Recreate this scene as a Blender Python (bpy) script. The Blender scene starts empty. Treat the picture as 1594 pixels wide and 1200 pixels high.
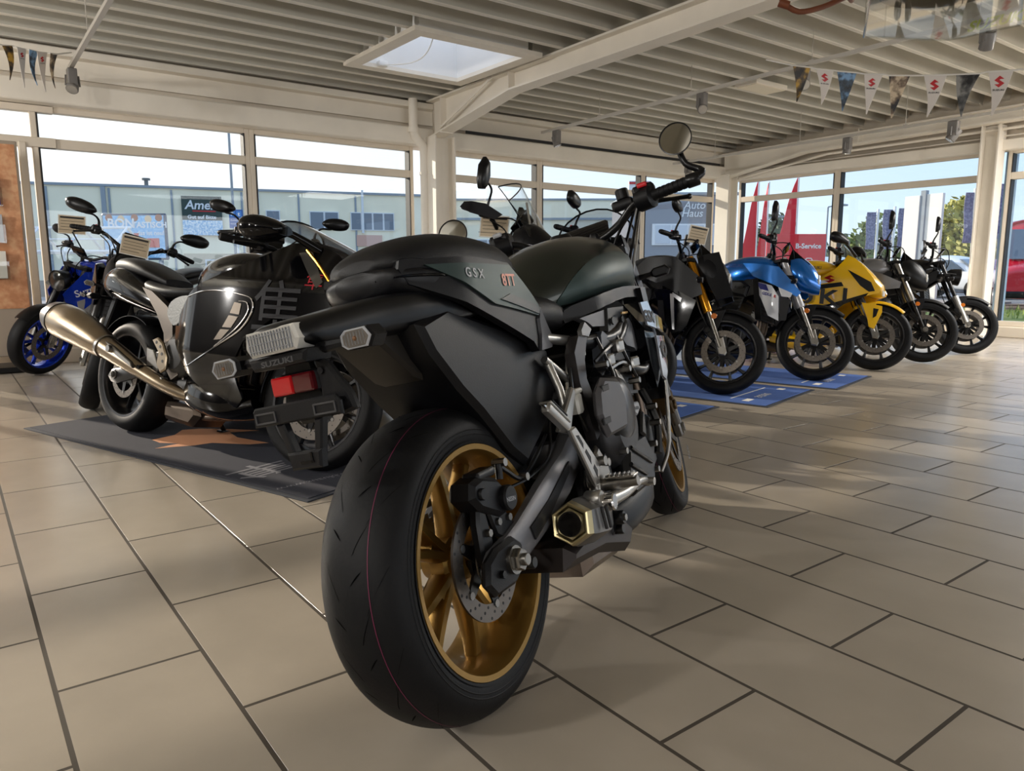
import bpy, bmesh, math, random
from mathutils import Vector, Matrix
random.seed(7)
PI = math.pi
D = bpy.data
SC = bpy.context.scene
COL = SC.collection
def rad(a): return math.radians(a)

# ---------------------------------------------------------------- camera
def make_camera():
    yaw, pitch, roll = rad(-37.07), rad(-8.81), rad(-0.095)
    f = Vector((math.cos(pitch)*math.cos(yaw), math.cos(pitch)*math.sin(yaw), math.sin(pitch)))
    r = Vector((math.sin(yaw), -math.cos(yaw), 0)); u = r.cross(f)
    c, s = math.cos(roll), math.sin(roll)
    r2 = c*r+s*u; u2 = -s*r+c*u
    cam = D.cameras.new('camera'); o = D.objects.new('camera', cam); COL.objects.link(o)
    m = Matrix((r2, u2, -f)).transposed().to_4x4(); m.translation = (0, 0, 0.9)
    o.matrix_world = m
    cam.sensor_width = 36; cam.lens = 36*1162.8/1594; cam.clip_end = 500; cam.clip_start = .05
    SC.camera = o
make_camera()

# ---------------------------------------------------------------- world, sun, added fill lights, exposure
SUN_AZ, SUN_EL = rad(22), rad(17)
w = D.worlds.new('World'); SC.world = w; w.use_nodes = True
nt = w.node_tree; nt.nodes.clear()
# hazy evening sky: pale at the horizon and towards the low sun, light blue away from it
N_, L_ = nt.nodes, nt.links
tc = N_.new('ShaderNodeTexCoord'); sx = N_.new('ShaderNodeSeparateXYZ'); L_.new(tc.outputs['Generated'], sx.inputs[0])
rp = N_.new('ShaderNodeValToRGB'); L_.new(sx.outputs['Z'], rp.inputs[0]); e = rp.color_ramp.elements
e[0].position = 0; e[0].color = (.66, .78, .93, 1); e[1].position = 1; e[1].color = (.24, .42, .80, 1)
q = e.new(.10); q.color = (.56, .73, .94, 1); q = e.new(.35); q.color = (.40, .60, .90, 1)
dt = N_.new('ShaderNodeVectorMath'); dt.operation = 'DOT_PRODUCT'; L_.new(tc.outputs['Generated'], dt.inputs[0])
dt.inputs[1].default_value = (math.cos(SUN_EL)*math.cos(SUN_AZ), math.cos(SUN_EL)*math.sin(SUN_AZ), math.sin(SUN_EL))
mr = N_.new('ShaderNodeMapRange'); mr.inputs[1].default_value = -.05; mr.inputs[2].default_value = .92; mr.inputs[3].default_value = 0; mr.inputs[4].default_value = 1; L_.new(dt.outputs['Value'], mr.inputs[0])
pw = N_.new('ShaderNodeMath'); pw.operation = 'POWER'; pw.inputs[1].default_value = 1.35; L_.new(mr.outputs[0], pw.inputs[0])
mx = N_.new('ShaderNodeMix'); mx.data_type = 'RGBA'; L_.new(pw.outputs[0], mx.inputs[0]); L_.new(rp.outputs[0], mx.inputs[6]); mx.inputs[7].default_value = (.98, .995, 1.01, 1)
bg = nt.nodes.new('ShaderNodeBackground'); bg.inputs['Strength'].default_value = 1.12
wo = nt.nodes.new('ShaderNodeOutputWorld')
L_.new(mx.outputs[2], bg.inputs[0]); L_.new(bg.outputs[0], wo.inputs[0])
def lamp(name, kind, loc, direction, energy, color, **kw):
    l = D.lights.new(name, kind); l.energy = energy; l.color = color
    for k, v in kw.items(): setattr(l, k, v)
    o = D.objects.new(name, l); COL.objects.link(o); o.location = loc
    o.rotation_euler = Vector(direction).to_track_quat('-Z', 'Y').to_euler()
    return o
lamp('sun', 'SUN', (30, 12, 10), (-math.cos(SUN_EL)*math.cos(SUN_AZ), -math.cos(SUN_EL)*math.sin(SUN_AZ), -math.sin(SUN_EL)), 3.9, (1.0, .88, .74), angle=rad(0.6))
for i, (x, y, pw_) in enumerate(((1.6, -10.5, 165), (.9, -8.6, 130), (-2.5, -8.6, 40))):  # added area fills below the ceiling, out of view, no fixtures there
    lamp('fill_area', 'AREA', (x, y, 2.9), (0, 0, -1), pw_, (1.0, .97, .93), shape='RECTANGLE', size=1.6, size_y=1.6)
for (x, y, pw_) in ((-1.6, 3.0, 110), (1.2, 3.7, 230), (6.5, 3.6, 340)):  # added point fills out of view, no fittings hang there
    lamp('fill_point', 'POINT', (x, y, 2.3), (0, 0, -1), pw_, (1.0, .97, .93), shadow_soft_size=.14)
# added fill light in front of the solid back wall, no window there
lamp('back_fill', 'AREA', (-5.85, -4.2, 1.5), (1, 0, .05), 150, (.97, .98, 1.0), shape='RECTANGLE', size=9, size_y=1.9)
SC.view_settings.view_transform = 'Standard'; SC.view_settings.look = 'None'
SC.view_settings.gamma = 1; SC.view_settings.use_curve_mapping = False
SC.view_settings.exposure = 0.27

# ---------------------------------------------------------------- materials
def srgb(c):
    return tuple((x/255/12.92 if x/255 <= .04045 else ((x/255+.055)/1.055)**2.4) for x in c)
MATS = {}
def mat(name, rgb, rough=.5, metal=0., coat=0., noise=0., nscale=8., bump=0., bscale=60., trans=0., emit=0., spec=None, alpha=None, sheen=0):
    if name in MATS: return MATS[name]
    m = D.materials.new(name); m.use_nodes = True
    n = m.node_tree.nodes; L = m.node_tree.links; b = n['Principled BSDF']
    col = (*srgb(rgb), 1)
    b.inputs['Base Color'].default_value = col
    b.inputs['Roughness'].default_value = rough; b.inputs['Metallic'].default_value = metal
    if coat: b.inputs['Coat Weight'].default_value = coat; b.inputs['Coat Roughness'].default_value = .04
    if trans: b.inputs['Transmission Weight'].default_value = trans
    if spec is not None: b.inputs['Specular IOR Level'].default_value = spec
    if emit: b.inputs['Emission Color'].default_value = col; b.inputs['Emission Strength'].default_value = emit
    if noise or bump:
        tc = n.new('ShaderNodeTexCoord')
    if noise:
        t = n.new('ShaderNodeTexNoise'); t.inputs['Scale'].default_value = nscale; t.inputs['Detail'].default_value = 5
        L.new(tc.outputs['Object'], t.inputs['Vector'])
        mr = n.new('ShaderNodeMapRange'); mr.inputs[1].default_value = .3; mr.inputs[2].default_value = .7
        mr.inputs[3].default_value = 1-noise; mr.inputs[4].default_value = 1+noise
        L.new(t.outputs['Fac'], mr.inputs[0])
        mx = n.new('ShaderNodeVectorMath'); mx.operation = 'MULTIPLY'; mx.inputs[0].default_value = col[:3]
        L.new(mr.outputs[0], mx.inputs[1]); L.new(mx.outputs[0], b.inputs['Base Color'])
    if bump:
        t2 = n.new('ShaderNodeTexNoise'); t2.inputs['Scale'].default_value = bscale; t2.inputs['Detail'].default_value = 3
        L.new(tc.outputs['Object'], t2.inputs['Vector'])
        bp = n.new('ShaderNodeBump'); bp.inputs['Strength'].default_value = bump; bp.inputs['Distance'].default_value = .002
        L.new(t2.outputs['Fac'], bp.inputs['Height']); L.new(bp.outputs[0], b.inputs['Normal'])
    MATS[name] = m
    return m
def glass_mat(name, tint=(1, 1, 1), refl=1.0, rough=.0, ior=1.45):
    if name in MATS: return MATS[name]
    m = D.materials.new(name); m.use_nodes = True; n = m.node_tree.nodes; L = m.node_tree.links; n.clear()
    tr = n.new('ShaderNodeBsdfTransparent'); tr.inputs[0].default_value = (*tint, 1)
    gl = n.new('ShaderNodeBsdfGlossy'); gl.inputs['Roughness'].default_value = rough; gl.inputs[0].default_value = (refl, refl, refl, 1)
    lw = n.new('ShaderNodeLayerWeight'); lw.inputs[0].default_value = .5; pw = n.new('ShaderNodeMath'); pw.operation = 'POWER'; pw.inputs[1].default_value = 5; L.new(lw.outputs['Facing'], pw.inputs[0])
    f0 = ((ior-1)/(ior+1))**2; fr = n.new('ShaderNodeMath'); fr.operation = 'MULTIPLY_ADD'; fr.inputs[1].default_value = 1-f0; fr.inputs[2].default_value = f0; L.new(pw.outputs[0], fr.inputs[0])
    mx = n.new('ShaderNodeMixShader'); o = n.new('ShaderNodeOutputMaterial')
    L.new(fr.outputs[0], mx.inputs[0]); L.new(tr.outputs[0], mx.inputs[1]); L.new(gl.outputs[0], mx.inputs[2]); L.new(mx.outputs[0], o.inputs[0])
    MATS[name] = m
    return m
WHITE = mat('white_paint', (240, 232, 218), .5, noise=.04, nscale=3)
FRAME = mat('window_frame_paint', (220, 208, 190), .45, noise=.03, nscale=4)
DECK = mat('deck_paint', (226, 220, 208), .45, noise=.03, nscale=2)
DECKW = mat('deck_grey', (186, 182, 170), .6, noise=.05, nscale=2)  # darker grey for the deck sheet and rib webs
PLASTER = mat('plaster', (64, 60, 56), .8, noise=.04, nscale=2)
GLASS = glass_mat('window_glass', (.97, .985, .98), .8)
CLEAR = glass_mat('clear_plastic', (.96, .97, .97), 1.0, .02, 1.5)
SMOKE = glass_mat('smoked_screen', (.62, .62, .64), 1.0, .02, 1.5)
LENS = glass_mat('clear_lens', (.93, .93, .93), .8, .08, 1.45)
RUBBER = mat('tyre_rubber', (12, 12, 14), .58, noise=.12, nscale=30, bump=.15, bscale=150, spec=.22)
RUBBER2 = mat('groove_black', (3, 3, 4), .9, spec=.05)
BLK_M = mat('matte_black_plastic', (12, 12, 15), .42, bump=.12, bscale=400, spec=.28)
BLK_S = mat('satin_black', (12, 12, 14), .3, spec=.35)
BLK_G = mat('gloss_black', (6, 6, 8), .1, spec=.32)
SEATM = mat('black_vinyl', (15, 15, 17), .5, bump=.25, bscale=500, spec=.3)
ENG = mat('engine_black', (17, 17, 18), .42, metal=.3, bump=.15, bscale=120)
ENG2 = mat('engine_grey', (62, 62, 62), .42, metal=.6)
ALU = mat('aluminium', (176, 174, 170), .35, metal=.9, noise=.06, nscale=20)
CHROME = mat('chrome', (215, 213, 210), .1, metal=1)
STEEL = mat('brushed_steel', (150, 147, 142), .32, metal=1, noise=.05, nscale=30)
TITAN = mat('warm_steel', (164, 150, 130), .28, metal=1, noise=.06, nscale=12)
GOLD = mat('gold_wheel_paint', (150, 116, 56), .36, metal=.8, coat=.15)
GOLDF = mat('gold_fork', (206, 140, 34), .25, metal=.8)
GREEN = mat('dark_green_metallic', (50, 64, 62), .42, metal=.4, spec=.35)
DISC = mat('disc_steel', (118, 112, 106), .4, metal=1)
MIRROR = mat('mirror_glass', (180, 180, 178), .03, metal=1)
CARD = mat('price_card', (196, 178, 150), .6)
CARDW = mat('card_white', (230, 226, 216), .6)
INK = mat('ink', (30, 30, 32), .6)
RED = mat('signal_red', (190, 20, 30), .35)
REFL_R = mat('reflector_red', (168, 10, 18), .12, coat=1)
REFL_D = mat('reflector_dark_red', (70, 6, 12), .12, coat=1)
ORANGE = mat('indicator_orange', (206, 110, 24), .2, coat=1)
COPPER = mat('copper_print', (196, 92, 48), .4)
GREYP = mat('grey_print', (150, 152, 156), .4)
LINEPURP = mat('purple_line', (104, 20, 60), .6)
PIPEB = mat('brown_pipe', (120, 66, 40), .45)

# ---------------------------------------------------------------- mesh helpers
def smooth_poly_inset(p, d):
    n = len(p); A = sum(p[i][0]*p[(i+1) % n][1]-p[(i+1) % n][0]*p[i][1] for i in range(n))
    s = 1 if A > 0 else -1; out = []
    for i in range(n):
        a, b, c = Vector(p[i-1]), Vector(p[i]), Vector(p[(i+1) % n])
        e1 = (b-a).normalized() if (b-a).length > 1e-9 else Vector((1, 0)); e2 = (c-b).normalized() if (c-b).length > 1e-9 else e1
        n1 = Vector((-e1.y, e1.x))*s; n2 = Vector((-e2.y, e2.x))*s
        bis = n1+n2; L = bis.length
        bis = bis/L if L > 1e-6 else n1
        k = min(1/max(bis.dot(n1), .35), 2.2)
        out.append((b.x+bis.x*d*k, b.y+bis.y*d*k))
    return out
def cr(p0, p1, p2, p3, t):
    return .5*((2*p1)+(-p0+p2)*t+(2*p0-5*p1+4*p2-p3)*t*t+(-p0+3*p1-3*p2+p3)*t*t*t)
def spline(pts, sub, closed=False):
    out = []; n = len(pts); V = [Vector(p) for p in pts]
    for i in range(n if closed else n-1):
        if closed: a, b, c, d = V[i-1], V[i], V[(i+1) % n], V[(i+2) % n]
        else: a, b, c, d = V[max(i-1, 0)], V[i], V[i+1], V[min(i+2, n-1)]
        for k in range(sub): out.append(cr(a, b, c, d, k/sub))
    if not closed: out.append(V[-1])
    return out
class MB:
    def __init__(s, xf=None): s.v = []; s.f = []; s.xf = xf
    def add(s, vs, fs):
        o = len(s.v)
        s.v += [tuple(s.xf(Vector(p))) for p in vs] if s.xf else [tuple(p) for p in vs]
        s.f += [tuple(i+o for i in f) for f in fs]
        return s
    def rings(s, R, cap=True, loop=False, closed=True):
        n = len(R[0]); vs = [p for r in R for p in r]; fs = []
        m = len(R)
        for i in range(m if loop else m-1):
            j = (i+1) % m
            for k in range(n if closed else n-1):
                l = (k+1) % n
                fs.append((i*n+k, i*n+l, j*n+l, j*n+k))
        if cap and not loop:
            fs.append(tuple(range(n-1, -1, -1))); fs.append(tuple((m-1)*n+k for k in range(n)))
        return s.add(vs, fs)
    def prism(s, poly, a, b, plane='xz', bev=0., bev2=None):
        f = {'xz': lambda p, h: (p[0], h, p[1]), 'xy': lambda p, h: (p[0], p[1], h), 'yz': lambda p, h: (h, p[0], p[1])}[plane]
        if bev:
            sg = 1 if b > a else -1
            q = smooth_poly_inset(poly, bev); R = [[f(p, a) for p in q], [f(p, a+sg*bev) for p in poly], [f(p, b-sg*bev) for p in poly], [f(p, b) for p in q]]
        else: R = [[f(p, a) for p in poly], [f(p, b) for p in poly]]
        return s.rings(R)
    def box(s, c, d, bev=0., rot=None, taper=1.):
        x, y, z = d[0]/2, d[1]/2, d[2]/2; b = min(bev, x*.9, y*.9, z*.9)
        def ring(zz, e, t):
            if not b: P = [(-x, -y), (x, -y), (x, y), (-x, y)]
            else:
                X, Y = x-e, y-e; k = max(b-e, .0005)
                P = [(-X+k, -Y), (X-k, -Y), (X, -Y+k), (X, Y-k), (X-k, Y), (-X+k, Y), (-X, Y-k), (-X, -Y+k)]
            return [(p[0]*t, p[1]*t, zz) for p in P]
        R = [ring(-z, 0, 1), ring(z, 0, taper)] if not b else [ring(-z, b*.7, 1), ring(-z+b, 0, 1), ring(z-b, 0, taper), ring(z, b*.7, taper)]
        M = rot if isinstance(rot, Matrix) else (Matrix.Rotation(rot, 3, 'Z') if rot else Matrix.Identity(3))
        C = Vector(c)
        return s.rings([[C+M@Vector(p) for p in r] for r in R])
    def tube(s, pts, r, n=8, sub=0, closed=False, cap=True):
        P = spline(pts, sub, closed) if sub else [Vector(p) for p in pts]
        m = len(P)
        if isinstance(r, (list, tuple)):
            if sub:
                rr = []
                for i in range(m):
                    t = i/(m-1)*(len(r)-1); k = min(int(t), len(r)-2); rr.append(r[k]+(r[k+1]-r[k])*(t-k))
            else: rr = list(r)
        else: rr = [r]*m
        R = []; up = None
        for i in range(m):
            if closed: t = (P[(i+1) % m]-P[i-1])
            else: t = P[min(i+1, m-1)]-P[max(i-1, 0)]
            t = t.normalized() if t.length > 1e-9 else Vector((0, 0, 1))
            if up is None:
                up = Vector((0, 0, 1)) if abs(t.z) < .9 else Vector((1, 0, 0))
            a = up-t*up.dot(t); a.normalize(); up = a; b = t.cross(a)
            R.append([P[i]+a*(rr[i]*math.cos(2*PI*k/n))+b*(rr[i]*math.sin(2*PI*k/n)) for k in range(n)])
        return s.rings(R, cap=cap, loop=closed)
    def cyl(s, a, b, r, n=16, r2=None, bev=0.):
        a = Vector(a); b = Vector(b); r2 = r if r2 is None else r2
        if bev:
            d = (b-a).normalized(); return s.tube([a, a+d*bev, b-d*bev, b], [r-bev*.8, r, r2, r2-bev*.8], n)
        return s.tube([a, b], [r, r2], n)
    def lathe(s, prof, n=48, c=(0, 0, 0), axis=(0, 1, 0), closed=False, a0=0., a1=2*PI):
        ax = Vector(axis).normalized(); u = Vector((0, 0, 1)) if abs(ax.z) < .9 else Vector((1, 0, 0))
        u = (u-ax*u.dot(ax)).normalized(); v = ax.cross(u); C = Vector(c)
        full = abs(a1-a0-2*PI) < 1e-6
        N = n if full else n+1
        R = [[C+ax*h+u*(r*math.cos(a0+(a1-a0)*k/n))+v*(r*math.sin(a0+(a1-a0)*k/n)) for (r, h) in prof] for k in range(N)]
        return s.rings(R, cap=(closed and not full), loop=full, closed=closed)
    def body(s, secs, n=20, sub=3, yc=None):
        """sec = (x, zbottom, zmid, ztop, halfwidth, exp_top, exp_bottom[, ycentre])"""
        S = [tuple(q)+((0.,) if len(q) == 7 else ()) for q in secs]
        m = len(S); out = []
        for i in range(m-1):
            for k in range(sub):
                t = k/sub
                out.append([cr(S[max(i-1, 0)][j], S[i][j], S[i+1][j], S[min(i+2, m-1)][j], t) for j in range(8)])
        out.append(list(S[-1])); R = []
        for (x, zb, zm, zt, w_, et, eb, y0) in out:
            ring = []
            for k in range(n):
                a = 2*PI*k/n; ca, sa = math.cos(a), math.sin(a)
                if sa >= 0: e = 2/max(et, .6); z = zm+(zt-zm)*abs(sa)**e
                else: e = 2/max(eb, .6); z = zm-(zm-zb)*abs(sa)**e
                ring.append((x, y0+max(w_, .001)*math.copysign(abs(ca)**e, ca), z))
            R.append(ring)
        return s.rings(R)
    def ball(s, c, r, n=12, m=8):
        rx, ry, rz = (r, r, r) if not isinstance(r, (tuple, list)) else r
        R = [[(c[0]+rx*math.sin(PI*max(min(i, m-.02), .02)/m)*math.cos(2*PI*k/n), c[1]+ry*math.sin(PI*max(min(i, m-.02), .02)/m)*math.sin(2*PI*k/n), c[2]+rz*math.cos(PI*i/m)) for k in range(n)] for i in range(m+1)]
        return s.rings(R)
    def sheet(s, poly, yf, side=-1, t=.004, grid=.05, sub=0):
        """curved panel: side-view outline (x,z), outer surface at y=side*yf(x,z), thickness t"""
        P = [tuple(p) for p in (spline([Vector((p[0], p[1], 0)) for p in poly], sub, True) if sub else poly)]
        bm = bmesh.new(); vs = [bm.verts.new((p[0], 0, p[1])) for p in P]
        bm.faces.new(vs)
        xs = [p[0] for p in poly]; zs = [p[1] for p in poly]
        for ax, lo, hi in ((0, min(xs), max(xs)), (2, min(zs), max(zs))):
            k = math.ceil(lo/grid)
            while k*grid < hi:
                co = [0, 0, 0]; co[ax] = k*grid+.00037; no = [0, 0, 0]; no[ax] = 1
                bmesh.ops.bisect_plane(bm, geom=bm.verts[:]+bm.edges[:]+bm.faces[:], plane_co=co, plane_no=no, dist=1e-5); k += 1
        bmesh.ops.triangulate(bm, faces=[f for f in bm.faces if len(f.verts) > 4])
        for v in bm.verts: v.co.y = side*yf(v.co.x, v.co.z)
        bmesh.ops.recalc_face_normals(bm, faces=bm.faces)
        if t:
            fs = bm.faces[:]
            av = sum(f.normal.y for f in fs)
            if av*side < 0: bmesh.ops.reverse_faces(bm, faces=fs)
            bmesh.ops.solidify(bm, geom=bm.faces[:], thickness=t)
        bm.verts.index_update()
        s.add([v.co[:] for v in bm.verts], [tuple(v.index for v in f.verts) for f in bm.faces])
        bm.free(); return s
def tag(o, label=None, cat=None, group=None, kind=None):
    for k, v in (('label', label), ('category', cat), ('group', group), ('kind', kind)):
        if v: o[k] = v
    return o
def link(o, parent=None):
    COL.objects.link(o)
    if parent: o.parent = parent
    return o
def obj(name, mb, material, parent=None, smooth=38, label=None):
    me = D.meshes.new(name); me.from_pydata(mb.v, [], mb.f)
    bm = bmesh.new(); bm.from_mesh(me); bmesh.ops.recalc_face_normals(bm, faces=bm.faces); bm.to_mesh(me); bm.free()
    if smooth:
        me.polygons.foreach_set('use_smooth', [True]*len(me.polygons)); me.set_sharp_from_angle(angle=rad(smooth))
    if isinstance(material, (list, tuple)):
        for m in material: me.materials.append(m)
    else: me.materials.append(material)
    o = link(D.objects.new(name, me), parent)
    if label: o['label'] = label
    return o
def empty(name, loc=(0, 0, 0), rz=0., label=None, cat=None, group=None, kind=None):
    o = D.objects.new(name, None); COL.objects.link(o); o.empty_display_size = .1
    o.location = loc; o.rotation_euler = (0, 0, rz)
    return tag(o, label, cat, group, kind)
_txt = {}
def text_mesh(body, size=1., extr=0., bold=0., shear=0., spacing=1.):
    k = (body, size, extr, bold, shear, spacing)
    if k in _txt: return _txt[k]
    cu = D.curves.new('lettering', 'FONT'); cu.body = body; cu.size = size; cu.extrude = extr; cu.offset = bold; cu.shear = shear
    cu.space_character = spacing; cu.resolution_u = 3; cu.align_x = 'LEFT'
    o = D.objects.new('lettering', cu); COL.objects.link(o)
    dg = bpy.context.evaluated_depsgraph_get(); dg.update()
    me = D.meshes.new_from_object(o.evaluated_get(dg))
    V = [v.co.copy() for v in me.vertices]; F = [tuple(p.vertices) for p in me.polygons]
    D.objects.remove(o); D.curves.remove(cu); D.meshes.remove(me)
    _txt[k] = (V, F); return V, F
def text_to(mb, body, size, fn, **kw):
    """fn maps text-plane (u,v) to 3-D"""
    V, F = text_mesh(body, size, **kw)
    mb.add([fn(v.x, v.y) for v in V], F); return mb
def text_width(body, size, **kw):
    V, F = text_mesh(body, size, **kw); return max(v.x for v in V)
EMBLEM = [(0, .62), (.5, 1), (.95, .72), (.6, .72), (.48, .65), (1, .36), (.5, 0), (.05, .28), (.4, .28), (.52, .35)]
# ================================================================ THE ROOM
XW, YW = 8.6, -11.3            # inner planes of the two glass walls
XB, YL = -6.0, 4.6             # back and side wall
def structure(o): o['kind'] = 'structure'; return o
def s_obj(name, mb, m, parent=None, smooth=0, **k):
    o = obj(name, mb, m, parent, smooth, **k)
    if parent is None: structure(o)
    return o
# ---- floor: grout bed with porcelain tiles laid in running bond
TILE_M = mat('porcelain_tile', (166, 156, 142), .24, noise=.07, nscale=3.0, bump=.02, bscale=25, spec=.55)
GROUT = mat('grout', (66, 58, 48), .9)
floor = s_obj('floor', MB().box(((XW+XB)/2, (YW+YL)/2, -.1004), (XW-XB+.6, YL-YW+.6, .2)), GROUT)
PY, PX = .3021, .6055
tiles = []
k0 = int((YW-.4)/PY)-1
for r in range(-40, 17):
    y1 = -.1125-(-r)*0-r*PY*-1 if False else -.1125+r*PY   # row upper edge lines at y = -.1125 + r*PY
    off = 1.1805 if (r % 2 == 0) else 1.1805+PX/2           # joint x
    for c in range(-13, 14):
        x0 = off+c*PX
        xa, xb = max(x0, XB), min(x0+PX, XW); ya, yb = max(y1-PY, YW), min(y1, YL)
        if xb-xa < .02 or yb-ya < .02: continue
        tiles.append((xa, xb, ya, yb))
def tile_rank(t):
    cx, cy = (t[0]+t[1])/2, (t[2]+t[3])/2
    zf = .789*cx-.596*cy+.138; xr = -.603*cx-.798*cy          # forward and right distances from the camera
    vis = zf > .55 and abs(xr) < .78*zf+.35
    return (0 if vis else 1, math.hypot(cx, cy))
tiles.sort(key=tile_rank)
g = .0048
def tile_mb(mb, t, dz):
    xa, xb, ya, yb = t; b = .0002
    return mb.rings([[(xa+g, ya+g, -.01), (xb-g, ya+g, -.01), (xb-g, yb-g, -.01), (xa+g, yb-g, -.01)],
                     [(xa+g, ya+g, dz-b), (xb-g, ya+g, dz-b), (xb-g, yb-g, dz-b), (xa+g, yb-g, dz-b)],
                     [(xa+g+b, ya+g+b, dz), (xb-g-b, ya+g+b, dz), (xb-g-b, yb-g-b, dz), (xa+g+b, yb-g-b, dz)]])
tile_mesh = {}
for t in tiles[:300]:
    key = (round(t[1]-t[0], 3), round(t[3]-t[2], 3))
    c = ((t[0]+t[1])/2, (t[2]+t[3])/2)
    if key not in tile_mesh:
        hx, hy = key[0]/2, key[1]/2
        o = obj('tile', tile_mb(MB(), (-hx, hx, -hy, hy), 0), TILE_M, floor, 0); tile_mesh[key] = o.data
    else:
        o = link(D.objects.new('tile', tile_mesh[key]), floor)
    o.location = (c[0], c[1], 0)
mb = MB()
for t in tiles[300:]: tile_mb(mb, t, 0)
o = obj('tile_field', mb, TILE_M, floor, 0); o['kind'] = 'stuff'

# ---- solid walls out of view, plinths and headers of the glass walls
s_obj('wall_back', MB().box((XB-.1, (YW+YL)/2, 1.6), (.2, YL-YW+.4, 3.4)), PLASTER)
s_obj('wall_side', MB().box(((XW+XB)/2, YL+.1, 1.6), (XW-XB+.4, .2, 3.4)), PLASTER)
wl = s_obj('wall_left', MB().box((XW+.1, (YW+YL)/2, 2.86), (.24, YL-YW, .84)), FRAME)          # spandrel over the left glazing
obj('plinth', MB().box((XW+.02, (YW+YL)/2, .07), (.26, YL-YW, .14), .01), FRAME, wl, 0)
obj('header_ledge', MB().box((XW-.10, (YW+YL)/2, 2.545), (.2, YL-YW, .20), .012), WHITE, wl, 0)
obj('spandrel_beam', MB().box((XW-.10, (YW+YL)/2, 2.915), (.22, YL-YW, .07), .008).box((XW-.06, (YW+YL)/2, 2.81), (.02, YL-YW, .2)), WHITE, wl, 0)
obj('cable_slot', MB().box((XW-.205, -8.2, 2.665), (.02, 5.2, .035)), INK, wl, 0)
wr = s_obj('wall_right', MB().box(((XW+XB)/2, YW-.1, 2.86), (XW-XB, .24, .84)), FRAME)
obj('plinth', MB().box(((XW+XB)/2, YW-.02, .07), (XW-XB, .26, .14), .01), FRAME, wr, 0)
obj('header_ledge', MB().box(((XW+XB)/2, YW+.08, 2.49), (XW-XB, .16, .13), .01), WHITE, wr, 0)
obj('panel_joint', MB().box((5.2, YW+.025, 2.66), (.012, .02, .2)).box((2.6, YW+.025, 2.66), (.012, .02, .2)), FRAME, wr, 0)
# ---- windows
def window(n, wall, a, b, panes=True, top=2.44, mid=2.105, bot=.14, w=.11, glass=True):
    nm = 'window_%d' % n
    root = empty(nm, kind='structure')
    root.location = (XW+.05, (a+b)/2, 0) if wall == 'L' else ((a+b)/2, YW-.05, 0)
    def bx(name, c0, c1, z0, z1, d=.1, m=FRAME, bev=.006):
        mbx = MB()
        c = (c0+c1)/2-(a+b)/2
        if wall == 'L': mbx.box((0, c, (z0+z1)/2), (d, c1-c0, z1-z0), bev)
        else: mbx.box((c, 0, (z0+z1)/2), (c1-c0, d, z1-z0), bev)
        return obj(name, mbx, m, root, 0)
    lo, hi = min(a, b), max(a, b)
    bx('mullion', lo, lo+w/2, bot, top); bx('mullion', hi-w/2, hi, bot, top)
    bx('transom', lo+w/2, hi-w/2, mid-.045, mid+.045); bx('top_rail', lo+w/2, hi-w/2, top-.05, top+.02); bx('bottom_rail', lo+w/2, hi-w/2, bot, bot+.07)
    # slim dark gaskets round each pane
    for z0, z1 in ((bot+.07, mid-.045), (mid+.045, top-.05)):
        for q in (lo+w/2, hi-w/2-.012): bx('gasket', q, q+.012, z0, z1, .11, INK, 0)
        bx('pane', lo+w/2, hi-w/2, z0, z1, .012, GLASS, 0)
    return root
n = 1
LB = [(1.2, -.80), (-.80, -2.86), (-2.86, -4.93), (-5.35, -7.0), (-7.0, -9.15), (-9.15, -10.95), (3.3, 1.2)]
for a, b in LB[1:]: window(n, 'L', a, b); n += 1
for a, b in ((8.35, 6.52), (6.52, 4.42), (4.16, 2.3), (2.3, .2), (.2, -1.9), (-1.9, -4.)): window(n, 'R', a, b); n += 1
# glazed door leaf in the first bay of the left wall
dr = empty('door_1', (XW+.03, -.2, 0), kind='structure')
for nm, y, z, dy, dz in (('door_frame', -.52, 1.12, .07, 1.96), ('stile', -.36, 1.10, .17, 1.90), ('stile', .92, 1.10, .17, 1.90), ('bottom_rail', .28, .28, 1.2, .24), ('top_rail', .28, 1.96, 1.2, .16)):
    obj(nm, MB().box((-.02, y, z), (.09, dy, dz), .012), FRAME, dr, 0)
obj('pane', MB().box((0, .28, 1.12), (.012, 1.12, 1.55)), GLASS, dr, 0)
obj('gasket', MB().box((0, -.27, 1.12), (.05, .014, 1.5)).box((0, .83, 1.12), (.05, .014, 1.5)), INK, dr, 0)
obj('door_handle', MB().tube([(-.06, -.36, .9), (-.1, -.36, .9), (-.1, -.36, 1.3), (-.06, -.36, 1.3)], .012, 8), STEEL, dr)
obj('transom', MB().box((0, .2, 2.105), (.1, 2.0, .09), .006).box((0, .2, 2.42), (.1, 2.0, .08), .006), FRAME, dr, 0)
obj('pane', MB().box((0, .2, 2.27), (.012, 1.9, .24)), GLASS, dr, 0)
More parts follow.
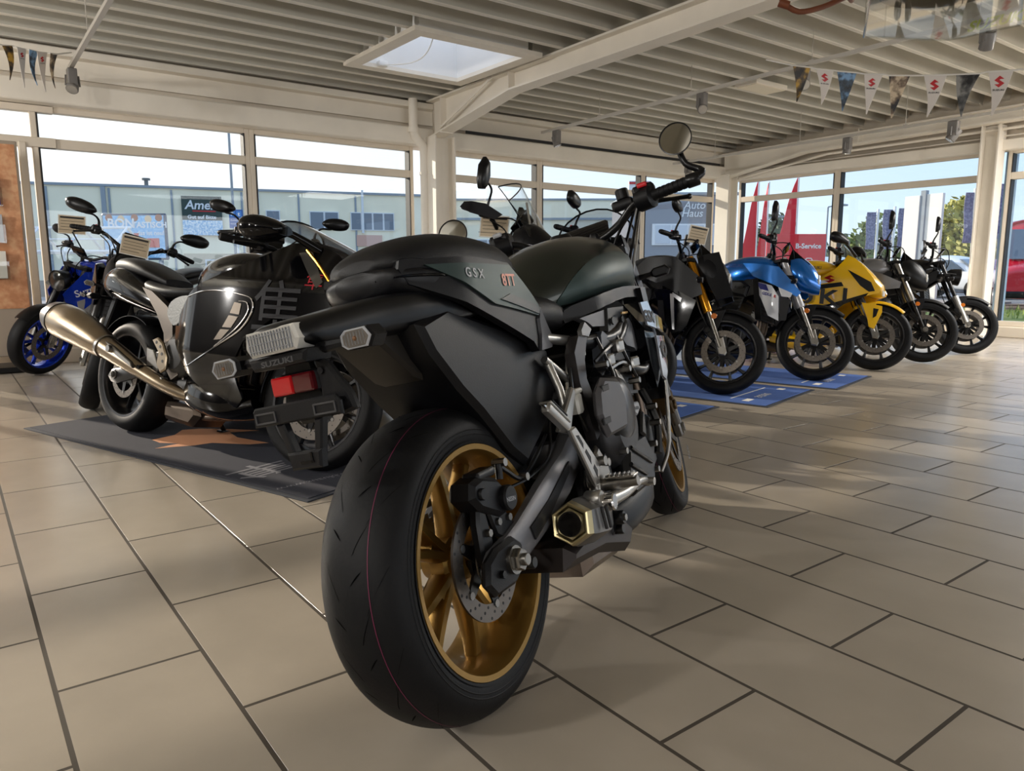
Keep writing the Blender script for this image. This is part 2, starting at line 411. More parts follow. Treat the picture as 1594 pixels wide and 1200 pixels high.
# ---- ceiling of deep trapezoidal deck
def deck_z(x): return 2.985+(XW-x)*.016
SKY = (6.15, 7.38, -4.82, -3.62)        # skylight opening x0,x1,y0,y1
mb = MB(); zt = .18
for (xa, xb, ya, yb) in ((XB, SKY[0], YW, YL), (SKY[1], XW, YW, YL), (SKY[0], SKY[1], YW, SKY[2]), (SKY[0], SKY[1], SKY[3], YL)):
    mb.rings([[(xa, ya, deck_z(xa)+zt), (xb, ya, deck_z(xb)+zt), (xb, yb, deck_z(xb)+zt), (xa, yb, deck_z(xa)+zt)],
              [(xa, ya, deck_z(xa)+zt+.2), (xb, ya, deck_z(xb)+zt+.2), (xb, yb, deck_z(xb)+zt+.2), (xa, yb, deck_z(xa)+zt+.2)]])
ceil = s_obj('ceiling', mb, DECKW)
P = .325; x = 8.45
while x > XB+.2:
    spans = [(YW, YL)]
    if SKY[0]-.12 < x < SKY[1]+.12: spans = [(YW, SKY[2]-.08), (SKY[3]+.08, YL)]
    for ya, yb in spans:
        z = deck_z(x); R = []
        for y in (ya, yb):
            R.append([(x-.055, y, z+zt+.001), (x-.028, y, z+.006), (x-.023, y, z), (x-.005, y, z), (x, y, z+.005), (x+.005, y, z), (x+.023, y, z), (x+.028, y, z+.006), (x+.055, y, z+zt+.001)])
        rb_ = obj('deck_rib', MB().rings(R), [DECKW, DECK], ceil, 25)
        for p_ in rb_.data.polygons: p_.material_index = 1 if (p_.center.z < z+.004) else 0  # lighter colour on the bottom flange, darker on the webs
    x -= P
# ---- steel beams and columns
def ibeam(name, path, width, y, fl=.02, web=.012):
    """path: (x, zbottom, ztop) stations along X at constant y"""
    m = MB()
    for s0, s1 in ((0, 1),):
        for (lo) in (0, 1):
            R = []
            for (x, zb, zt_) in path:
                z0, z1 = (zb, zb+fl) if lo == 0 else (zt_-fl, zt_)
                R.append([(x, y-width/2, z0), (x, y+width/2, z0), (x, y+width/2, z1), (x, y-width/2, z1)])
            m.rings(R)
        m.rings([[(x, y-web/2, zb+fl), (x, y+web/2, zb+fl), (x, y+web/2, zt_-fl), (x, y-web/2, zt_-fl)] for (x, zb, zt_) in path])
    return m
def bz(x): return deck_z(x)-.005
pth = [(8.42, 2.52, bz(8.42)), (6.72, 2.80, bz(6.72)), (XB, 2.80+.016*12.7, bz(XB))]
m = ibeam('b', pth, .19, -5.12)
m.box((6.72, -5.12, 2.93), (.014, .18, .24)).box((8.1, -5.12, 2.78), (.014, .18, .44))
m.rings([[(8.1, -5.03, 2.60), (8.1, -5.02, 2.60), (8.1, -5.02, 2.63), (8.1, -5.03, 2.63)], [(7.0, -5.03, 2.98), (7.0, -5.02, 2.98), (7.0, -5.02, 3.01), (7.0, -5.03, 3.01)]])
s_obj('trim_1', m, WHITE)                                              # haunched roof beam over the first column
pth = [(8.42, 2.44, bz(8.42)-.13), (6.9, 2.70, bz(6.9)-.13), (XB, 2.70+.016*12.9, bz(XB)-.13)]
m = ibeam('b', pth, .19, YW+.33); m.box((6.0, YW+.33, 2.83), (.014, .18, .2)).box((3.6, YW+.33, 2.85), (.014, .18, .2))
s_obj('trim_2', m, WHITE)                                              # roof beam along the right wall
s_obj('trim_3', ibeam('b', [(8.42, 2.52, bz(8.42)), (6.72, 2.80, bz(6.72)), (XB, 2.99, bz(XB))], .19, 2.2), WHITE)
def column(name, x, y, h, w=.26, d=.26, axis='x'):
    m = MB(); f = .018
    if axis == 'x':
        m.box((x-d/2+f/2, y, h/2), (f, w, h)).box((x+d/2-f/2, y, h/2), (f, w, h)).box((x, y, h/2), (d-2*f, .012, h))
    else:
        m.box((x, y-w/2+f/2, h/2), (d, f, h)).box((x, y+w/2-f/2, h/2), (d, f, h)).box((x, y, h/2), (.012, w-2*f, h))
    m.box((x, y, .012), (d+.1, w+.1, .024))
    return s_obj(name, m, WHITE)
column('trim_4', 8.33, -5.15, 2.54, .30, .30, 'y'); column('trim_5', 8.36, -10.98, 2.5, .26, .26, 'y'); column('trim_6', 4.29, -11.12, 2.74, .22, .22, 'x')
s_obj('trim_7', MB().tube([(8.36, -4.80, 2.97), (8.36, -4.80, 2.62), (8.37, -4.83, 2.53), (8.41, -4.97, 2.42), (8.43, -4.99, 2.3), (8.43, -4.99, 1.2), (8.43, -4.99, .14)], .055, 12).lathe([(.062, -.03), (.066, -.03), (.066, .03), (.062, .03)], 16, (8.36, -4.80, 2.6), (0, 0, 1)).lathe([(.058, -.02), (.063, -.02), (.063, .02), (.058, .02)], 16, (8.43, -4.99, 2.1), (0, 0, 1)), WHITE, smooth=40)  # drainpipe
s_obj('trim_8', MB().box((4.2, -11.56, 1.35), (.11, .11, 2.7)).box((4.2, -11.56, .1), (.22, .22, .02)), mat('post_bluegrey', (150, 172, 190), .5))
s_obj('trim_9', MB().tube([(8.2, YW+.2, 2.44), (6.6, YW+.2, 2.66), (4.4, YW+.2, 2.68), (1, YW+.2, 2.72)], .018, 8).tube([(8.2, YW+.12, 2.58), (5, YW+.12, 2.60), (1, YW+.12, 2.62)], .012, 6), WHITE)  # conduit under the right beam
# ---- skylight
sk = empty('window_20', ((SKY[0]+SKY[1])/2, (SKY[2]+SKY[3])/2, 0), kind='structure')
cx, cy = sk.location.x, sk.location.y; hx, hy = (SKY[1]-SKY[0])/2, (SKY[3]-SKY[2])/2; zb = deck_z(cx)-.02
def opal():
    m = D.materials.new('opal_dome'); m.use_nodes = True; n_ = m.node_tree.nodes; L = m.node_tree.links; n_.clear()
    a = n_.new('ShaderNodeBsdfTranslucent'); a.inputs[0].default_value = (.95, .95, .95, 1); b_ = n_.new('ShaderNodeBsdfTransparent'); x_ = n_.new('ShaderNodeMixShader'); x_.inputs[0].default_value = .45; o_ = n_.new('ShaderNodeOutputMaterial')
    L.new(b_.outputs[0], x_.inputs[1]); L.new(a.outputs[0], x_.inputs[2]); L.new(x_.outputs[0], o_.inputs[0]); return m
OPAL = opal()
SKW = mat('skylight_white', (248, 247, 244), .5)
def fr_ring(h0x, h0y, h1x, h1y, z0, z1):
    return MB().box(((h0x+h1x)/2, 0, (z0+z1)/2), (h1x-h0x, 2*h1y, z1-z0)).box((-(h0x+h1x)/2, 0, (z0+z1)/2), (h1x-h0x, 2*h1y, z1-z0)).box((0, (h0y+h1y)/2, (z0+z1)/2), (2*h0x, h1y-h0y, z1-z0)).box((0, -(h0y+h1y)/2, (z0+z1)/2), (2*h0x, h1y-h0y, z1-z0))
obj('frame', fr_ring(hx-.02, hy-.02, hx+.12, hy+.12, zb-.02, zb+.02), WHITE, sk, 0)
obj('shaft', fr_ring(hx-.02, hy-.02, hx+.02, hy+.02, zb+.02, zb+.62), SKW, sk, 0)
obj('pane', MB().rings([[(sx*hx*q, sy*hy*q, zb+.62+h) for sx, sy in ((-1, -1), (1, -1), (1, 1), (-1, 1))] for q, h in ((1.02, 0), (1.0, .08), (.8, .17), (.4, .22))]), OPAL, sk, 0)
obj('opener', MB().box((-hx+.07, .38, zb+.09), (.10, .13, .11), .008).tube([(-hx+.07, .38, zb+.05), (0, .36, zb+.16), (hx-.1, .36, zb+.3)], .008, 6), SKW, sk)
obj('bracket', MB().box((hx-.03, .36, zb+.02), (.1, .1, .05), .006).tube([(-hx+.1, .36, zb+.14), (-hx+.25, .37, zb-.06), (-hx+.55, .37, zb-.10), (hx-.1, .36, zb+.0)], .006, 6, sub=4), SKW, sk)

# ---- track lights
TRACK = mat('track_white', (196, 190, 180), .4)
LAMPG = mat('lamp_grey', (120, 116, 112), .4)
LAMPGL = mat('lamp_glass', (210, 206, 198), .1, metal=.6)
def track(y, x0, x1, z0, z1, label):
    t = empty('lighting_track', ((x0+x1)/2, y, (z0+z1)/2), label=label, cat='track', group='lighting tracks')
    sl = (z1-z0)/(x1-x0); L = x1-x0
    m = MB().rings([[(sx*L/2, -.018, sx*L/2*sl-.016), (sx*L/2, .018, sx*L/2*sl-.016), (sx*L/2, .018, sx*L/2*sl+.016), (sx*L/2, -.018, sx*L/2*sl+.016)] for sx in (-1, 1)])
    obj('rail', m, TRACK, t, 0)
    k = -L/2+.3
    while k < L/2:
        zz = k*sl; h = deck_z((x0+x1)/2+k)-((z0+z1)/2+zz)
        obj('hanger', MB().cyl((k, 0, zz+.01), (k, 0, zz+h+.02), .004, 5).box((k, 0, zz+.02), (.05, .03, .012)), TRACK, t, 0); k += 1.4
track(-6.55, 2.4, 8.0, 2.80, 2.70, 'white lighting track right of the haunched beam, carrying three grey spotlights')
track(-1.1, 2.5, 8.2, 2.80, 2.70, 'white lighting track at the upper left, ending above the left bunting')
track(-9.4, 1.5, 8.2, 2.62, 2.55, 'white lighting track in front of the beam over the right glazing')
def spotlight(loc, aim, label, k=1.0):
    t = empty('spotlight', loc, label=label, cat='spotlight', group='track spotlights')
    t.scale = (k, k, k)
    obj('gear_box', MB().box((0, 0, -.078), (.10, .075, .15), .006), LAMPG, t, 0)
    a = Vector(aim).normalized(); c = Vector((0, 0, -.15))-a*.02
    m = MB().cyl(c-a*.06, c+a*.07, .045, 18, .052, .004)
    obj('lamp_head', m, LAMPG, t); obj('lens', MB().cyl(c+a*.068, c+a*.074, .044, 18), LAMPGL, t)
    for q in (-1, 1): obj('yoke_arm', MB().tube([(0, q*.05, -.06), (0, q*.056, -.15)], .008, 6), LAMPG, t)
spotlight((7.98, -1.1, 2.683), (-.7, .3, -.8), 'grey spotlight at the far end of the left track above the tall window')
spotlight((7.7, -6.55, 2.688), (-.3, -.2, -1), 'spotlight on the far end of the track beside the first column')
spotlight((5.35, -6.55, 2.73), (-.7, .5, -.5), 'square grey spotlight in the middle of the track, aimed at the camera')
spotlight((4.18, -6.55, 2.75), (-.8, .6, -.4), 'grey spotlight next to the first photo pennant of the right bunting')
spotlight((5.32, -9.4, 2.560), (.1, -.05, -1), 'grey spotlight hanging straight down over the right glazing')
spotlight((4.05, -9.4, 2.572), (.5, .3, -.8), 'grey spotlight in front of the right hand column', 1.1)
spotlight((7.9, -9.4, 2.535), (-.4, .3, -.7), 'small spotlight in the far corner column')
spotlight((2.66, -6.62, 2.78), (.3, -.4, -.8), 'dark spotlight just below the clear acrylic cover')
# ---- flat light panels of the ceiling
for i, (x, y, z, lab) in enumerate(((5.55, -7.85, 2.985+.016*3.05-.004, 'pale flat panel light on the ceiling right of the track'), (4.35, -1.9, 2.985+.016*4.25-.004, 'pale flat panel light at the upper left edge of the ceiling'))):
    t = empty('panel_light', (x, y, z), label=lab, cat='ceiling light', group='panel lights')
    obj('housing', MB().box((0, 0, -.02), (.3, .6, .05), .005), WHITE, t, 0); obj('diffuser', MB().box((0, 0, -.048), (.26, .56, .008)), mat('diffuser', (236, 226, 204), .5), t, 0)

# ---- bunting
STR = mat('string_white', (230, 226, 218), .6)
PEN_W = mat('pennant_white', (222, 214, 206), .55)
def photo_mat(name, a, b, c, seed):
    m = mat(name, a, .5); n_ = m.node_tree.nodes; L = m.node_tree.links
    tc = n_.new('ShaderNodeTexCoord'); t = n_.new('ShaderNodeTexNoise'); t.inputs['Scale'].default_value = 14; t.inputs['Detail'].default_value = 4
    mp = n_.new('ShaderNodeMapping'); mp.inputs['Location'].default_value = (seed, seed*2, 0); L.new(tc.outputs['Object'], mp.inputs[0]); L.new(mp.outputs[0], t.inputs['Vector'])
    r = n_.new('ShaderNodeValToRGB'); e = r.color_ramp.elements
    e[0].position = .38; e[0].color = (*srgb(b), 1); e[1].position = .62; e[1].color = (*srgb(c), 1); q = e.new(.5); q.color = (*srgb(a), 1)
    L.new(t.outputs['Fac'], r.inputs[0]); L.new(r.outputs[0], n_['Principled BSDF'].inputs['Base Color']); return m
PH = [photo_mat('photo_a', (92, 74, 48), (38, 34, 32), (190, 150, 60), 1), photo_mat('photo_b', (60, 80, 100), (30, 34, 40), (120, 160, 200), 2), photo_mat('photo_c', (120, 100, 80), (34, 32, 34), (210, 190, 160), 3), photo_mat('photo_d', (90, 90, 88), (36, 36, 38), (150, 148, 144), 4)]
def bunting(pts, label, wids, hts, first_photo=True):
    """pts: hang points of successive pennants (start,end) pairs"""
    o0 = Vector(pts[0][0])
    t = empty('bunting', o0, label=label, cat='bunting', group='bunting strings')
    allp = [Vector(p)-o0 for pr in pts for p in pr]
    e0 = allp[0]+(allp[0]-allp[1])*1.6+Vector((0, 0, .02)); e1 = allp[-1]+(allp[-1]-allp[-2])*2.2+Vector((0, 0, .03))
    obj('string', MB().tube([e0]+allp+[e1], .006, 5), STR, t)
    ph = 0
    for i, (a, b) in enumerate(pts):
        a = Vector(a)-o0; b = Vector(b)-o0; mid = (a+b)/2; d = (b-a).normalized(); nrm = d.cross(Vector((0, 0, 1))).normalized()
        h = hts[i]; tip = mid+Vector((0, 0, -h))+d*random.uniform(-.02, .02)-d*(b-a).length*.12
        photo = (i % 2 == 0) == first_photo
        th = nrm*.0015
        bow = nrm*random.uniform(-.03, .03)
        rows = []
        for k in range(7):
            q = k/6; l = a.lerp(tip, q)+bow*math.sin(PI*q); r_ = b.lerp(tip, q)+bow*math.sin(PI*q)+Vector((0, 0, 0))
            if k == 6: l = tip-d*.003; r_ = tip+d*.003
            rows.append([l-th, r_-th, r_+th, l+th])
        p = obj('pennant', MB().rings(rows), (PH[ph % 4] if photo else PEN_W), t, 60)
        if photo: ph += 1
        if not photo:
            W = (b-a).length
            side = -1 if (mid+o0).dot(nrm) > 0 else 1
            def fn(u, v, lift=.0032):
                q = min(max((.10*h+(1-v)*.42*W)/h, 0), 1)
                return mid+(tip-mid)*q+d*(u-.5)*.42*W+bow*math.sin(PI*q)+nrm*side*lift
            m = MB(); m.prism(EMBLEM, 0, .001, 'xy'); m.v = [tuple(fn(q[0], q[1], .0026+q[2])) for q in m.v]
            obj('emblem', m, RED, p, 0)
            w0 = text_width('SUZUKI', 1.)
            m = MB(); text_to(m, 'SUZUKI', 1., lambda u, v: fn(.5+(u/w0-.5)*1.1, -.28+v*.2), bold=.03)
            obj('lettering', m, INK, p, 0)
def lerp3(a, b, t): return tuple(a[i]+(b[i]-a[i])*t for i in range(3))
# ================================================================ MOTORCYCLES (local frame: x forward from the rear contact, y left, z up)
RAKE = rad(25)
AXD = Vector((-math.sin(RAKE), 0, math.cos(RAKE)))
def steerer(wb, ang):
    A = Vector((wb+.104, 0, 0)); M = Matrix.Rotation(ang, 3, AXD)
    return lambda p: A+M@(Vector(p)-A)
def bike_root(front, hdg, lean, wb, label, rear=None):
    h = rad(hdg)
    if rear is None: rear = (front[0]-math.cos(h)*wb, front[1]-math.sin(h)*wb)
    t = empty('motorcycle', (rear[0], rear[1], .0035), 0, label, 'motorcycle', 'motorcycles in the showroom')
    t.rotation_euler = (-rad(lean), 0, h)
    return t
def tyre_pt(R, W, tau, ang, c, lift=0.):
    hw = W/2; cc = .30*W
    r = R-cc*(1-math.cos(tau))+lift*math.cos(tau); y = (hw+lift)*math.sin(tau)
    return Vector((c[0]+r*math.sin(ang), c[1]+y, c[2]+r*math.cos(ang)))
def wheel(root, name, c, R, W, rim_m, style='single', ns=10, discs=((1, .155, 2), ), xf=None, hi=False, cush=.0, lip=None, twist=0., drills=True):
    c = Vector(c); hw = W/2; cc = .30*W; n = 96 if hi else 56
    rb = .2285
    rimw = min(.068*W/.18+.01, .078) if W > .15 else .045
    # rim: barrel with raised lips, spokes, hub
    m = MB(xf)
    hp = [(.2320, rimw+.006), (.2305, rimw+.0118), (.2195, rimw+.0105), (.2160, rimw+.004), (.2105, rimw-.012)]
    pr = hp+[(.204, 0)]+[(r, -y) for r, y in reversed(hp)]+[(.2315, -rimw+.012), (.222, -rimw+.03), (.212, 0), (.222, rimw-.03), (.2315, rimw-.012)]
    m.lathe(pr, n, c, closed=True)
    hubw = .052 if W > .15 else .04
    m.lathe([(.022, hubw), (.036, hubw-.004), (.042, hubw-.03), (.05, .016), (.05, -.016), (.042, -hubw+.03), (.036, -hubw+.004), (.022, -hubw)], 32, c, closed=True)
    def spoke(a0, a1, w0, w1, t0, t1, y0=0., y1=0., bow=0.):
        R_ = []
        for k in range(7):
            q = k/6; r = .040+(.207-.040)*q; a = a0+(a1-a0)*q+bow*math.sin(PI*q); ww = w0+(w1-w0)*q+(.010*(q > .97)); tt = t0+(t1-t0)*q; yy = y0+(y1-y0)*q
            er = Vector((math.sin(a), 0, math.cos(a))); et = Vector((math.cos(a), 0, -math.sin(a))); ey = Vector((0, 1, 0)); b_ = c+er*r+ey*yy
            R_.append([b_+et*(sx*ww/2*kx)+ey*(sy*tt/2*ky) for sx, sy, kx, ky in ((-1, -1, .6, 1), (1, -1, .6, 1), (1, -1, 1, .5), (1, 1, 1, .5), (1, 1, .6, 1), (-1, 1, .6, 1), (-1, 1, 1, .5), (-1, -1, 1, .5))])
        m.rings(R_)
    for k in range(ns):
        a = 2*PI*k/ns+twist
        if style == 'pair':
            spoke(a-.13, a-.27, .026, .021, .05, .03); spoke(a+.13, a+.27, .026, .021, .05, .03)
            # web joining the two legs at the hub
            spoke2 = [c+Vector((math.sin(a+da)*r, y, math.cos(a+da)*r)) for r, da, y in ((.05, -.3, .02), (.09, -.12, .016), (.09, .12, .016), (.05, .3, .02))]
            m.rings([spoke2, [p-Vector((0, 2*abs(p.y-c.y), 0)) for p in spoke2]])
        elif style == 'curve': spoke(a, a+.35, .026, .02, .05, .026, bow=.08)
        else: spoke(a, a, .024, .018, .045, .026)
    root_w = obj(name, m, rim_m, root)
    # tyre
    m = MB(xf); pr = []
    for k in range(-12, 13):
        tau = k/12*PI/2
        pr.append((R-cc*(1-math.cos(tau)), hw*math.sin(tau)))
    sh = R-cc
    side = [(sh-.012, hw*.995), (sh-.022, hw*.96), (sh-.030, hw*.93), (rb+.009, rimw+.0125), (rb+.0035, rimw+.0105), (rb+.003, rimw+.004)]
    pr = [(r, -y) for r, y in reversed(side)]+pr+side+[(rb+.008, rimw-.01), (rb+.008, -rimw+.01)]
    m.lathe(pr, n, c, closed=True)
    ty = obj('tyre', m, RUBBER, root_w, 50)
    if hi is not None:
        m = MB(xf)
        ng = 13 if hi else 16
        for k in range(ng):
            a = 2*PI*k/ng
            for sg in (-1, 1):
                for (d0, t0, d1, t1, wd) in ((0, .18, .26, .66, .0075), (.16, .42, .42, 1.0, .0062), (.32, .12, .39, .36, .006)):
                    L_ = []; R_ = []
                    for q in range(9):
                        s_ = q/8; an = a+(d0+(d1-d0)*s_)+(0 if sg > 0 else PI/ng); ta = sg*(t0+(t1-t0)*s_**1.15); wq = wd*math.sin(PI*min(max(s_, .06), .94))**.6
                        L_.append(tyre_pt(R, W, ta-sg*wq/hw*.5, an-wq/R*.8, c, .0007)); R_.append(tyre_pt(R, W, ta+sg*wq/hw*.5, an+wq/R*.8, c, .0007))
                    m.rings([L_, R_], cap=False, closed=False)
        g_ = obj('tread_groove', m, RUBBER2, root_w, 0); g_['kind'] = 'stuff'
    if hi:
        m = MB(xf); yl = rad(-29)   # factory marking line, right of the crown
        m.rings([[tyre_pt(R, W, yl+d, 2*PI*k/n, c, .0009) for d in (-.008, .008)] for k in range(n)], cap=False, loop=True, closed=False)
        obj('marking_line', m, LINEPURP, root_w, 0)
        m = MB(xf)
        for q in (.0, .03): m.lathe([(.249+q*.3, -hw*1.0-.0002), (.2505+q*.3, -hw*1.004-.0006), (.252+q*.3, -hw*1.0-.0002)], n, c)
        obj('sidewall_rib', m, RUBBER, root_w, 50)
        m = MB(xf)
        for txt, a0 in (('BATTLAX', PI*.72), ('HYPERSPORT', PI*1.22), ('190/50ZR17', PI*.22)):
            def fn(u, v, a0=a0):
                a = a0-u/.245; r = .236+v
                yy = -(.084+(r-.236)*.55)-.0005
                return c+Vector((r*math.sin(a), yy, r*math.cos(a)))
            text_to(m, txt, .014, fn, bold=.0003)
        obj('lettering', m, mat('rubber_lettering', (52, 52, 54), .5), ty, 0)
    # discs
    for (sg, rd, kind) in discs:
        yd = sg*(hubw+.024 if W < .15 else hubw+.036)
        m = MB(xf); wv = 9
        N = 72; Rr = []
        for k in range(N):
            a = 2*PI*k/N; ro = rd*(1+.012*math.cos(12*a)*(kind == 3)); ri = rd*.72
            er = Vector((math.sin(a), 0, math.cos(a)))
            Rr.append([c+er*ri+Vector((0, yd-.0025, 0)), c+er*ro+Vector((0, yd-.0025, 0)), c+er*ro+Vector((0, yd+.0025, 0)), c+er*ri+Vector((0, yd+.0025, 0))])
        m.rings(Rr, loop=True)
        dk = obj('brake_disc', m, DISC, root_w, 30)
        m = MB(xf)
        for k in range(6):   # carrier arms
            a = 2*PI*k/6; er = Vector((math.sin(a), 0, math.cos(a))); et = Vector((math.cos(a), 0, -math.sin(a)))
            p0 = c+Vector((0, yd-sg*.010, 0))+er*.035; p1 = c+Vector((0, yd, 0))+er*(rd*.76)
            m.rings([[p0+et*.016, p0-et*.016, p0-et*.016+Vector((0, sg*.008, 0)), p0+et*.016+Vector((0, sg*.008, 0))], [p1+et*.010, p1-et*.010, p1-et*.010+Vector((0, sg*.004, 0)), p1+et*.010+Vector((0, sg*.004, 0))]])
        m.lathe([(.03, yd-sg*.012), (.05, yd-sg*.012), (.05, yd-sg*.004), (.03, yd-sg*.004)], 28, c, closed=True)
        obj('disc_carrier', m, BLK_S, root_w)
        m = MB(xf)
        for k in range(6):
            a = 2*PI*k/6; p = c+Vector((rd*.755*math.sin(a), yd, rd*.755*math.cos(a))); m.cyl(p-Vector((0, .005, 0)), p+Vector((0, .005, 0)), .008, 10)
        obj('disc_bobbin', m, STEEL, root_w)
        if drills:
            m = MB(xf); nh = 15 if hi is None else 18
            for k in range(nh):
                for j, rr in enumerate((.77, .86, .95)):
                    a = 2*PI*(k+j*.33)/nh; p = c+Vector((rd*rr*math.sin(a), yd, rd*rr*math.cos(a))); m.cyl(p-Vector((0, .0029, 0)), p+Vector((0, .0029, 0)), .0032, 8)
            o = obj('drill_hole', m, INK, root_w, 0); o['kind'] = 'stuff'
    return root_w
def caliper(root, c, ang, m_, xf=None, sg=-1, k=1., parent=None):
    M = Matrix.Rotation(ang, 3, 'Y'); C = Vector(c)
    f0 = (lambda p: xf(p)) if xf else (lambda p: p)
    m = MB(lambda p: f0(C+M@(p*k)))
    m.prism([(-.05, -.022), (.05, -.022), (.062, .0), (.05, .028), (-.05, .028), (-.062, 0)], -.032, .032, 'xz', .006)
    for x in (-.028, .028): m.cyl((x, sg*.03, 0), (x, sg*.042, 0), .019, 16, bev=.003)
    m.tube([(-.03, sg*.012, .028), (-.06, sg*.012, .06), (-.10, 0, .12)], .005, 6, sub=3)
    return obj('brake_caliper', m, m_, parent or root)
def mirror(root, bar, head, mstyle, xf, sg, mm=BLK_S, size=1.):
    """stalk from bar point to head; head faces backward"""
    bar, head = Vector(bar), Vector(head)
    if mstyle == 'round':
        m = MB(xf); m.tube([bar, bar+Vector((.02, sg*.03, .02)), head+Vector((.014, sg*.008, -.075)), head+Vector((.02, 0, -.02))], [.012, .012, .0095, .009], 10, sub=4)
        m.cyl(bar-Vector((0, sg*.02, 0)), bar+Vector((0, sg*.018, 0)), .021, 14, bev=.003)
        ax = Vector((-1, -sg*.12, .20)).normalized()
        m.lathe([(.001, -.018), (.03, -.017), (.044, -.008), (.049, .004), (.0495, .007), (.046, .0075), (.046, .004), (.001, .004)], 36, head, ax)
        o = obj('mirror', m, mm, root)
        obj('mirror_glass', MB(xf).lathe([(.0005, .0055), (.0455, .0055), (.0455, .0045), (.0005, .0045)], 36, head, ax), MIRROR, o)
        return o
    m = MB(xf)
    mid = bar.lerp(head, .5)+Vector((.03, -sg*.02, .03))
    m.tube([bar, bar+Vector((.01, sg*.01, .06)), mid, head+Vector((.012, -sg*.03, -.03)), head], [.011, .0075, .0065, .007, .006], 8, sub=4)
    m.cyl(bar-Vector((0, 0, .012)), bar+Vector((0, 0, .014)), .015, 10)
    S = size
    if mstyle == 'penta': P = [(-.075, .0), (-.045, .040), (.055, .052), (.082, .022), (.07, -.024), (-.03, -.036)]
    elif mstyle == 'leaf': P = [(-.092, .0), (-.05, .036), (.03, .046), (.082, .024), (.07, -.018), (.01, -.034), (-.05, -.028)]
    elif mstyle == 'tall': P = [(-.032, -.07), (-.045, .0), (-.02, .075), (.008, .085), (.04, .03), (.032, -.05), (.01, -.085)]
    else: P = [(.075*math.cos(t*PI/9), .043*math.sin(t*PI/9)) for t in range(18)]
    P = [(q.x, q.y) for q in spline([(p[0], p[1], 0) for p in P], 3, True)] if mstyle in ('leaf', 'penta') else P
    P = [(sg*p[0]*S, p[1]*S) for p in P]
    def xh(p): # yz outline extruded along x, tilted a little
        q = head+Matrix.Rotation(sg*.2, 3, 'Z')@Vector(p); return xf(q) if xf else q
    q0 = smooth_poly_inset(P, .012*S*math.copysign(1, 1)); q1 = smooth_poly_inset(P, .003)
    m2 = MB(xh); m2.rings([[(.028*S, p[0]*.55, p[1]*.55) for p in P], [(.022*S, p[0]*.8, p[1]*.8) for p in P], [(.006*S, p[0], p[1]) for p in P], [(-.012*S, p[0], p[1]) for p in P], [(-.014*S, p[0]*.94, p[1]*.94) for p in P]])
    m.v += m2.v[:0]; o_ = len(m.v); m.v += m2.v; m.f += [tuple(i+o_ for i in f) for f in m2.f]
    o = obj('mirror', m, mm, root, 50)
    obj('mirror_glass', MB(xh).rings([[(-.0142*S, p[0]*.88, p[1]*.88) for p in P], [(-.0152*S, p[0]*.88, p[1]*.88) for p in P]]), MIRROR, o)
    return o
def handlebar(root, pts, xf, grip_len=.125, switch=True, levers=True, bm=BLK_S, endr=.017, sk=1.):
    """pts: right-hand half, centre to grip end; mirrored"""
    full = [(p[0], -p[1], p[2]) for p in reversed(pts)][:-1]+[tuple(p) for p in pts] if pts[0][1] == 0 else pts
    hb = obj('handlebar', MB(xf).tube(full, .0125, 10, sub=5), bm, root)
    for sg in (-1, 1):
        e = Vector((pts[-1][0], abs(pts[-1][1])*sg, pts[-1][2])); i = Vector((pts[-2][0], abs(pts[-2][1])*sg, pts[-2][2])); d = (i-e).normalized()
        m = MB(xf); m.tube([e, e+d*.006, e+d*.01, e+d*(grip_len-.01), e+d*grip_len], [.015, .018, .0165, .0165, .020], 14)
        for k in range(6): m.tube([e+d*(.02+.016*k), e+d*(.028+.016*k)], [.0178, .0178], 14)
        m.cyl(e-d*.02, e, .014, 12, endr, .003)
        obj('grip', m, RUBBER, hb)
        if switch:
            s0 = e+d*(grip_len+.03); m = MB(xf)
            up = Vector((0, 0, 1)); fw = up.cross(d)*sg
            m.tube([s0-d*.03, s0-d*.024, s0+d*.024, s0+d*.03], [.022*sk, .029*sk, .029*sk, .022*sk], 12)
            m.box(tuple(s0+Vector((.012, 0, .008*sk))), (.05*sk, .055*sk, .05*sk), .008)
            o = obj('switch_gear', m, BLK_M, hb)
            obj('switch', MB(xf).box(tuple(s0+Vector((-.012*sk, 0, .031*sk))), (.018*sk, .024*sk, .014), .003), RED if sg < 0 else GREYP, o)
        if levers:
            l0 = e+d*(grip_len+.035)+Vector((.035, 0, -.005)); l1 = e+d*.02+Vector((.075, 0, -.03))
            m = MB(xf); m.tube([l0, l0-d*.04+Vector((.022, 0, -.006)), l0.lerp(l1, .6)+Vector((.006, 0, 0)), l1], [.009, .008, .006, .0075], 8, sub=4); m.ball(tuple(l1), .009, 8, 6)
            m.box(tuple(l0+d*.01), (.03, .04, .025), .005)
            obj('lever', m, BLK_S, hb)
    return hb
def cable(root, name, paths, r, m_, xf=None):
    for p in paths: o = obj(name, MB(xf).tube(p, r, 6, sub=5), m_, root)
    return o
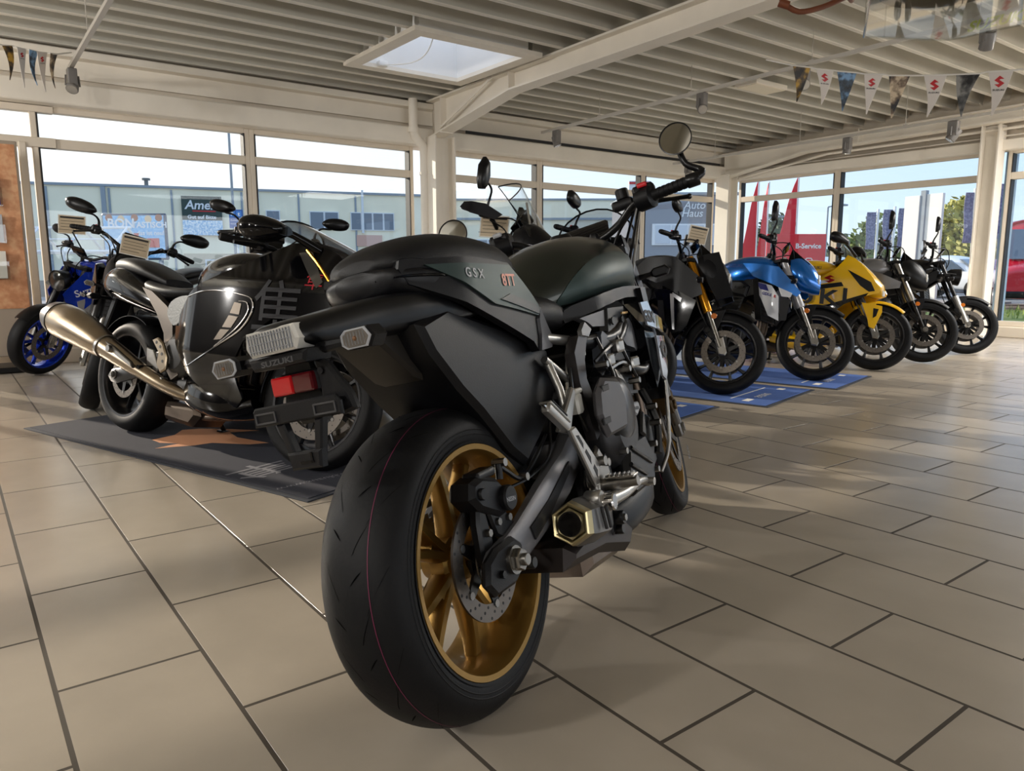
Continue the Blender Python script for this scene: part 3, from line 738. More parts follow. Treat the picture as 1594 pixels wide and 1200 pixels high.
def front_end(root, sp):
    wb = sp['wb']; xf = steerer(wb, rad(sp.get('steer', 20))); Rf = .30; c = (wb, 0, Rf)
    wheel(root, 'front_wheel', c, Rf, sp.get('wf', .12), sp['rim'], sp.get('style', 'pair'), sp.get('ns', 5), sp.get('fdiscs', ((-1, .155, 2), (1, .155, 2))), xf, sp.get('hi'), drills=sp.get('drills', True))
    top = sp.get('forktop', .74)
    off = Vector((-.012, 0, -.004))
    for sg in (-1, 1):
        b = Vector((wb, sg*.098, Rf))+off
        p = lambda s: b+AXD*s
        m = MB(xf)
        if sp.get('usd', True):
            m.tube([p(.30), p(.305), p(.48), p(.50), p(top)], [.030, .032, .030, .0275, .0275], 16)
            lo = MB(xf).tube([p(.03), p(.31)], .0205, 14); lo.prism([(wb-.04, Rf+.09), (wb-.012, Rf+.10), (wb+.028, Rf-.01), (wb+.018, Rf-.035), (wb-.025, Rf-.03), (wb-.055, Rf+.05)], sg*.080, sg*.112, 'xz', .006)
        else:
            m.tube([p(.02), p(.30), p(.32), p(.325)], [.029, .031, .031, .026], 16)
            m.prism([(wb-.04, Rf+.09), (wb-.01, Rf+.09), (wb+.025, Rf-.02), (wb+.01, Rf-.035), (wb-.025, Rf-.03)], sg*.082, sg*.112, 'xz', .006)
            lo = MB(xf).tube([p(.31), p(top)], .0205, 14)
        leg = obj('fork_leg', m, sp.get('fork', BLK_S), root)
        obj('fork_slider', lo, sp.get('slider', ALU), leg)
        m = MB(xf).cyl((wb, sg*.112, Rf), (wb, sg*.122, Rf), .017, 6).cyl((wb, sg*.11, Rf), (wb, sg*.116, Rf), .024, 18)
        obj('axle_nut', m, STEEL, leg)
        caliper(root, (wb-.105, sg*(.082), Rf+.115), rad(42), sp.get('calm', BLK_S), xf, sg)
        if sp.get('side_reflector', True):
            q = p(.27)+Vector((.034, sg*.022, 0)) if sp.get('usd', True) else p(.22)+Vector((.034, sg*.02, 0))
            obj('side_reflector', MB(xf).cyl(q, q+Vector((0, sg*.008, 0)), .021, 18, bev=.002), ORANGE, root)
    m = MB(xf)
    for s_ in (.56, .71):
        q = Vector((wb-.012, 0, Rf))+AXD*s_; m.prism([(q.x-.09, -.06), (q.x-.03, -.13), (q.x+.03, -.13), (q.x+.04, 0), (q.x+.03, .13), (q.x-.03, .13), (q.x-.09, .06)], q.z-.016, q.z+.016, 'xy', .005)
    obj('triple_clamp', m, sp.get('clamp', BLK_S), root)
    # fender
    fm = sp.get('fender', BLK_M); m = MB(xf); w_ = .066
    rr = Rf+.012; pr = [(rr-.018, -w_), (rr+.004, -.052), (rr+.014, -.025), (rr+.016, 0), (rr+.014, .025), (rr+.004, .052), (rr-.018, w_)]
    pr = pr+[(r-.004, y) for r, y in reversed(pr)]
    m.lathe(pr, sp.get('fn', 18), c, closed=True, a0=rad(sp.get('fa0', -75)), a1=rad(sp.get('fa1', 38)))
    fd = obj('front_fender', m, fm, root, 50)
    m = MB(xf)
    for sg in (-1, 1): m.prism([(wb-.16, Rf+.27), (wb-.02, Rf+.31), (wb-.05, Rf+.19), (wb-.09, Rf+.10), (wb-.13, Rf+.12)], sg*.066, sg*.074, 'xz', .003)
    obj('fender_brace', m, sp.get('brace', fm), fd)
    cable(root, 'brake_hose', [[(wb-.36, -.12, Rf+.62), (wb-.27, -.13, Rf+.45), (wb-.20, -.13, Rf+.28), (wb-.12, -.10, Rf+.15)], [(wb-.36, .12, Rf+.62), (wb-.27, .13, Rf+.45), (wb-.20, .13, Rf+.28), (wb-.12, .10, Rf+.15)]], .005, BLK_S, xf)
    return xf
def engine(root, em=ENG, cover=ENG2, cw=.0, twin=True, headers=True):
    m = MB(); m.prism([(.42, .30), (.52, .23), (.84, .22), (.92, .32), (.91, .48), (.74, .56), (.52, .55), (.42, .46)], -.135, .135, 'xz', .02)
    o = obj('crankcase', m, em, root, 30)
    m = MB(); m.prism([(.62, .53), (.84, .50), (.89, .66), (.67, .70)], -.16, .16, 'xz', .012)
    for k in range(5): m.prism([(.62+.010*k, .545+.03*k), (.85+.010*k, .515+.03*k), (.853+.010*k, .524+.03*k), (.617+.010*k, .554+.03*k)], -.168, .168, 'xz')
    m.prism([(.66, .69), (.90, .65), (.925, .74), (.86, .79), (.70, .79)], -.175, .175, 'xz', .018)
    for x in (.72, .80, .87): m.cyl((x, -.178, .735), (x, -.183, .735), .011, 6)
    obj('cylinder_block', m, em, root, 30)
    m = MB(); c = (.62, 0, .46)
    m.lathe([(.118, -.13), (.118, -.165), (.108, -.182), (.082, -.196), (.074, -.205), (.05, -.208), (.001, -.209)], 40, c)
    obj('alternator_cover', MB().lathe([(.11, .13), (.11, .16), (.095, .178), (.05, .19), (.001, .191)], 32, (.70, 0, .43)), cover, root)
    k = obj('clutch_cover', m, cover, root)
    bm_ = None
    for i in range(9):
        a = 2*PI*i/9; q = (.62+.123*math.sin(a), -.149, .46+.123*math.cos(a))
        if bm_ is None: b_ = obj('cover_bolt', MB().cyl((0, .019, 0), (0, -.019, 0), .009, 8), STEEL, k); bm_ = b_.data
        else: b_ = link(D.objects.new('cover_bolt', bm_), k)
        b_.location = q
    m = MB(); m.prism([(.80, .26), (.90, .30), (.91, .44), (.83, .46), (.78, .38)], -.172, -.135, 'xz', .01)
    obj('engine_side_cover', m, em, root); obj('sprocket_cover', MB().cyl((.47, -.135, .36), (.47, -.175, .36), .055, 20, bev=.008), em, root); obj('sump_side', MB().box((.70, -.15, .30), (.16, .05, .08), .012), em, root)
    if headers:
        m = MB()
        for y in (-.11, -.04, .04, .11): m.tube([(.90, y, .62), (.98, y, .56), (1.00, y, .40), (.94, y*.8, .24), (.78, y*.5, .165), (.62, y*.4-.02, .16)], .0185, 10, sub=5)
        m.prism([(.42, .12), (.66, .10), (.72, .16), (.70, .21), (.42, .21)], -.11, .10, 'xz', .025)
        obj('exhaust_header', m, mat('header_steel', (96, 84, 74), .35, metal=.9, noise=.1, nscale=10), root)
def radiator(root, x=1.02, z0=.46, z1=.80, w=.18):
    dx = -.06
    m = MB(); m.rings([[(x, -w, z0), (x+.035, -w, z0), (x+.035, w, z0), (x, w, z0)], [(x+dx, -w, z1), (x+dx+.035, -w, z1), (x+dx+.035, w, z1), (x+dx, w, z1)]])
    r = obj('radiator', m, mat('radiator_core', (34, 34, 36), .55, metal=.4), root, 0)
    m = MB()
    for k in range(12):
        t = (k+.5)/12; m.box((x+dx*t+.037, 0, z0+(z1-z0)*t), (.004, 2*w-.03, .006))
    for sg in (-1, 1): m.rings([[(x+dx*t-.004, sg*w-.012, z0+(z1-z0)*t), (x+dx*t+.042, sg*w-.012, z0+(z1-z0)*t), (x+dx*t+.042, sg*w+.012, z0+(z1-z0)*t), (x+dx*t-.004, sg*w+.012, z0+(z1-z0)*t)] for t in (0, 1)])
    obj('fin', m, BLK_S, r, 0)
def swingarm(root, sm=BLK_M, alu=False, chain=True):
    m = MB()
    for sg in (-1, 1):
        R = []
        for (x, z, h, w, y) in ((-.075, .305, .030, .022, .128), (-.05, .308, .07, .026, .128), (.02, .312, .082, .028, .128), (.07, .325, .082, .028, .128), (.20, .365, .098, .034, .128), (.34, .405, .10, .04, .122), (.46, .44, .10, .05, .10), (.53, .45, .08, .05, .09)):
            R.append([(x, sg*(y-w/2), z-h/2+.008), (x, sg*(y-w/2), z+h/2-.008), (x, sg*(y-w/2+.006), z+h/2), (x, sg*(y+w/2-.008), z+h/2), (x, sg*(y+w/2), z+h/2-.012), (x, sg*(y+w/2), z-h/2+.012), (x, sg*(y+w/2-.008), z-h/2), (x, sg*(y-w/2+.006), z-h/2)])
        m.rings(R)
    m.box((.42, 0, .43), (.14, .20, .08), .02)
    s = obj('swingarm', m, sm, root, 45)
    m = MB()
    for sg in (-1, 1):
        m.cyl((0, sg*.135, .315), (0, sg*.150, .315), .024, 6); m.cyl((0, sg*.15, .315), (0, sg*.164, .315), .017, 6); m.cyl((0, sg*.13, .315), (0, sg*.141, .315), .030, 18); m.cyl((0, sg*.160, .315), (0, sg*.170, .315), .011, 14)
    obj('axle_nut', m, STEEL, s)
    if chain:
        m = MB(); m.lathe([(.085, .088), (.106, .088), (.106, .094), (.085, .094)], 42, (0, 0, .315), closed=True)
        for k in range(42):
            a = 2*PI*k/42; m.box((.108*math.sin(a), .091, .315+.108*math.cos(a)), (.008, .005, .008))
        obj('sprocket', m, STEEL, root)
        m = MB(); r = .105
        pth = [(.47, .091, .40), (.40, .091, .405), (.0, .091, .42)]+[(-r*math.sin(t), .091, .315+r*math.cos(t)) for t in [PI*k/8 for k in range(1, 8)]]+[(0, .091, .21), (.40, .091, .33), (.47, .091, .335)]
        pth += [(.51, .091, .367)]
        m.tube(pth, .0085, 6, closed=True)
        obj('drive_chain', m, mat('chain', (88, 80, 62), .4, metal=.9), root)
def footpegs(root, m_=ALU):
    for sg in (-1, 1):
        m = MB(); m.prism([(.34, .48), (.40, .47), (.46, .38), (.44, .33), (.36, .34)], sg*.165, sg*.178, 'xz', .003)
        b = obj('footrest_bracket', m, m_, root)
        m = MB().cyl((.40, sg*.17, .37), (.40, sg*.25, .372), .014, 10, .011); m.box((.40, sg*.215, .384), (.03, .07, .008), .002)
        obj('footpeg', m, RUBBER, b)
        m = MB().tube([(.38, sg*.18, .34), (.48, sg*.19, .32), (.55, sg*.19, .33)], .008, 6, sub=3); m.cyl((.55, sg*.18, .33), (.55, sg*.215, .33), .009, 8)
        obj('pedal', m, m_, b)
def sidestand(root, lean):
    zt = .28; a = math.tan(rad(lean))
    m = MB(); y1 = .10+zt*.55; zg = y1*a*1.0
    m.tube([(.50, .12, zt), (.47, y1*.72, zt*.45+zg*.5), (.44, y1, zg+.012)], [.016, .013, .012], 8); m.box((.435, y1+.005, zg+.006), (.05, .06, .012), .003)
    obj('sidestand', m, BLK_S, root)
def muffler(root, path, radii, m_=STEEL, hexa=False, sg=-1, cap_m=BLK_S):
    m = MB(); m.tube(path, radii, 8 if hexa else 20, sub=0 if hexa else 4)
    o = obj('muffler', m, m_, root, 30 if hexa else 45)
    a, b = Vector(path[0]), Vector(path[1]); d = (a-b).normalized()
    obj('muffler_tip', MB().tube([a-d*.01, a+d*.012, a+d*.012, a-d*.03], [radii[0]*.55, radii[0]*.55, radii[0]*.42, radii[0]*.42], 18), cap_m, o)
    return o
LAMPSIL = mat('lamp_silver', (206, 204, 198), .35, metal=.25)
def indicators(root, x, z, y0=.05, y1=.15, xf=None, m_=LENS, front=False):
    for sg in (-1, 1):
        m = MB(xf); m.tube([(x, sg*y0, z), (x, sg*(y1-.03), z)], [.011, .008], 8)
        m.prism([(sg*(y1-.032), z-.008), (sg*(y1-.02), z-.017), (sg*(y1+.022), z-.017), (sg*(y1+.034), z), (sg*(y1+.022), z+.017), (sg*(y1-.02), z+.017), (sg*(y1-.032), z+.008)], x-.022, x+.02, 'yz', .006)
        o = obj('indicator', m, BLK_M, root, 30)
        f_ = -1 if not front else 1; q = -.022 if not front else .020
        hexa = lambda k: [(sg*(y1+.001+kx*k), z+kz*k) for kx, kz in ((-.026, -.007), (-.017, -.0135), (.018, -.0135), (.027, 0), (.018, .0135), (-.017, .0135), (-.026, .007))]
        obj('rim', MB(xf).prism(hexa(1.14), x+q, x+q+f_*.0025, 'yz', .0008), GREYP, o, 0); obj('reflector', MB(xf).prism(hexa(.95), x+q, x+q+f_*.0035, 'yz', .0008), mat('indicator_chrome', (120, 114, 106), .35, metal=.5), o, 0)
        obj('lens', MB(xf).prism(hexa(.92), x+q+f_*.004, x+q+f_*.010, 'yz', .002), m_, o, 0)
        obj('bulb', MB(xf).ball((x+q+f_*.003, sg*y1, z), (.003, .004, .004), 8, 6), mat('bulb_amber', (120, 78, 40), .3), o)
        mm_ = MB(xf)
        for k in range(7): mm_.box((x+q+f_*.0035, sg*(y1-.018+.006*k), z), (.001, .0008, .02))
        obj('reflector_grid', mm_, GREYP, o, 0)
def tail_light(root, x, z, w=.058, h=.020, tilt=0.):
    m = MB(); m.prism([(-w*.85, z-h), (w*.85, z-h), (w, z-h*.2), (w*.9, z+h), (-w*.9, z+h), (-w, z-h*.2)], x-.012, x+.04, 'yz', .004)
    o = obj('tail_light', m, LAMPSIL, root, 20)
    obj('lens', MB().prism([(-w*.82, z-h*.9), (w*.82, z-h*.9), (w*.97, z-h*.2), (w*.87, z+h*.9), (-w*.87, z+h*.9), (-w*.97, z-h*.2)], x-.020, x-.0125, 'yz', .003), LENS, o, 20)
    m = MB()
    for k in range(15): m.box((x-.0128, -w*.78+k*w*1.56/14, z), (.003, w*.022, h*1.6))
    for k in (-1, 0, 1): m.box((x-.0128, 0, z+k*h*.55), (.003, w*1.6, h*.07))
    obj('reflector_grid', m, GREYP, o, 0)
    return o
def letters(root, body, size, x0, z0, ang, yf, side, m_, lift=.0012, name='lettering', **kw):
    m = MB(); ca, sa = math.cos(ang), math.sin(ang)
    s_ = 1 if side < 0 else -1
    def fn(u, v):
        x = x0+s_*(u*ca-v*sa); z = z0+u*sa+v*ca
        return (x, side*(yf(x, z)+lift), z)
    text_to(m, body, size, fn, **kw)
    return obj(name, m, m_, root, 0)
def price_card(root, c, rot, w=.16, h=.12, tilt=0., label=None):
    M = Matrix.Rotation(rot, 3, 'Z')@Matrix.Rotation(tilt, 3, 'X'); C = Vector(c)
    xf = lambda p: C+M@p
    o = obj('price_card', MB(xf).box((0, 0, 0), (w, .004, h)), CARD, root, 0)
    m = MB(xf)
    m.box((0, -.0026, h*.40), (w*.9, .0008, h*.10))
    for k in range(4): m.box((-.01*k*(k % 2), -.0026, h*(.20-.17*k)), (w*(.86-.1*(k % 2)), .0008, h*.022))
    obj('print', m, INK, o, 0)
    m = MB(xf)
    for sx in (-1, 1): m.box((sx*(w/2+.002), 0, 0), (.006, .006, h+.008))
    for sz in (-1, 1): m.box((0, 0, sz*(h/2+.002)), (w+.008, .006, .006))
    obj('sleeve', m, CARDW, o, 0)
    return o

# ---------------------------------------------------------------- generic naked bike
def naked(sp):
    root = bike_root(sp['front'], sp['hdg'], sp.get('lean', 9), sp['wb'], sp['label'])
    wb = sp['wb']; hi = sp.get('hi'); k = wb/1.46
    wheel(root, 'rear_wheel', (0, 0, .315), .315, sp.get('wr', .18), sp['rim'], sp.get('style', 'pair'), sp.get('ns', 5), ((-1, .12, 2),), None, hi)
    caliper(root, (-.03, -.105, .44), rad(-12), BLK_S, None, -1, .8)
    swingarm(root, sp.get('swing', BLK_M)); engine(root, sp.get('eng', ENG), sp.get('cover', ENG2)); radiator(root); footpegs(root, sp.get('peg', BLK_S)); sidestand(root, sp.get('lean', 9))
    # frame
    m = MB()
    for sg in (-1, 1):
        m.sheet([(1.12, .88), (1.16, .80), (1.02, .70), (.80, .62), (.60, .60), (.55, .46), (.48, .40), (.44, .50), (.46, .64), (.60, .74), (.85, .78), (1.02, .86)], lambda x, z: .165-.10*max(0, (x-.8)/.36)**1.4, sg, .03)
    obj('frame', m, sp.get('frame', BLK_S), root)
    m = MB()
    for sg in (-1, 1): m.tube([(.50, sg*.12, .66), (.2, sg*.10, .77), (-.1, sg*.06, .83)], .014, 8).tube([(.46, sg*.12, .52), (.2, sg*.10, .72)], .011, 8)
    obj('subframe', m, sp.get('frame', BLK_S), root)
    obj('shock_absorber', MB().tube([(.40, 0, .36), (.46, 0, .68)], .024, 10).tube([(.42+.04*t/24+.032*math.cos(t*1.2), .032*math.sin(t*1.2), .42+.2*t/24) for t in range(25)], .006, 5), sp.get('spring', BLK_S), root)
    # tank, seat, tail
    tm = sp['tank']; tz = sp.get('tz', 0.)
    T = sp.get('tanksecs') or [(.52, .74, .78, .82, .06, 2.2, 2.5), (.56, .73, .80, .88, .095, 2.3, 3), (.66, .73, .84, .955+tz, .135, 2.5, 3.2), (.80, .74, .87, 1.0+tz, .162, 2.6, 3.2), (.94, .77, .885, 1.01+tz, .16, 2.6, 3), (1.05, .82, .90, .99+tz, .13, 2.4, 2.6), (1.11, .86, .90, .95+tz, .085, 2.2, 2.2)]
    tk = obj('tank', MB().body(T, 28, 4), tm, root, 50)
    obj('filler_cap', MB().cyl((.86, 0, T[3][3]-.004), (.86, 0, T[3][3]+.012), .034, 22, .030, .004), BLK_S, tk)
    if sp.get('tanktext'):
        for sd in (-1, 1): letters(tk, sp['tanktext'], .038, .72 if sd < 0 else .90, .90, 0, lambda x, z: .163, sd, sp.get('tanktext_m', CARDW), .006)
    obj('seat', MB().body([(.12, .80, .83, .845, .11, 2.5, 3), (.20, .795, .825, .85, .125, 2.8, 3), (.34, .77, .80, .825, .135, 2.8, 3), (.48, .76, .79, .815, .115, 2.6, 3), (.58, .76, .80, .84, .08, 2.4, 3)], 24, 4), SEATM, root, 50)
    obj('pillion_seat', MB().body([(-.20, .875, .895, .915, .07, 2.5, 3), (-.12, .865, .89, .93, .10, 2.8, 3), (.04, .845, .875, .915, .118, 2.8, 3), (.13, .83, .86, .885, .11, 2.6, 3)], 24, 4), SEATM, root, 50)
    obj('tail_cowl', MB().body([(-.30, .86, .875, .89, .03, 2, 2), (-.22, .82, .86, .90, .075, 2.4, 2.4), (-.05, .77, .84, .88, .115, 3, 2.6), (.15, .72, .80, .84, .13, 3, 2.6), (.36, .68, .74, .79, .125, 3, 3), (.46, .69, .73, .77, .10, 2.5, 2.5)], 24, 4), sp.get('tail', tm), root, 45)
    obj('rear_fender', MB().tube([(-.2, 0, .80), (-.30, 0, .70), (-.36, 0, .60)], [.05, .03, .02], 8).box((-.36, 0, .63), (.01, .17, .12), .003, Matrix.Rotation(.35, 3, 'Y')), BLK_M, root)
    tail_light(root, -.285, .865, .05, .014); indicators(root, -.28, .73, .03, .13)
    muffler(root, [(.14, -.16, .30), (.20, -.16, .30), (.40, -.14, .25), (.50, -.10, .20)], [.046, .056, .06, .03], sp.get('muff', BLK_S), True)
    # belly pan
    if sp.get('belly', True):
        obj('belly_pan', MB().body([(.50, .16, .20, .25, .10, 2.5, 2.5), (.70, .12, .19, .27, .145, 3, 2.5), (.92, .14, .22, .32, .14, 3, 2.5), (1.02, .22, .28, .36, .10, 2.5, 2.5)], 20, 3), sp.get('bellym', BLK_M), root, 45)
    # shrouds
    sm = sp.get('shroud', tm)
    for sd in (-1, 1):
        if sp.get('shroud_poly', 1):
            P_ = sp.get('shroud_poly') or [(.74, .87), (.90, .93), (1.14, .92), (1.33, .70), (1.30, .66), (1.12, .74), (.92, .79), (.78, .79)]
            yf = sp.get('shroud_y') or (lambda x, z: .172+.03*math.sin(max(0, min(1, (x-.75)/.5))*PI)-.05*max(0, x-1.12)/.2)
            s = obj('tank_shroud', MB().sheet(P_, yf, sd, .008, .04), sm, root, 30)
        for (nm, poly, m_, dy) in sp.get('panels', ()):
            obj(nm, MB().sheet(poly, lambda x, z: .188+dy-.5*max(0, x-1.12)*.5-.06*max(0, .62-z), sd, .006, .05), m_, root, 30)
        for (nm, body, size, x0, z0, ang, yy, m_) in sp.get('texts', ()):
            if sd < 0: letters(root, body, size, x0, z0, ang, lambda x, z: yy-.25*max(0, x-1.12), sd, m_, .004, bold=.0015)
        for (nm, body, size, x0, z0, ang, yy, m_) in sp.get('texts_left', ()):
            if sd > 0: letters(root, body, size, x0, z0, ang, lambda x, z: yy-.25*max(0, x-1.12), sd, m_, .004, bold=.0015)
    # front
    xf = front_end(root, sp)
    bx, bz = sp.get('bar', (wb-.40, 1.05))
    handlebar(root, [(bx, 0, bz-.035), (bx, -.08, bz-.03), (bx-.02, -.19, bz+.02), (bx-.05, -.26, bz+.025), (bx-.11, -.385, bz+.005)], xf)
    [obj('bar_riser', MB(xf).cyl((bx, q*.045, bz-.10), (bx, q*.045, bz-.02), .016, 10), BLK_S, root) for q in (-1, 1)]
    for sg in (-1, 1):
        mirror(root, (bx-.04, sg*.235, bz+.035), (bx-.03+sp.get('mfx', 0), sg*.37, bz+sp.get('mh', .20)), sp.get('mstyle', 'penta'), xf, sg, BLK_S, sp.get('ms', 1.))
    cable(root, 'cable', [[(bx-.02, -.2, bz+.01), (bx+.12, -.16, bz+.02), (bx+.16, -.06, bz-.12), (bx+.06, -.03, bz-.25)], [(bx-.02, .2, bz+.01), (bx+.13, .16, bz+.03), (bx+.17, .06, bz-.10), (bx+.06, .03, bz-.25)], [(bx-.02, -.21, bz), (bx+.07, -.14, bz-.05), (bx+.05, -.10, bz-.2)]], .0045, BLK_S, xf)
    obj('display', MB(xf).box((bx+.09, 0, bz+.035), (.02, .15, .085), .008, Matrix.Rotation(.6, 3, 'Y')), BLK_G, root)
    hl = sp.get('head', 'angular'); hx, hz = wb-.16, sp.get('hz', .86)
    if hl == 'angular':
        h = obj('headlight_cowl', MB(xf).body([(hx-.10, hz-.02, hz+.06, hz+.16, .10, 2.5, 2.5), (hx-.02, hz-.10, hz+.03, hz+.17, .125, 2.4, 2.4), (hx+.08, hz-.13, hz-.02, hz+.10, .105, 2.2, 2.2), (hx+.15, hz-.13, hz-.06, hz+.0, .06, 2, 2)], 20, 4), sp.get('headm', BLK_M), root, 45)
        obj('headlight', MB(xf).prism([(-.055, hz-.10), (.055, hz-.10), (.085, hz-.03), (.06, hz+.02), (-.06, hz+.02), (-.085, hz-.03)], hx+.118, hx+.14, 'yz', .006), LAMPSIL, h)
        obj('fly_screen', MB(xf).sheet([(hx-.12, hz+.13), (hx-.02, hz+.12), (hx+.05, hz+.10), (hx-.10, hz+.22)], lambda x, z: .085, -1, .17, .2), sp.get('screen', BLK_G), root)
    elif hl == 'round':
        a = Vector((1, 0, -.08)); C = Vector((hx+.02, 0, hz))
        h = obj('headlight', MB(xf).lathe([(.001, -.11), (.04, -.105), (.075, -.07), (.088, -.01), (.092, .03), (.088, .036), (.082, .03), (.001, .0)], 32, C, a), sp.get('headm', BLK_S), root)
        obj('reflector', MB(xf).lathe([(.001, -.03), (.05, -.015), (.081, .022), (.081, .018), (.001, -.04)], 32, C, a), CHROME, h)
        obj('lens', MB(xf).lathe([(.082, .030), (.06, .042), (.001, .05), (.001, .047), (.06, .039), (.08, .027)], 32, C, a), LENS, h)
        [obj('bracket', MB(xf).tube([(hx-.12, q*.11, hz), (hx, q*.095, hz)], .01, 6), BLK_S, h) for q in (-1, 1)]
    indicators(root, hx-.06, hz-.08, .10, .19, xf, LENS, True)
    if sp.get('card'):
        c, r, t = sp['card']; price_card(root, c, r, tilt=t)
    return root, xf
# ================================================================ HERO: dark green naked bike seen from its right rear
def hero():
    root = bike_root(None, math.degrees(-1.1341)+.5, math.degrees(.2218), 1.42, 'dark green retro naked motorcycle with gold wheels standing nearest the camera', rear=(1.1802, -.8083))
    H = {}
    wheel(root, 'rear_wheel', (0, 0, .315), .315, .184, GOLD, 'pair', 5, ((-1, .122, 2),), None, True, twist=.30)
    # ABS ring on the disc side
    m = MB(); m.lathe([(.046, -.099), (.058, -.099), (.058, -.102), (.046, -.102)], 48, (0, 0, .315), closed=True); o = obj('sensor_ring', m, STEEL, root)
    m = MB()
    for k in range(44):
        a = 2*PI*k/44; m.box((.052*math.sin(a), -.1025, .315+.052*math.cos(a)), (.0025, .0012, .009), 0, Matrix.Rotation(a, 3, 'Y'))
    q = obj('sensor_slot', m, INK, o, 0); q['kind'] = 'stuff'
    # caliper, bracket, hose
    cm = MB(); cm.prism([(-.078, .452), (-.066, .482), (-.03, .488), (.03, .470), (.066, .435), (.060, .395), (.02, .392), (-.02, .410), (-.052, .425)], -.135, -.075, 'xz', .010)
    cm.cyl((.040, -.13, .425), (.040, -.150, .425), .026, 22, bev=.004).cyl((-.045, -.13, .455), (-.045, -.142, .455), .012, 12, bev=.002)
    cm.box((.0, -.11, .485), (.07, .04, .018), .005).cyl((.058, -.12, .46), (.064, -.12, .49), .008, 10)
    cal = obj('brake_caliper', cm, BLK_M, root)
    m = MB(); text_to(m, 'NISSIN', .0125, lambda u, v: (.019+u*.95, -.1508, .421+v-u*.12), bold=.0003); obj('lettering', m, GREYP, cal, 0)
    m = MB(); m.prism([(-.045, .430), (-.020, .43), (-.012, .36), (-.010, .30), (-.045, .29), (-.060, .33), (-.055, .40)], -.122, -.098, 'xz', .006)
    m.prism([(-.02, .42), (.05, .40), (.09, .35), (.05, .33), (.0, .36)], -.125, -.110, 'xz', .005)
    obj('caliper_bracket', m, BLK_S, root)
    for x, z in ((-.03, .375), (.012, .385), (.055, .382), (-.045, .31)): obj('bolt', MB().cyl((x, -.12, z), (x, -.130, z), .008, 6), STEEL, root)
    cable(root, 'brake_hose', [[(.064, -.12, .488), (.09, -.12, .47), (.15, -.118, .44), (.24, -.11, .46), (.34, -.10, .50)]], .0055, BLK_S)
    cable(root, 'wire', [[(-.03, -.105, .36), (.06, -.11, .425), (.18, -.125, .435), (.30, -.12, .46), (.36, -.11, .54)]], .0035, BLK_S)
    obj('banjo', MB().cyl((.07, -.105, .492), (.07, -.135, .492), .009, 8), STEEL, root); obj('hose_clip', MB().cyl((.16, -.112, .440), (.16, -.130, .440), .009, 8), STEEL, root)
    swingarm(root, mat('swingarm_satin', (118, 118, 122), .42, metal=.5))
    m = MB(); m.prism([(-.105, .295), (-.09, .335), (-.05, .350), (.02, .352), (.05, .33), (.045, .285), (-.0, .262), (-.08, .265)], -.150, -.128, 'xz', .008)
    obj('axle_plate', m, BLK_M, root)
    m = MB().cyl((-.002, -.150, .311), (-.002, -.158, .311), .028, 20).cyl((-.002, -.156, .311), (-.002, -.173, .311), .0225, 6, bev=.002).cyl((-.002, -.17, .311), (-.002, -.184, .311), .0125, 16, bev=.002)
    obj('axle_nut', m, STEEL, root)
    m = MB().cyl((.055, -.13, .285), (.055, -.165, .285), .013, 14, bev=.003).cyl((-.055, -.150, .300), (-.055, -.158, .300), .008, 6)
    obj('spool', m, BLK_S, root)
    m = MB(); m.sheet([(.10, .345), (.20, .375), (.34, .43), (.33, .405), (.20, .345), (.11, .315)], lambda x, z: .1478, -1, .004, .06); obj('swingarm_relief', m, mat('relief', (42, 42, 44), .4, metal=.4), root)
    # ----- tail unit
    obj('pillion_seat', MB().body([(-.105, .905, .918, .932, .045, 2, 2), (-.08, .897, .918, .952, .088, 2.3, 3), (-.01, .89, .912, .975, .116, 2.6, 3.2), (.10, .885, .91, .984, .128, 2.8, 3.2), (.26, .88, .905, .975, .118, 2.7, 3.2), (.37, .87, .90, .955, .088, 2.5, 3), (.41, .86, .89, .92, .06, 2.2, 2.5)], 28, 5), SEATM, root, 50)
    obj('seat_seam', MB().tube([(-.10, -.04, .917), (-.077, -.090, .917), (-.01, -.1175, .911), (.10, -.1295, .909), (.26, -.1195, .904), (.37, -.089, .899)], .0035, 6, sub=4).tube([(-.10, .04, .917), (-.077, .090, .917), (-.01, .1175, .911), (.10, .1295, .909), (.26, .1195, .904), (.37, .089, .899)], .0035, 6, sub=4), BLK_M, root)
    obj('tail_cowl', MB().body([(-.115, .862, .890, .910, .05, 2.2, 2.2), (-.095, .850, .892, .912, .093, 2.5, 2.6), (-.02, .832, .888, .905, .124, 3, 3), (.08, .815, .872, .895, .134, 3, 3), (.22, .77, .84, .885, .13, 3, 3), (.34, .74, .80, .86, .12, 3, 3)], 28, 5), BLK_M, root, 50)
    obj('cowl_groove', MB().tube([(-.113, -.045, .886), (-.092, -.0935, .886), (-.02, -.125, .882), (.04, -.132, .876)], .003, 6, sub=4), BLK_G, root)
    m = MB()
    m.body([(-.355, .789, .803, .823, .034, 2.6, 2.6), (-.34, .782, .803, .832, .060, 3, 2.6), (-.26, .776, .812, .842, .070, 4.5, 4), (-.16, .780, .824, .856, .082, 5, 4.5), (-.05, .785, .83, .862, .104, 5, 5), (.08, .79, .82, .85, .116, 5, 5), (.16, .80, .815, .83, .11, 4, 4)], 24, 4)
    arm = obj('tail_arm', m, BLK_S, root, 45)
    tail_light(root, -.345, .803, .059, .0205)
    m = MB().prism([(-.058, .760), (.058, .760), (.066, .780), (-.066, .780)], -.352, -.285, 'yz', .005); lp = obj('lamp_plinth', m, BLK_M, root)
    m = MB(); w0 = text_width('SUZUKI', .018); text_to(m, 'SUZUKI', .018, lambda u, v: (-.3528, .035-u*.070/w0*1., .7645+v*.7), bold=.0006); obj('lettering', m, mat('emboss', (64, 64, 66), .4), lp, 0)
    indicators(root, -.305, .779, .05, .148)
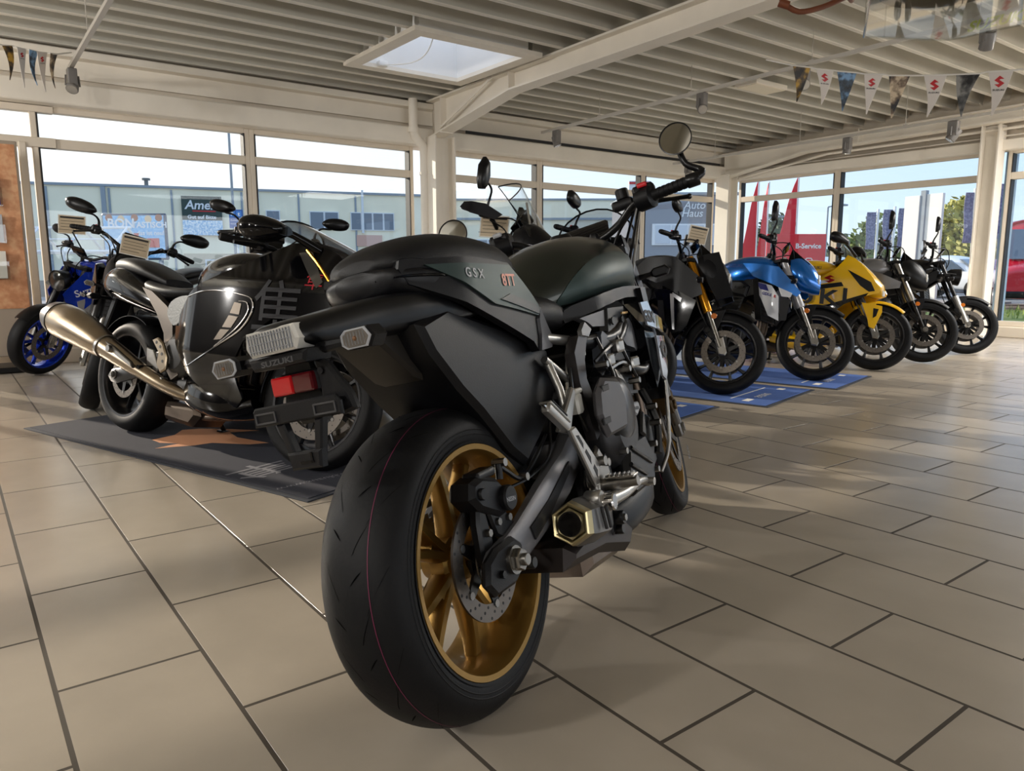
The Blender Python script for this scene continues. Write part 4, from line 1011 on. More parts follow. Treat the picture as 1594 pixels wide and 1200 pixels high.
    # number plate holder with red reflector
    m = MB()
    m.prism([(-.03, .77), (.03, .77), (.048, .70), (.020, .66), (-.020, .66), (-.048, .70)], -.31, -.285, 'yz', .006)
    m.prism([(-.072, .752), (-.045, .768), (-.045, .690), (-.080, .665), (-.112, .672), (-.105, .700)], -.318, -.30, 'yz', .005)
    m.cyl((-.32, -.058, .742), (-.322, -.058, .742), .006, 8)
    ph = obj('plate_holder', m, BLK_M, root, 30)
    for (a, b, mm, nm) in ((-.002, .046, REFL_R, 'reflector'), (-.046, -.002, REFL_D, 'reflector')):
        obj(nm, MB().box((-.325, (a+b)/2, .729), (.014, b-a-.0006, .031), .003), mm, ph, 0, label='red reflector half')
    obj('reflector_case', MB().box((-.312, 0, .729), (.018, .098, .037), .004), BLK_S, ph, 0)
    m = MB().prism([(-.098, .668), (.098, .668), (.096, .695), (.09, .701), (-.09, .701), (-.098, .690)], -.337, -.327, 'yz', .003)
    bar = obj('plate_bar', m, BLK_M, ph, 30)
    m = MB()
    for sg in (-1, 1):
        for z in (.674, .690): m.box((-.3375, sg*.066, z), (.003, .044, .0028))
        m.box((-.3375, sg*.088, .682), (.003, .0028, .018)); m.box((-.3375, sg*.044, .682), (.003, .0028, .018))
    obj('slot_rim', m, mat('slot_rim', (58, 58, 60), .4), bar, 0)
    m = MB()
    for sg in (-1, 1): m.prism([(sg*.034, .668), (sg*.052, .668), (sg*.030, .590), (sg*.014, .590)], -.334, -.316, 'yz', .003)
    m.prism([(-.033, .588), (.033, .588), (.038, .618), (-.038, .618)], -.338, -.318, 'yz', .004)
    obj('lower_stay', m, BLK_M, ph, 30)
    obj('stay_slot', MB().box((-.3385, -.006, .60), (.002, .03, .004)).box((-.3385, -.018, .607), (.002, .004, .018)), BLK_G, ph, 0)
    # side cowl with green insert
    yc = lambda x, z: .100+.040*min(1, max(0, (x+.10)/.13))+.012*math.sin(max(0, min(1, (x+.09)/.52))*PI)-.06*max(0, z-.86)-.02*max(0, x-.34)/.1
    for sd in (-1, 1):
        s = obj('side_cowl', MB().sheet([(-.094, .916), (-.10, .90), (-.085, .870), (.291, .722), (.312, .698), (.42, .700), (.447, .724), (.362, .800), (.24, .902), (.10, .914)], lambda x, z: yc(x, z)-.006, sd, .02, .035), BLK_M, root, 25)
        obj('cowl_insert', MB().sheet([(-.048, .903), (.232, .896), (.356, .800), (.335, .779), (.131, .814), (.024, .866)], yc, sd, .006, .035), GREEN, s, 25)
        obj('insert_recess', MB().sheet([(.155, .822), (.335, .782), (.352, .797), (.20, .832)], lambda x, z: yc(x, z)+.003, sd, .003, .03), mat('dark_green_trim', (30, 36, 35), .4, metal=.3), s, 25)  # darker green strip along the lower insert
        obj('cowl_tip', MB().sheet([(.312, .698), (.42, .700), (.447, .724), (.362, .800), (.336, .772), (.33, .735)], lambda x, z: yc(x, z)+.001, sd, .008, .03), mat('tip_grey', (70, 70, 74), .4, metal=.35), s, 25)
        letters(s, 'G S X', .027, .040, .873, -.085, yc, sd, GREYP, .0015, bold=.0005)
        letters(s, '8TT', .036, .178, .851, -.02, yc, sd, COPPER, .0015, bold=.0009)
    # big inner fairing / rear fender under the seat
    m = MB(); R = []
    for y, s_ in ((-.112, 0), (-.100, 1), (.100, 1), (.112, 0)):
        P = [(-.10, .795), (.008, .822), (.30, .745), (.42, .70), (.43, .60), (.37, .54), (.30, .50), (.21, .455), (.15, .50), (.06, .60), (.0, .655), (-.07, .735)]
        if s_ == 0: P = smooth_poly_inset(P, .012)
        R.append([(p[0], y, p[1]) for p in P])
    m.rings(R); obj('rear_fairing', m, BLK_M, root, 30)
    obj('rear_fender', MB().lathe([(.335, -.05), (.345, 0), (.335, .05), (.330, .05), (.340, 0), (.330, -.05)], 16, (0, 0, .315), closed=True, a0=rad(18), a1=rad(78)), BLK_M, root)
    obj('under_tray', MB().prism([(-.17, .79), (-.06, .70), (.04, .665), (.10, .70), (.02, .79)], -.055, .055, 'xz', .008), mat('tray_dark', (44, 40, 36), .45, metal=.4), root)
    # silver subframe tubes
    for sg in (-1, 1):
        m = MB(); m.tube([(.36, sg*.12, .728), (.575, sg*.125, .700)], .0135, 12).tube([(.355, sg*.128, .675), (.488, sg*.140, .585)], .010, 10)
        m.tube([(.505, sg*.132, .706), (.44, sg*.134, .60), (.40, sg*.134, .52)], .0055, 8).tube([(.37, sg*.128, .665), (.36, sg*.150, .60), (.35, sg*.160, .53)], .010, 10)
        m.cyl((.575, sg*.12, .700), (.575, sg*.148, .700), .018, 16, bev=.002).cyl((.487, sg*.128, .586), (.487, sg*.158, .586), .016, 16, bev=.002)
        sf = obj('subframe', m, ALU, root)
        m = MB()
        for x, z in ((.575, .70), (.487, .586)): m.cyl((x, sg*.146, z), (x, sg*.156, z), .010, 6)
        obj('bolt', m, STEEL, sf)
    # rider seat
    obj('seat', MB().body([(.30, .77, .80, .83, .10, 2.4, 3), (.38, .745, .79, .845, .122, 2.6, 3), (.48, .735, .785, .838, .128, 2.6, 3), (.57, .735, .775, .822, .112, 2.4, 3), (.63, .75, .78, .83, .07, 2.2, 2.6)], 26, 5), SEATM, root, 50)
    # tank
    TS = [(.50, .775, .81, .845, .055, 2.1, 2.4), (.545, .775, .83, .915, .10, 2.1, 2.6), (.64, .785, .85, .972, .150, 2.15, 2.8), (.76, .80, .868, 1.000, .176, 2.15, 2.8), (.88, .808, .878, 1.012, .180, 2.15, 2.8), (1.00, .80, .885, 1.005, .170, 2.2, 2.8), (1.09, .79, .875, .972, .142, 2.1, 2.6), (1.145, .79, .86, .925, .10, 2, 2.2), (1.165, .80, .855, .89, .05, 2, 2)]
    tk = obj('tank', MB().body(TS, 36, 6), mat('tank_dark_olive', (38, 42, 36), .3, metal=.5, coat=.35), root, 60)
    tsurf = {}
    def ty(x, z):
        # half width of the tank body at (x,z), from the stations
        for i in range(len(TS)-1):
            if TS[i][0] <= x <= TS[i+1][0]:
                t = (x-TS[i][0])/(TS[i+1][0]-TS[i][0]); a, b = TS[max(i-1, 0)], TS[i]; c, d = TS[i+1], TS[min(i+2, len(TS)-1)]
                S = [cr(a[j], b[j], c[j], d[j], t) for j in range(7)]; break
        else: return .05
        zb, zm, zt, w_, et, eb = S[1:]
        if z >= zm: q = min((z-zm)/(zt-zm), .999); return w_*(1-q**et)**(1/et)
        q = min((zm-z)/(zm-zb), .999); return w_*(1-q**eb)**(1/eb)
    for sd in (-1, 1):
        obj('tank_side_panel', MB().sheet([(.565, .800), (.575, .838), (.635, .884), (.72, .916), (.81, .930), (.89, .935), (.99, .928), (1.07, .900), (1.115, .858), (1.10, .822), (.95, .822), (.80, .82)], lambda x, z: ty(x, z)+.0045, sd, .004, .02, sub=4), GREEN, tk, 40)
        obj('knee_trim', MB().sheet([(.535, .785), (.60, .800), (.70, .815), (.85, .828), (1.00, .826), (1.13, .806), (1.13, .78), (1.0, .792), (.86, .796), (.70, .780), (.60, .764), (.53, .752)], lambda x, z: max(.12, min(.178, .10+.45*(x-.48))) if x < .7 else .182-.35*max(0, x-1.02), sd, .02, .04, sub=2), BLK_M, tk, 40)
    obj('filler_cap', MB().cyl((.90, 0, 1.006), (.90, 0, 1.024), .036, 26, .032, .004), BLK_S, tk)
    m = MB(); w0 = text_width('SUZUKI', .024)
    text_to(m, 'SUZUKI', .024, lambda u, v: (lambda x, z: (x, -(ty(x, z)+.002), z))(.985+u*.6, .972-u*.28+v*.75-.0), bold=.0008); obj('lettering', m, GREYP, tk, 0)
    # engine and frame
    engine(root, ENG, mat('clutch_grey', (50, 50, 52), .35, metal=.5)); radiator(root, 1.03, .47, .82, .185)
    for sg in (-1, 1):
        m = MB(); m.sheet([(.558, .715), (.500, .715), (.455, .675), (.452, .60), (.463, .523), (.478, .450), (.536, .470), (.528, .53), (.500, .604), (.510, .651)], lambda x, z: .165+.03*max(0, .6-z), sg, .028, .04); obj('frame_plate', m, mat('frame_brown_grey', (62, 58, 58), .36, metal=.5), root, 30)
        m = MB()
        m.tube([(.52, sg*.13, .70), (.75, sg*.165, .70), (.95, sg*.12, .82), (1.10, sg*.04, .90)], .022, 12, sub=5).tube([(.60, sg*.15, .60), (.82, sg*.17, .72), (1.06, sg*.06, .80)], .018, 12, sub=5)
        obj('frame', m, BLK_S, root)
    g3 = mat('cover_grey', (80, 80, 84), .42, metal=.2)
    for sd in (-1, 1):
        s = obj('under_tank_panel', MB().sheet([(.522, .756), (.568, .744), (.599, .730), (.745, .723), (.814, .778), (.699, .769)], lambda x, z: .168, sd, .02, .06), g3, root, 25)
        obj('panel_corner', MB().sheet([(.509, .726), (.54, .745), (.576, .724), (.548, .707), (.508, .714)], lambda x, z: .172, sd, .012, .06), mat('corner_silver', (128, 126, 124), .35, metal=.6), root, 25)
        obj('airbox_cover', MB().sheet([(.618, .703), (.635, .714), (.685, .691), (.640, .598), (.600, .624)], lambda x, z: .178, sd, .03, .06), mat('airbox_blue_grey', (58, 62, 70), .4), root, 25)
        obj('coil_cover', MB().sheet([(.757, .719), (.836, .736), (.893, .716), (.93, .647), (.877, .636), (.803, .660)], lambda x, z: .186-.2*abs(x-.84), sd, .03, .04), g3, root, 25)
        obj('frame_cap', MB().sheet([(.502, .708), (.549, .706), (.535, .662), (.493, .675)], lambda x, z: .160, sd, .02, .06), ALU, root, 25)
        sh = obj('radiator_shroud', MB().sheet([(.845, .776), (.955, .778), (.985, .676), (.995, .560), (.925, .515), (.905, .600), (.90, .70)], lambda x, z: .205-.03*max(0, z-.7)/.08, sd, .03, .04), BLK_G, root, 25)
        obj('shroud_grille', MB().box((.80, sd*.19, .752), (.05, .004, .006)), GOLD, sh, 0)
        plate = mat('decal_plate', (176, 178, 184), .14, metal=.5, coat=1)
        yA = lambda x, z: .222-.12*max(0, x-1.0)
        A_ = obj('decal_plate', MB().sheet([(.862, .773), (.93, .774), (.958, .738), (1.061, .716), (1.055, .672), (.892, .705)], yA, sd, .006, .05), plate, root, 25)
        B_ = obj('decal_plate', MB().sheet([(.955, .668), (1.052, .660), (1.025, .575), (.975, .530), (.945, .546)], yA, sd, .006, .05), plate, root, 25)
        yb = mat('decal_olive', (120, 116, 50), .25, coat=1)
        obj('decal', MB().sheet([(.99, .728), (1.058, .713), (1.050, .676), (.97, .692)], lambda x, z: yA(x, z)+.001, sd, .001, .05), yb, A_, 0)
        letters(A_, 'GSX', .046, .870, .718, -.10, yA, sd, INK, .0015, bold=.002)
        letters(B_, 'TT', .05, .965, .60, -.10, yA, sd, INK, .0015, bold=.002)
        m = MB(); m.lathe([(.012, 0), (.026, 0), (.026, .001), (.012, .001)], 24, (1.0, sd*(yA(1.0, .6)+.0012), .622), (0, sd, 0), closed=True); obj('decal', m, INK, B_, 0)
        obj('fork_stay', MB().tube([(1.03, sd*.20, .53), (.985, sd*.19, .34), (.93, sd*.165, .26)], .0065, 10, sub=3), STEEL, root)
    # clutch-side details
    m = MB(); m.prism([(.410, .575), (.456, .604), (.560, .588), (.585, .53), (.560, .46), (.43, .46), (.395, .52)], -.228, -.205, 'xz', .010)
    cp = obj('clutch_guard', m, mat('guard_grey', (76, 74, 76), .4, metal=.2), root, 30)
    m = MB()
    for x, z in ((.452, .578), (.425, .502)): m.prism([(x-.022, z-.008), (x+.022, z-.008), (x+.022, z+.008), (x-.022, z+.008)], -.2295, -.222, 'xz', .002)
    obj('slot', m, INK, cp, 0)
    m = MB().lathe([(.080, -.198), (.112, -.186), (.118, -.172), (.114, -.170), (.082, -.190)], 30, (.62, 0, .50), closed=True, a0=rad(15), a1=rad(150))
    obj('cover_ring', m, ALU, root)
    m = MB().lathe([(.001, -.218), (.06, -.214), (.085, -.204), (.10, -.18), (.10, -.13)], 40, (.61, 0, .50)); obj('clutch_cover', m, mat('clutch_black', (40, 40, 42), .32, metal=.5), root)
    m = MB(); m.prism([(.665, .510), (.715, .505), (.72, .485), (.69, .47), (.668, .48)], -.212, -.200, 'xz', .004); lg = obj('cover_badge', m, GREYP, root)
    m = MB(); text_to(m, 'SUZUKI', .011, lambda u, v: (.672+u*.9, -.2128, .489+v-.1*u), bold=.0004); obj('lettering', m, INK, lg, 0)
    m = MB(); m.prism([(.60, .42), (.74, .42), (.80, .34), (.76, .27), (.60, .27), (.55, .33)], -.205, -.15, 'xz', .016); m.tube([(.60, -.207, .40), (.74, -.207, .33)], .006, 8).tube([(.58, -.207, .36), (.68, -.207, .31)], .006, 8); m.prism([(.70, .42), (.735, .40), (.755, .47), (.735, .475)], -.21, -.17, 'xz', .006)
    obj('sump_cover', m, BLK_S, root, 30)
    for x, z in ((.58, .30), (.68, .285), (.78, .30), (.80, .37), (.56, .40), (.86, .47), (.87, .42), (.76, .56), (.70, .60), (.54, .63)): obj('bolt', MB().cyl((x, -.18, z), (x, -.212, z), .009, 6), STEEL, root)
    m = MB(); m.tube([(.90, -.16, .52), (.90, -.19, .42), (.86, -.19, .33)], .012, 8, sub=4).tube([(.78, -.17, .60), (.86, -.19, .58), (.96, -.17, .60)], .016, 10, sub=4)
    obj('coolant_hose', m, BLK_S, root)
    m = MB(); m.box((.70, -.185, .665), (.05, .03, .035), .006).box((.78, -.19, .61), (.06, .03, .03), .005).tube([(.62, -.18, .61), (.70, -.19, .62), (.78, -.185, .60)], .006, 6, sub=3).box((.64, -.175, .635), (.04, .03, .03), .004)
    obj('throttle_body', m, STEEL, root, 30)
    cable(root, 'wire', [[(.60, -.17, .70), (.62, -.19, .60), (.58, -.20, .56)], [(.72, -.18, .70), (.74, -.195, .62), (.82, -.185, .56)], [(.56, -.17, .64), (.60, -.185, .66), (.72, -.18, .68)], [(.44, -.15, .64), (.42, -.155, .56), (.45, -.16, .48)]], .005, BLK_S)
    # belly pan, header
    obj('belly_pan', MB().body([(.50, .155, .20, .26, .10, 3, 3), (.68, .135, .19, .275, .15, 3, 3), (.88, .15, .23, .32, .15, 3, 3), (.98, .22, .30, .40, .10, 2.5, 2.5)], 20, 4), BLK_M, root, 40)
    # footrest hanger with cut-outs, pegs, pedals
    for sg in (-1, 1):
        m = MB(); P = [(.268, .512), (.300, .515), (.392, .412), (.386, .360), (.352, .362)]
        inn = [[(.290, .495), (.306, .493), (.322, .470), (.318, .458)], [(.322, .450), (.332, .455), (.350, .432), (.345, .415)], [(.351, .405), (.362, .412), (.375, .395), (.366, .378)]]
        m.prism(P, sg*.188, sg*.200, 'xz', .003)
        h_ = obj('footrest_hanger', m, ALU, root)
        m = MB()
        for q in inn: m.prism(q, sg*.1995, sg*.2006, 'xz', .0008)
        obj('cutout', m, INK, h_, 0)
        m = MB(); m.prism([(.375, .40), (.41, .42), (.445, .41), (.455, .37), (.43, .34), (.39, .33), (.36, .345)], sg*.17, sg*.20, 'xz', .008)
        m.prism([(.40, .43), (.425, .445), (.46, .40), (.45, .33), (.425, .35), (.425, .40)], sg*.175, sg*.192, 'xz', .006)
        m.cyl((.405, sg*.16, .41), (.405, sg*.212, .41), .012, 12).cyl((.435, sg*.16, .40), (.435, sg*.208, .40), .010, 12)
        obj('hanger_casting', m, STEEL, h_)
        m = MB().tube([(.30, sg*.20, .345), (.36, sg*.215, .325), (.45, sg*.225, .318), (.56, sg*.225, .318), (.62, sg*.222, .305)], [.017, .018, .015, .011, .010], 10, sub=4); m.cyl((.30, sg*.19, .345), (.30, sg*.23, .345), .020, 14, bev=.004).cyl((.625, sg*.20, .305), (.625, sg*.245, .30), .011, 10)
        obj('pedal', m, ALU, h_)
        m = MB().cyl((.40, sg*.20, .352), (.40, sg*.285, .356), .016, 12, .012); m.box((.40, sg*.245, .370), (.034, .075, .006), .002)
        for k in range(6): m.box((.40, sg*(.213+.012*k), .375), (.03, .005, .005))
        obj('footpeg', m, STEEL, h_)
        m = MB(); M = Matrix.Rotation(rad(36), 3, 'Y')
        C = Vector((.206, sg*.200, .552)); m.xf = lambda p: C+M@p
        m.box((0, 0, 0), (.105, .022, .022), .005); m.box((0, -sg*.002, .012), (.10, .03, .006), .002)
        pp = obj('passenger_peg', m, ALU, root); obj('peg_pad', MB(m.xf).box((-.008, sg*.002, .0165), (.075, .024, .006), .002), RUBBER, pp)
        obj('peg_bracket', MB().prism([(.245, .515), (.262, .53), (.36, .60), (.37, .585), (.30, .50)], sg*.17, sg*.186, 'xz', .004), ALU, pp)
        obj('peg_spring', MB().prism([(.150, .588), (.175, .583), (.195, .560), (.185, .556)], sg*.20, sg*.206, 'xz', .001), CHROME, pp)
    obj('brake_reservoir', MB().box((.405, -.16, .555), (.035, .035, .05), .006).box((.405, -.16, .585), (.04, .04, .012), .004), mat('reservoir', (196, 194, 186), .3), root)
    obj('master_cylinder', MB().cyl((.36, -.185, .40), (.37, -.185, .34), .012, 12).box((.365, -.185, .372), (.024, .024, .03), .004), STEEL, root)
    # muffler with hexagonal outlet
    HX = []
    ax = Vector((.98, .08, -.20)).normalized(); C0 = Vector((.185, -.195, .322)); u = Vector((0, 1, 0)); u = (u-ax*u.dot(ax)).normalized(); v = ax.cross(u)
    def hexr(c, r, ra=1.): return [c+u*(r*math.cos(PI/3*k+.52))+v*(r*ra*math.sin(PI/3*k+.52)) for k in range(6)]
    m = MB(); m.rings([hexr(C0+ax*.012, .044), hexr(C0+ax*.03, .052), hexr(C0+ax*.13, .056), hexr(C0+ax*.155, .05), hexr(C0+ax*.20, .038)])
    mf = obj('muffler', m, mat('muffler_grey', (120, 118, 116), .38, metal=.9), root, 20)
    m = MB(); m.rings([hexr(C0+ax*.028, .050), hexr(C0, .047), hexr(C0-ax*.004, .044), hexr(C0-ax*.003, .040), hexr(C0+ax*.002, .034), hexr(C0+ax*.003, .024)], cap=False)
    obj('muffler_end', m, mat('heated_steel', (196, 182, 140), .3, metal=1), mf, 25)
    m = MB(); cc = [C0+ax*.011+Vector((0, 0, 0))]
    m.tube([C0+ax*.011, C0-ax*.006, C0-ax*.006, C0+ax*.08, C0+ax*.081], [.027, .027, .023, .023, .001], 28, cap=False)
    obj('outlet_pipe', m, mat('outlet_dark', (50, 48, 46), .3, metal=1), mf)
    m = MB()
    for k in (0, 1): m.tube([C0+ax*(.055+.03*k)-u*.056+v*.028, C0+ax*(.07+.03*k)-u*.058-v*.02], .004, 6)
    obj('vent_slot', m, INK, mf)
    m = MB().cyl(C0+ax*.12-u*.03+v*.035, C0+ax*.12-u*.068+v*.035, .020, 18, bev=.003); obj('clamp_ring', m, CHROME, mf)
    m = MB(); m.prism([(.16, .225), (.36, .20), (.52, .15), (.58, .20), (.50, .26), (.30, .285), (.18, .272)], -.19, .02, 'xz', .022)
    obj('muffler_box', m, mat('muffler_box', (52, 46, 44), .42, metal=.6), root, 30)
    m = MB().cyl((.42, -.18, .265), (.42, -.225, .265), .017, 14, bev=.003).cyl((.44, -.17, .232), (.44, -.21, .232), .014, 12, bev=.003).box((.43, -.18, .25), (.05, .03, .05), .006)
    obj('muffler_mount', m, BLK_S, root); obj('bolt', MB().cyl((.42, -.222, .265), (.42, -.230, .265), .009, 6), STEEL, root)
    sidestand(root, 12.7); obj('shock_absorber', MB().tube([(.38, 0, .38), (.46, 0, .68)], .028, 12), BLK_S, root)
    # front end
    sp = dict(wb=1.42, steer=12, rim=GOLD, fork=BLK_S, slider=mat('slider_grey', (120, 118, 116), .25, metal=.9), usd=True, style='pair', ns=5, hi=True, fender=BLK_M, calm=mat('caliper_bronze', (84, 66, 40), .35, metal=.7), side_reflector=False, fa0=-60, fa1=30)
    xf = front_end(root, sp)
    bx, bz = 1.055, 1.043
    handlebar(root, [(bx, 0, bz-.045), (bx, -.07, bz-.045), (bx-.01, -.14, bz-.02), (bx-.035, -.20, bz+.018), (bx-.06, -.26, bz+.022), (bx-.112, -.385, bz+.018)], xf, sk=1.25)
    m = MB(xf)
    for sg in (-1, 1): m.cyl((bx+.015, sg*.05, bz-.12), (bx, sg*.05, bz-.05), .017, 12).box((bx, sg*.05, bz-.042), (.045, .03, .038), .008)
    obj('bar_riser', m, BLK_S, root)
    mirror(root, (bx-.112, -.392, bz+.018), (bx-.10, -.375, bz+.150), 'round', xf, -1); mirror(root, (bx-.112, .392, bz+.018), (bx-.105, .375, bz+.105), 'round', xf, 1)
    cable(root, 'cable', [[(bx-.03, -.20, bz+.01), (bx+.10, -.17, bz+.0), (bx+.17, -.10, bz-.10), (bx+.12, -.05, bz-.22)], [(bx-.03, -.215, bz+.01), (bx+.03, -.16, bz-.08), (bx+.06, -.10, bz-.20)], [(bx-.03, .20, bz+.01), (bx+.12, .18, bz+.02), (bx+.19, .10, bz-.08), (bx+.12, .05, bz-.22)], [(bx-.03, -.19, bz), (bx+.05, -.12, bz-.04), (bx+.09, -.04, bz-.15)]], .0048, BLK_S, xf)
    obj('brake_hose', MB(xf).tube([(bx-.01, -.21, bz+.0), (bx+.04, -.17, bz-.08), (bx+.05, -.12, bz-.22), (bx+.16, -.12, bz-.40)], .005, 6, sub=5), STEEL, root)
    m = MB(xf).cyl((bx+.005, -.17, bz+.05), (bx+.005, -.17, bz+.085), .021, 16, bev=.004).box((bx-.0, -.165, bz+.035), (.035, .07, .03), .006); obj('brake_reservoir', m, BLK_M, root)
    obj('display', MB(xf).box((bx+.12, 0, bz-.01), (.022, .17, .11), .008, Matrix.Rotation(.75, 3, 'Y')), BLK_G, root)
    a = Vector((1, 0, -.06)); C = Vector((1.36, 0, .93))
    h = obj('headlight', MB(xf).lathe([(.001, -.12), (.05, -.115), (.09, -.07), (.098, -.01), (.10, .03), (.095, .037), (.088, .03), (.001, .0)], 36, C, a), BLK_S, root)
    obj('lens', MB(xf).lathe([(.088, .03), (.06, .044), (.001, .05), (.001, .047), (.06, .040), (.086, .027)], 36, C, a), LENS, h)
    obj('fork_cover', MB(xf).sheet([(1.12, 1.0), (1.24, .99), (1.34, .84), (1.30, .74), (1.20, .84)], lambda x, z: .125, -1, .02, .1).sheet([(1.12, 1.0), (1.24, .99), (1.34, .84), (1.30, .74), (1.20, .84)], lambda x, z: .125, 1, .02, .1), BLK_M, root)
    # clear fly screen: curved shield with dark edge trim
    R = []; edge = []
    for i in range(13):
        th = PI*(i/12); row = []
        for j in range(7):
            q = j/6; w_ = .150*math.cos(th)*(1-.12*q*q); top = .150*math.sin(th)**.6
            y = -.150*math.cos(th); z0 = 1.0-.02*math.cos(th)**2
            z = z0+q*top; x = 1.395-.30*(z-1.0)*.9-.55*y*y*3
            row.append(Vector((x, y, z)))
        R.append(row); edge.append(row[-1])
    m = MB(xf); m.rings(R, cap=False, closed=False); m.rings([[p-Vector((.003, 0, 0)) for p in r] for r in R], cap=False, closed=False)
    fs = obj('fly_screen', m, glass_mat('fly_screen', (.86, .86, .88), 1.0, .02), root, 80)
    obj('screen_trim', MB(xf).tube(edge, .0035, 6), BLK_S, fs)
    obj('screen_base', MB(xf).body([(1.27, .98, 1.0, 1.03, .10, 2.4, 2.4), (1.36, .97, .99, 1.02, .145, 2.4, 2.4), (1.41, .95, .975, 1.0, .10, 2.4, 2.4)], 16, 3), BLK_M, root)
    indicators(root, 1.30, .86, .11, .20, xf, LENS, True)
    return root
hero()
# ================================================================ the other motorcycles
BLUE = mat('blue_metallic', (18, 110, 200), .22, metal=.55, coat=1)
BLUE2 = mat('deep_blue', (24, 60, 190), .2, metal=.45, coat=1)
PURP = mat('violet_blue', (52, 52, 150), .2, metal=.5, coat=1)
YEL = mat('yellow_paint', (236, 184, 16), .25, coat=1)
GREYB = mat('grey_metallic', (122, 122, 124), .35, metal=.5, coat=.5)
CHAR = mat('charcoal_metallic', (20, 21, 23), .36, metal=.2, spec=.4)
SILV = mat('silver_paint', (186, 186, 188), .3, metal=.5)
WHITEP = mat('white_gloss', (226, 228, 232), .25, coat=1)
NAVY = mat('navy_decal', (38, 48, 130), .3, coat=1)
BLUER = mat('blue_rim', (30, 66, 196), .25, metal=.6, coat=.6)
DKRIM = mat('black_rim', (20, 20, 22), .28, metal=.4)
DKSP = mat('dark_rim_machined', (70, 70, 72), .28, metal=.9)

# ---- the row along the right: first visible is the touring bike, then a violet one, black/gold, blue, yellow, grey, black
def touring():
    sp = dict(front=(3.21, -2.66), hdg=-163, lean=9, wb=1.52, label='tall black touring motorcycle with clear windscreen and hand guards behind the green one', rim=DKRIM, tank=CHAR, tail=BLK_S, head='none', mstyle='tall', mh=.21, mfx=-.01, ms=1.1, bar=(1.10, 1.13), fork=BLK_S, forktop=.84, hi=None, drills=False)
    root, xf = naked(sp)
    wb = 1.52
    R = []
    for i in range(11):
        th = -1+2*i/10; R.append([Vector((1.42-.26*q-.10*th*th, th*(.17-.06*q*q), 1.06+.37*q-.03*q*q*th*th*2)) for q in [k/8 for k in range(9)]])
    m = MB(xf); m.rings(R, cap=False, closed=False); m.rings([[p+Vector((.004, 0, 0)) for p in r] for r in R], cap=False, closed=False)
    ws = obj('windscreen', m, CLEAR, root, 80)
    obj('screen_edge', MB(xf).tube([r[-1] for r in R], .004, 6).tube(R[0], .003, 6).tube(R[-1], .003, 6), BLK_S, ws)
    c = obj('cockpit_fairing', MB(xf).body([(1.20, .98, 1.06, 1.14, .12, 2.4, 2.4), (1.30, .90, 1.02, 1.18, .17, 2.4, 2.4), (1.45, .82, .94, 1.08, .14, 2.2, 2.2), (1.58, .84, .90, .96, .08, 2, 2)], 22, 4), BLK_M, root, 45)
    obj('headlight', MB(xf).prism([(-.07, .84), (.07, .84), (.09, .93), (-.09, .93)], 1.545, 1.585, 'yz', .008), LAMPSIL, c)
    obj('display', MB(xf).box((1.22, 0, 1.20), (.02, .17, .11), .008, Matrix.Rotation(.5, 3, 'Y')), BLK_G, c)
    obj('screen_stay', MB(xf).tube([(1.33, -.10, 1.02), (1.25, -.11, 1.28)], .007, 6).tube([(1.33, .10, 1.02), (1.25, .11, 1.28)], .007, 6), STEEL, c)
    for sg in (-1, 1):
        m = MB(xf); m.sheet([(.98, 1.12), (1.04, 1.095), (1.15, 1.10), (1.18, 1.14), (1.10, 1.17), (1.0, 1.15)], lambda x, z: .43-1.1*max(0, x-1.03)**1.0*.9, sg, .006, .04); obj('hand_guard', m, BLK_M, root)
    price_card(root, (1.12, -.12, 1.14), .5)
touring()
common = dict(hdg=-165, lean=9, wb=1.45, hi=None)
naked(dict(common, front=(3.33, -3.42), label='violet blue naked motorcycle mostly hidden behind the green one', rim=DKRIM, tank=PURP, shroud=PURP, fork=BLK_S, head='round', hz=.90, mh=.18, drills=False))
# black with gold fork
r1, x1 = naked(dict(common, front=(3.36, -4.42), label='black naked motorcycle with gold fork on the front blue mat', rim=DKRIM, tank=CHAR, tail=CHAR, shroud=CHAR, fork=GOLDF, slider=STEEL, headm=BLK_M, hz=.86, mstyle='leaf', mh=.20, card=((1.17, -.02, 1.16), 1.1, .25),
    shroud_poly=[(.72, .86), (.86, .97), (1.10, .97), (1.26, .84), (1.30, .71), (1.20, .66), (1.06, .74), (.90, .80)],
    panels=[('side_panel', [(.94, .74), (1.14, .72), (1.27, .66), (1.22, .48), (1.14, .37), (1.02, .55)], BLK_G, .004), ('panel_strip', [(1.08, .70), (1.11, .70), (1.135, .44), (1.12, .44)], SILV, .010), ('panel_strip', [(1.10, .71), (1.17, .67), (1.165, .64), (1.10, .685)], SILV, .010)]))
for sd in (-1, 1): obj('headlight_wing', MB(x1).sheet([(1.22, .99), (1.33, 1.02), (1.47, .71), (1.36, .66), (1.27, .80)], lambda x, z: .115-.25*max(0, x-1.36), sd, .02, .05), BLK_M, r1)
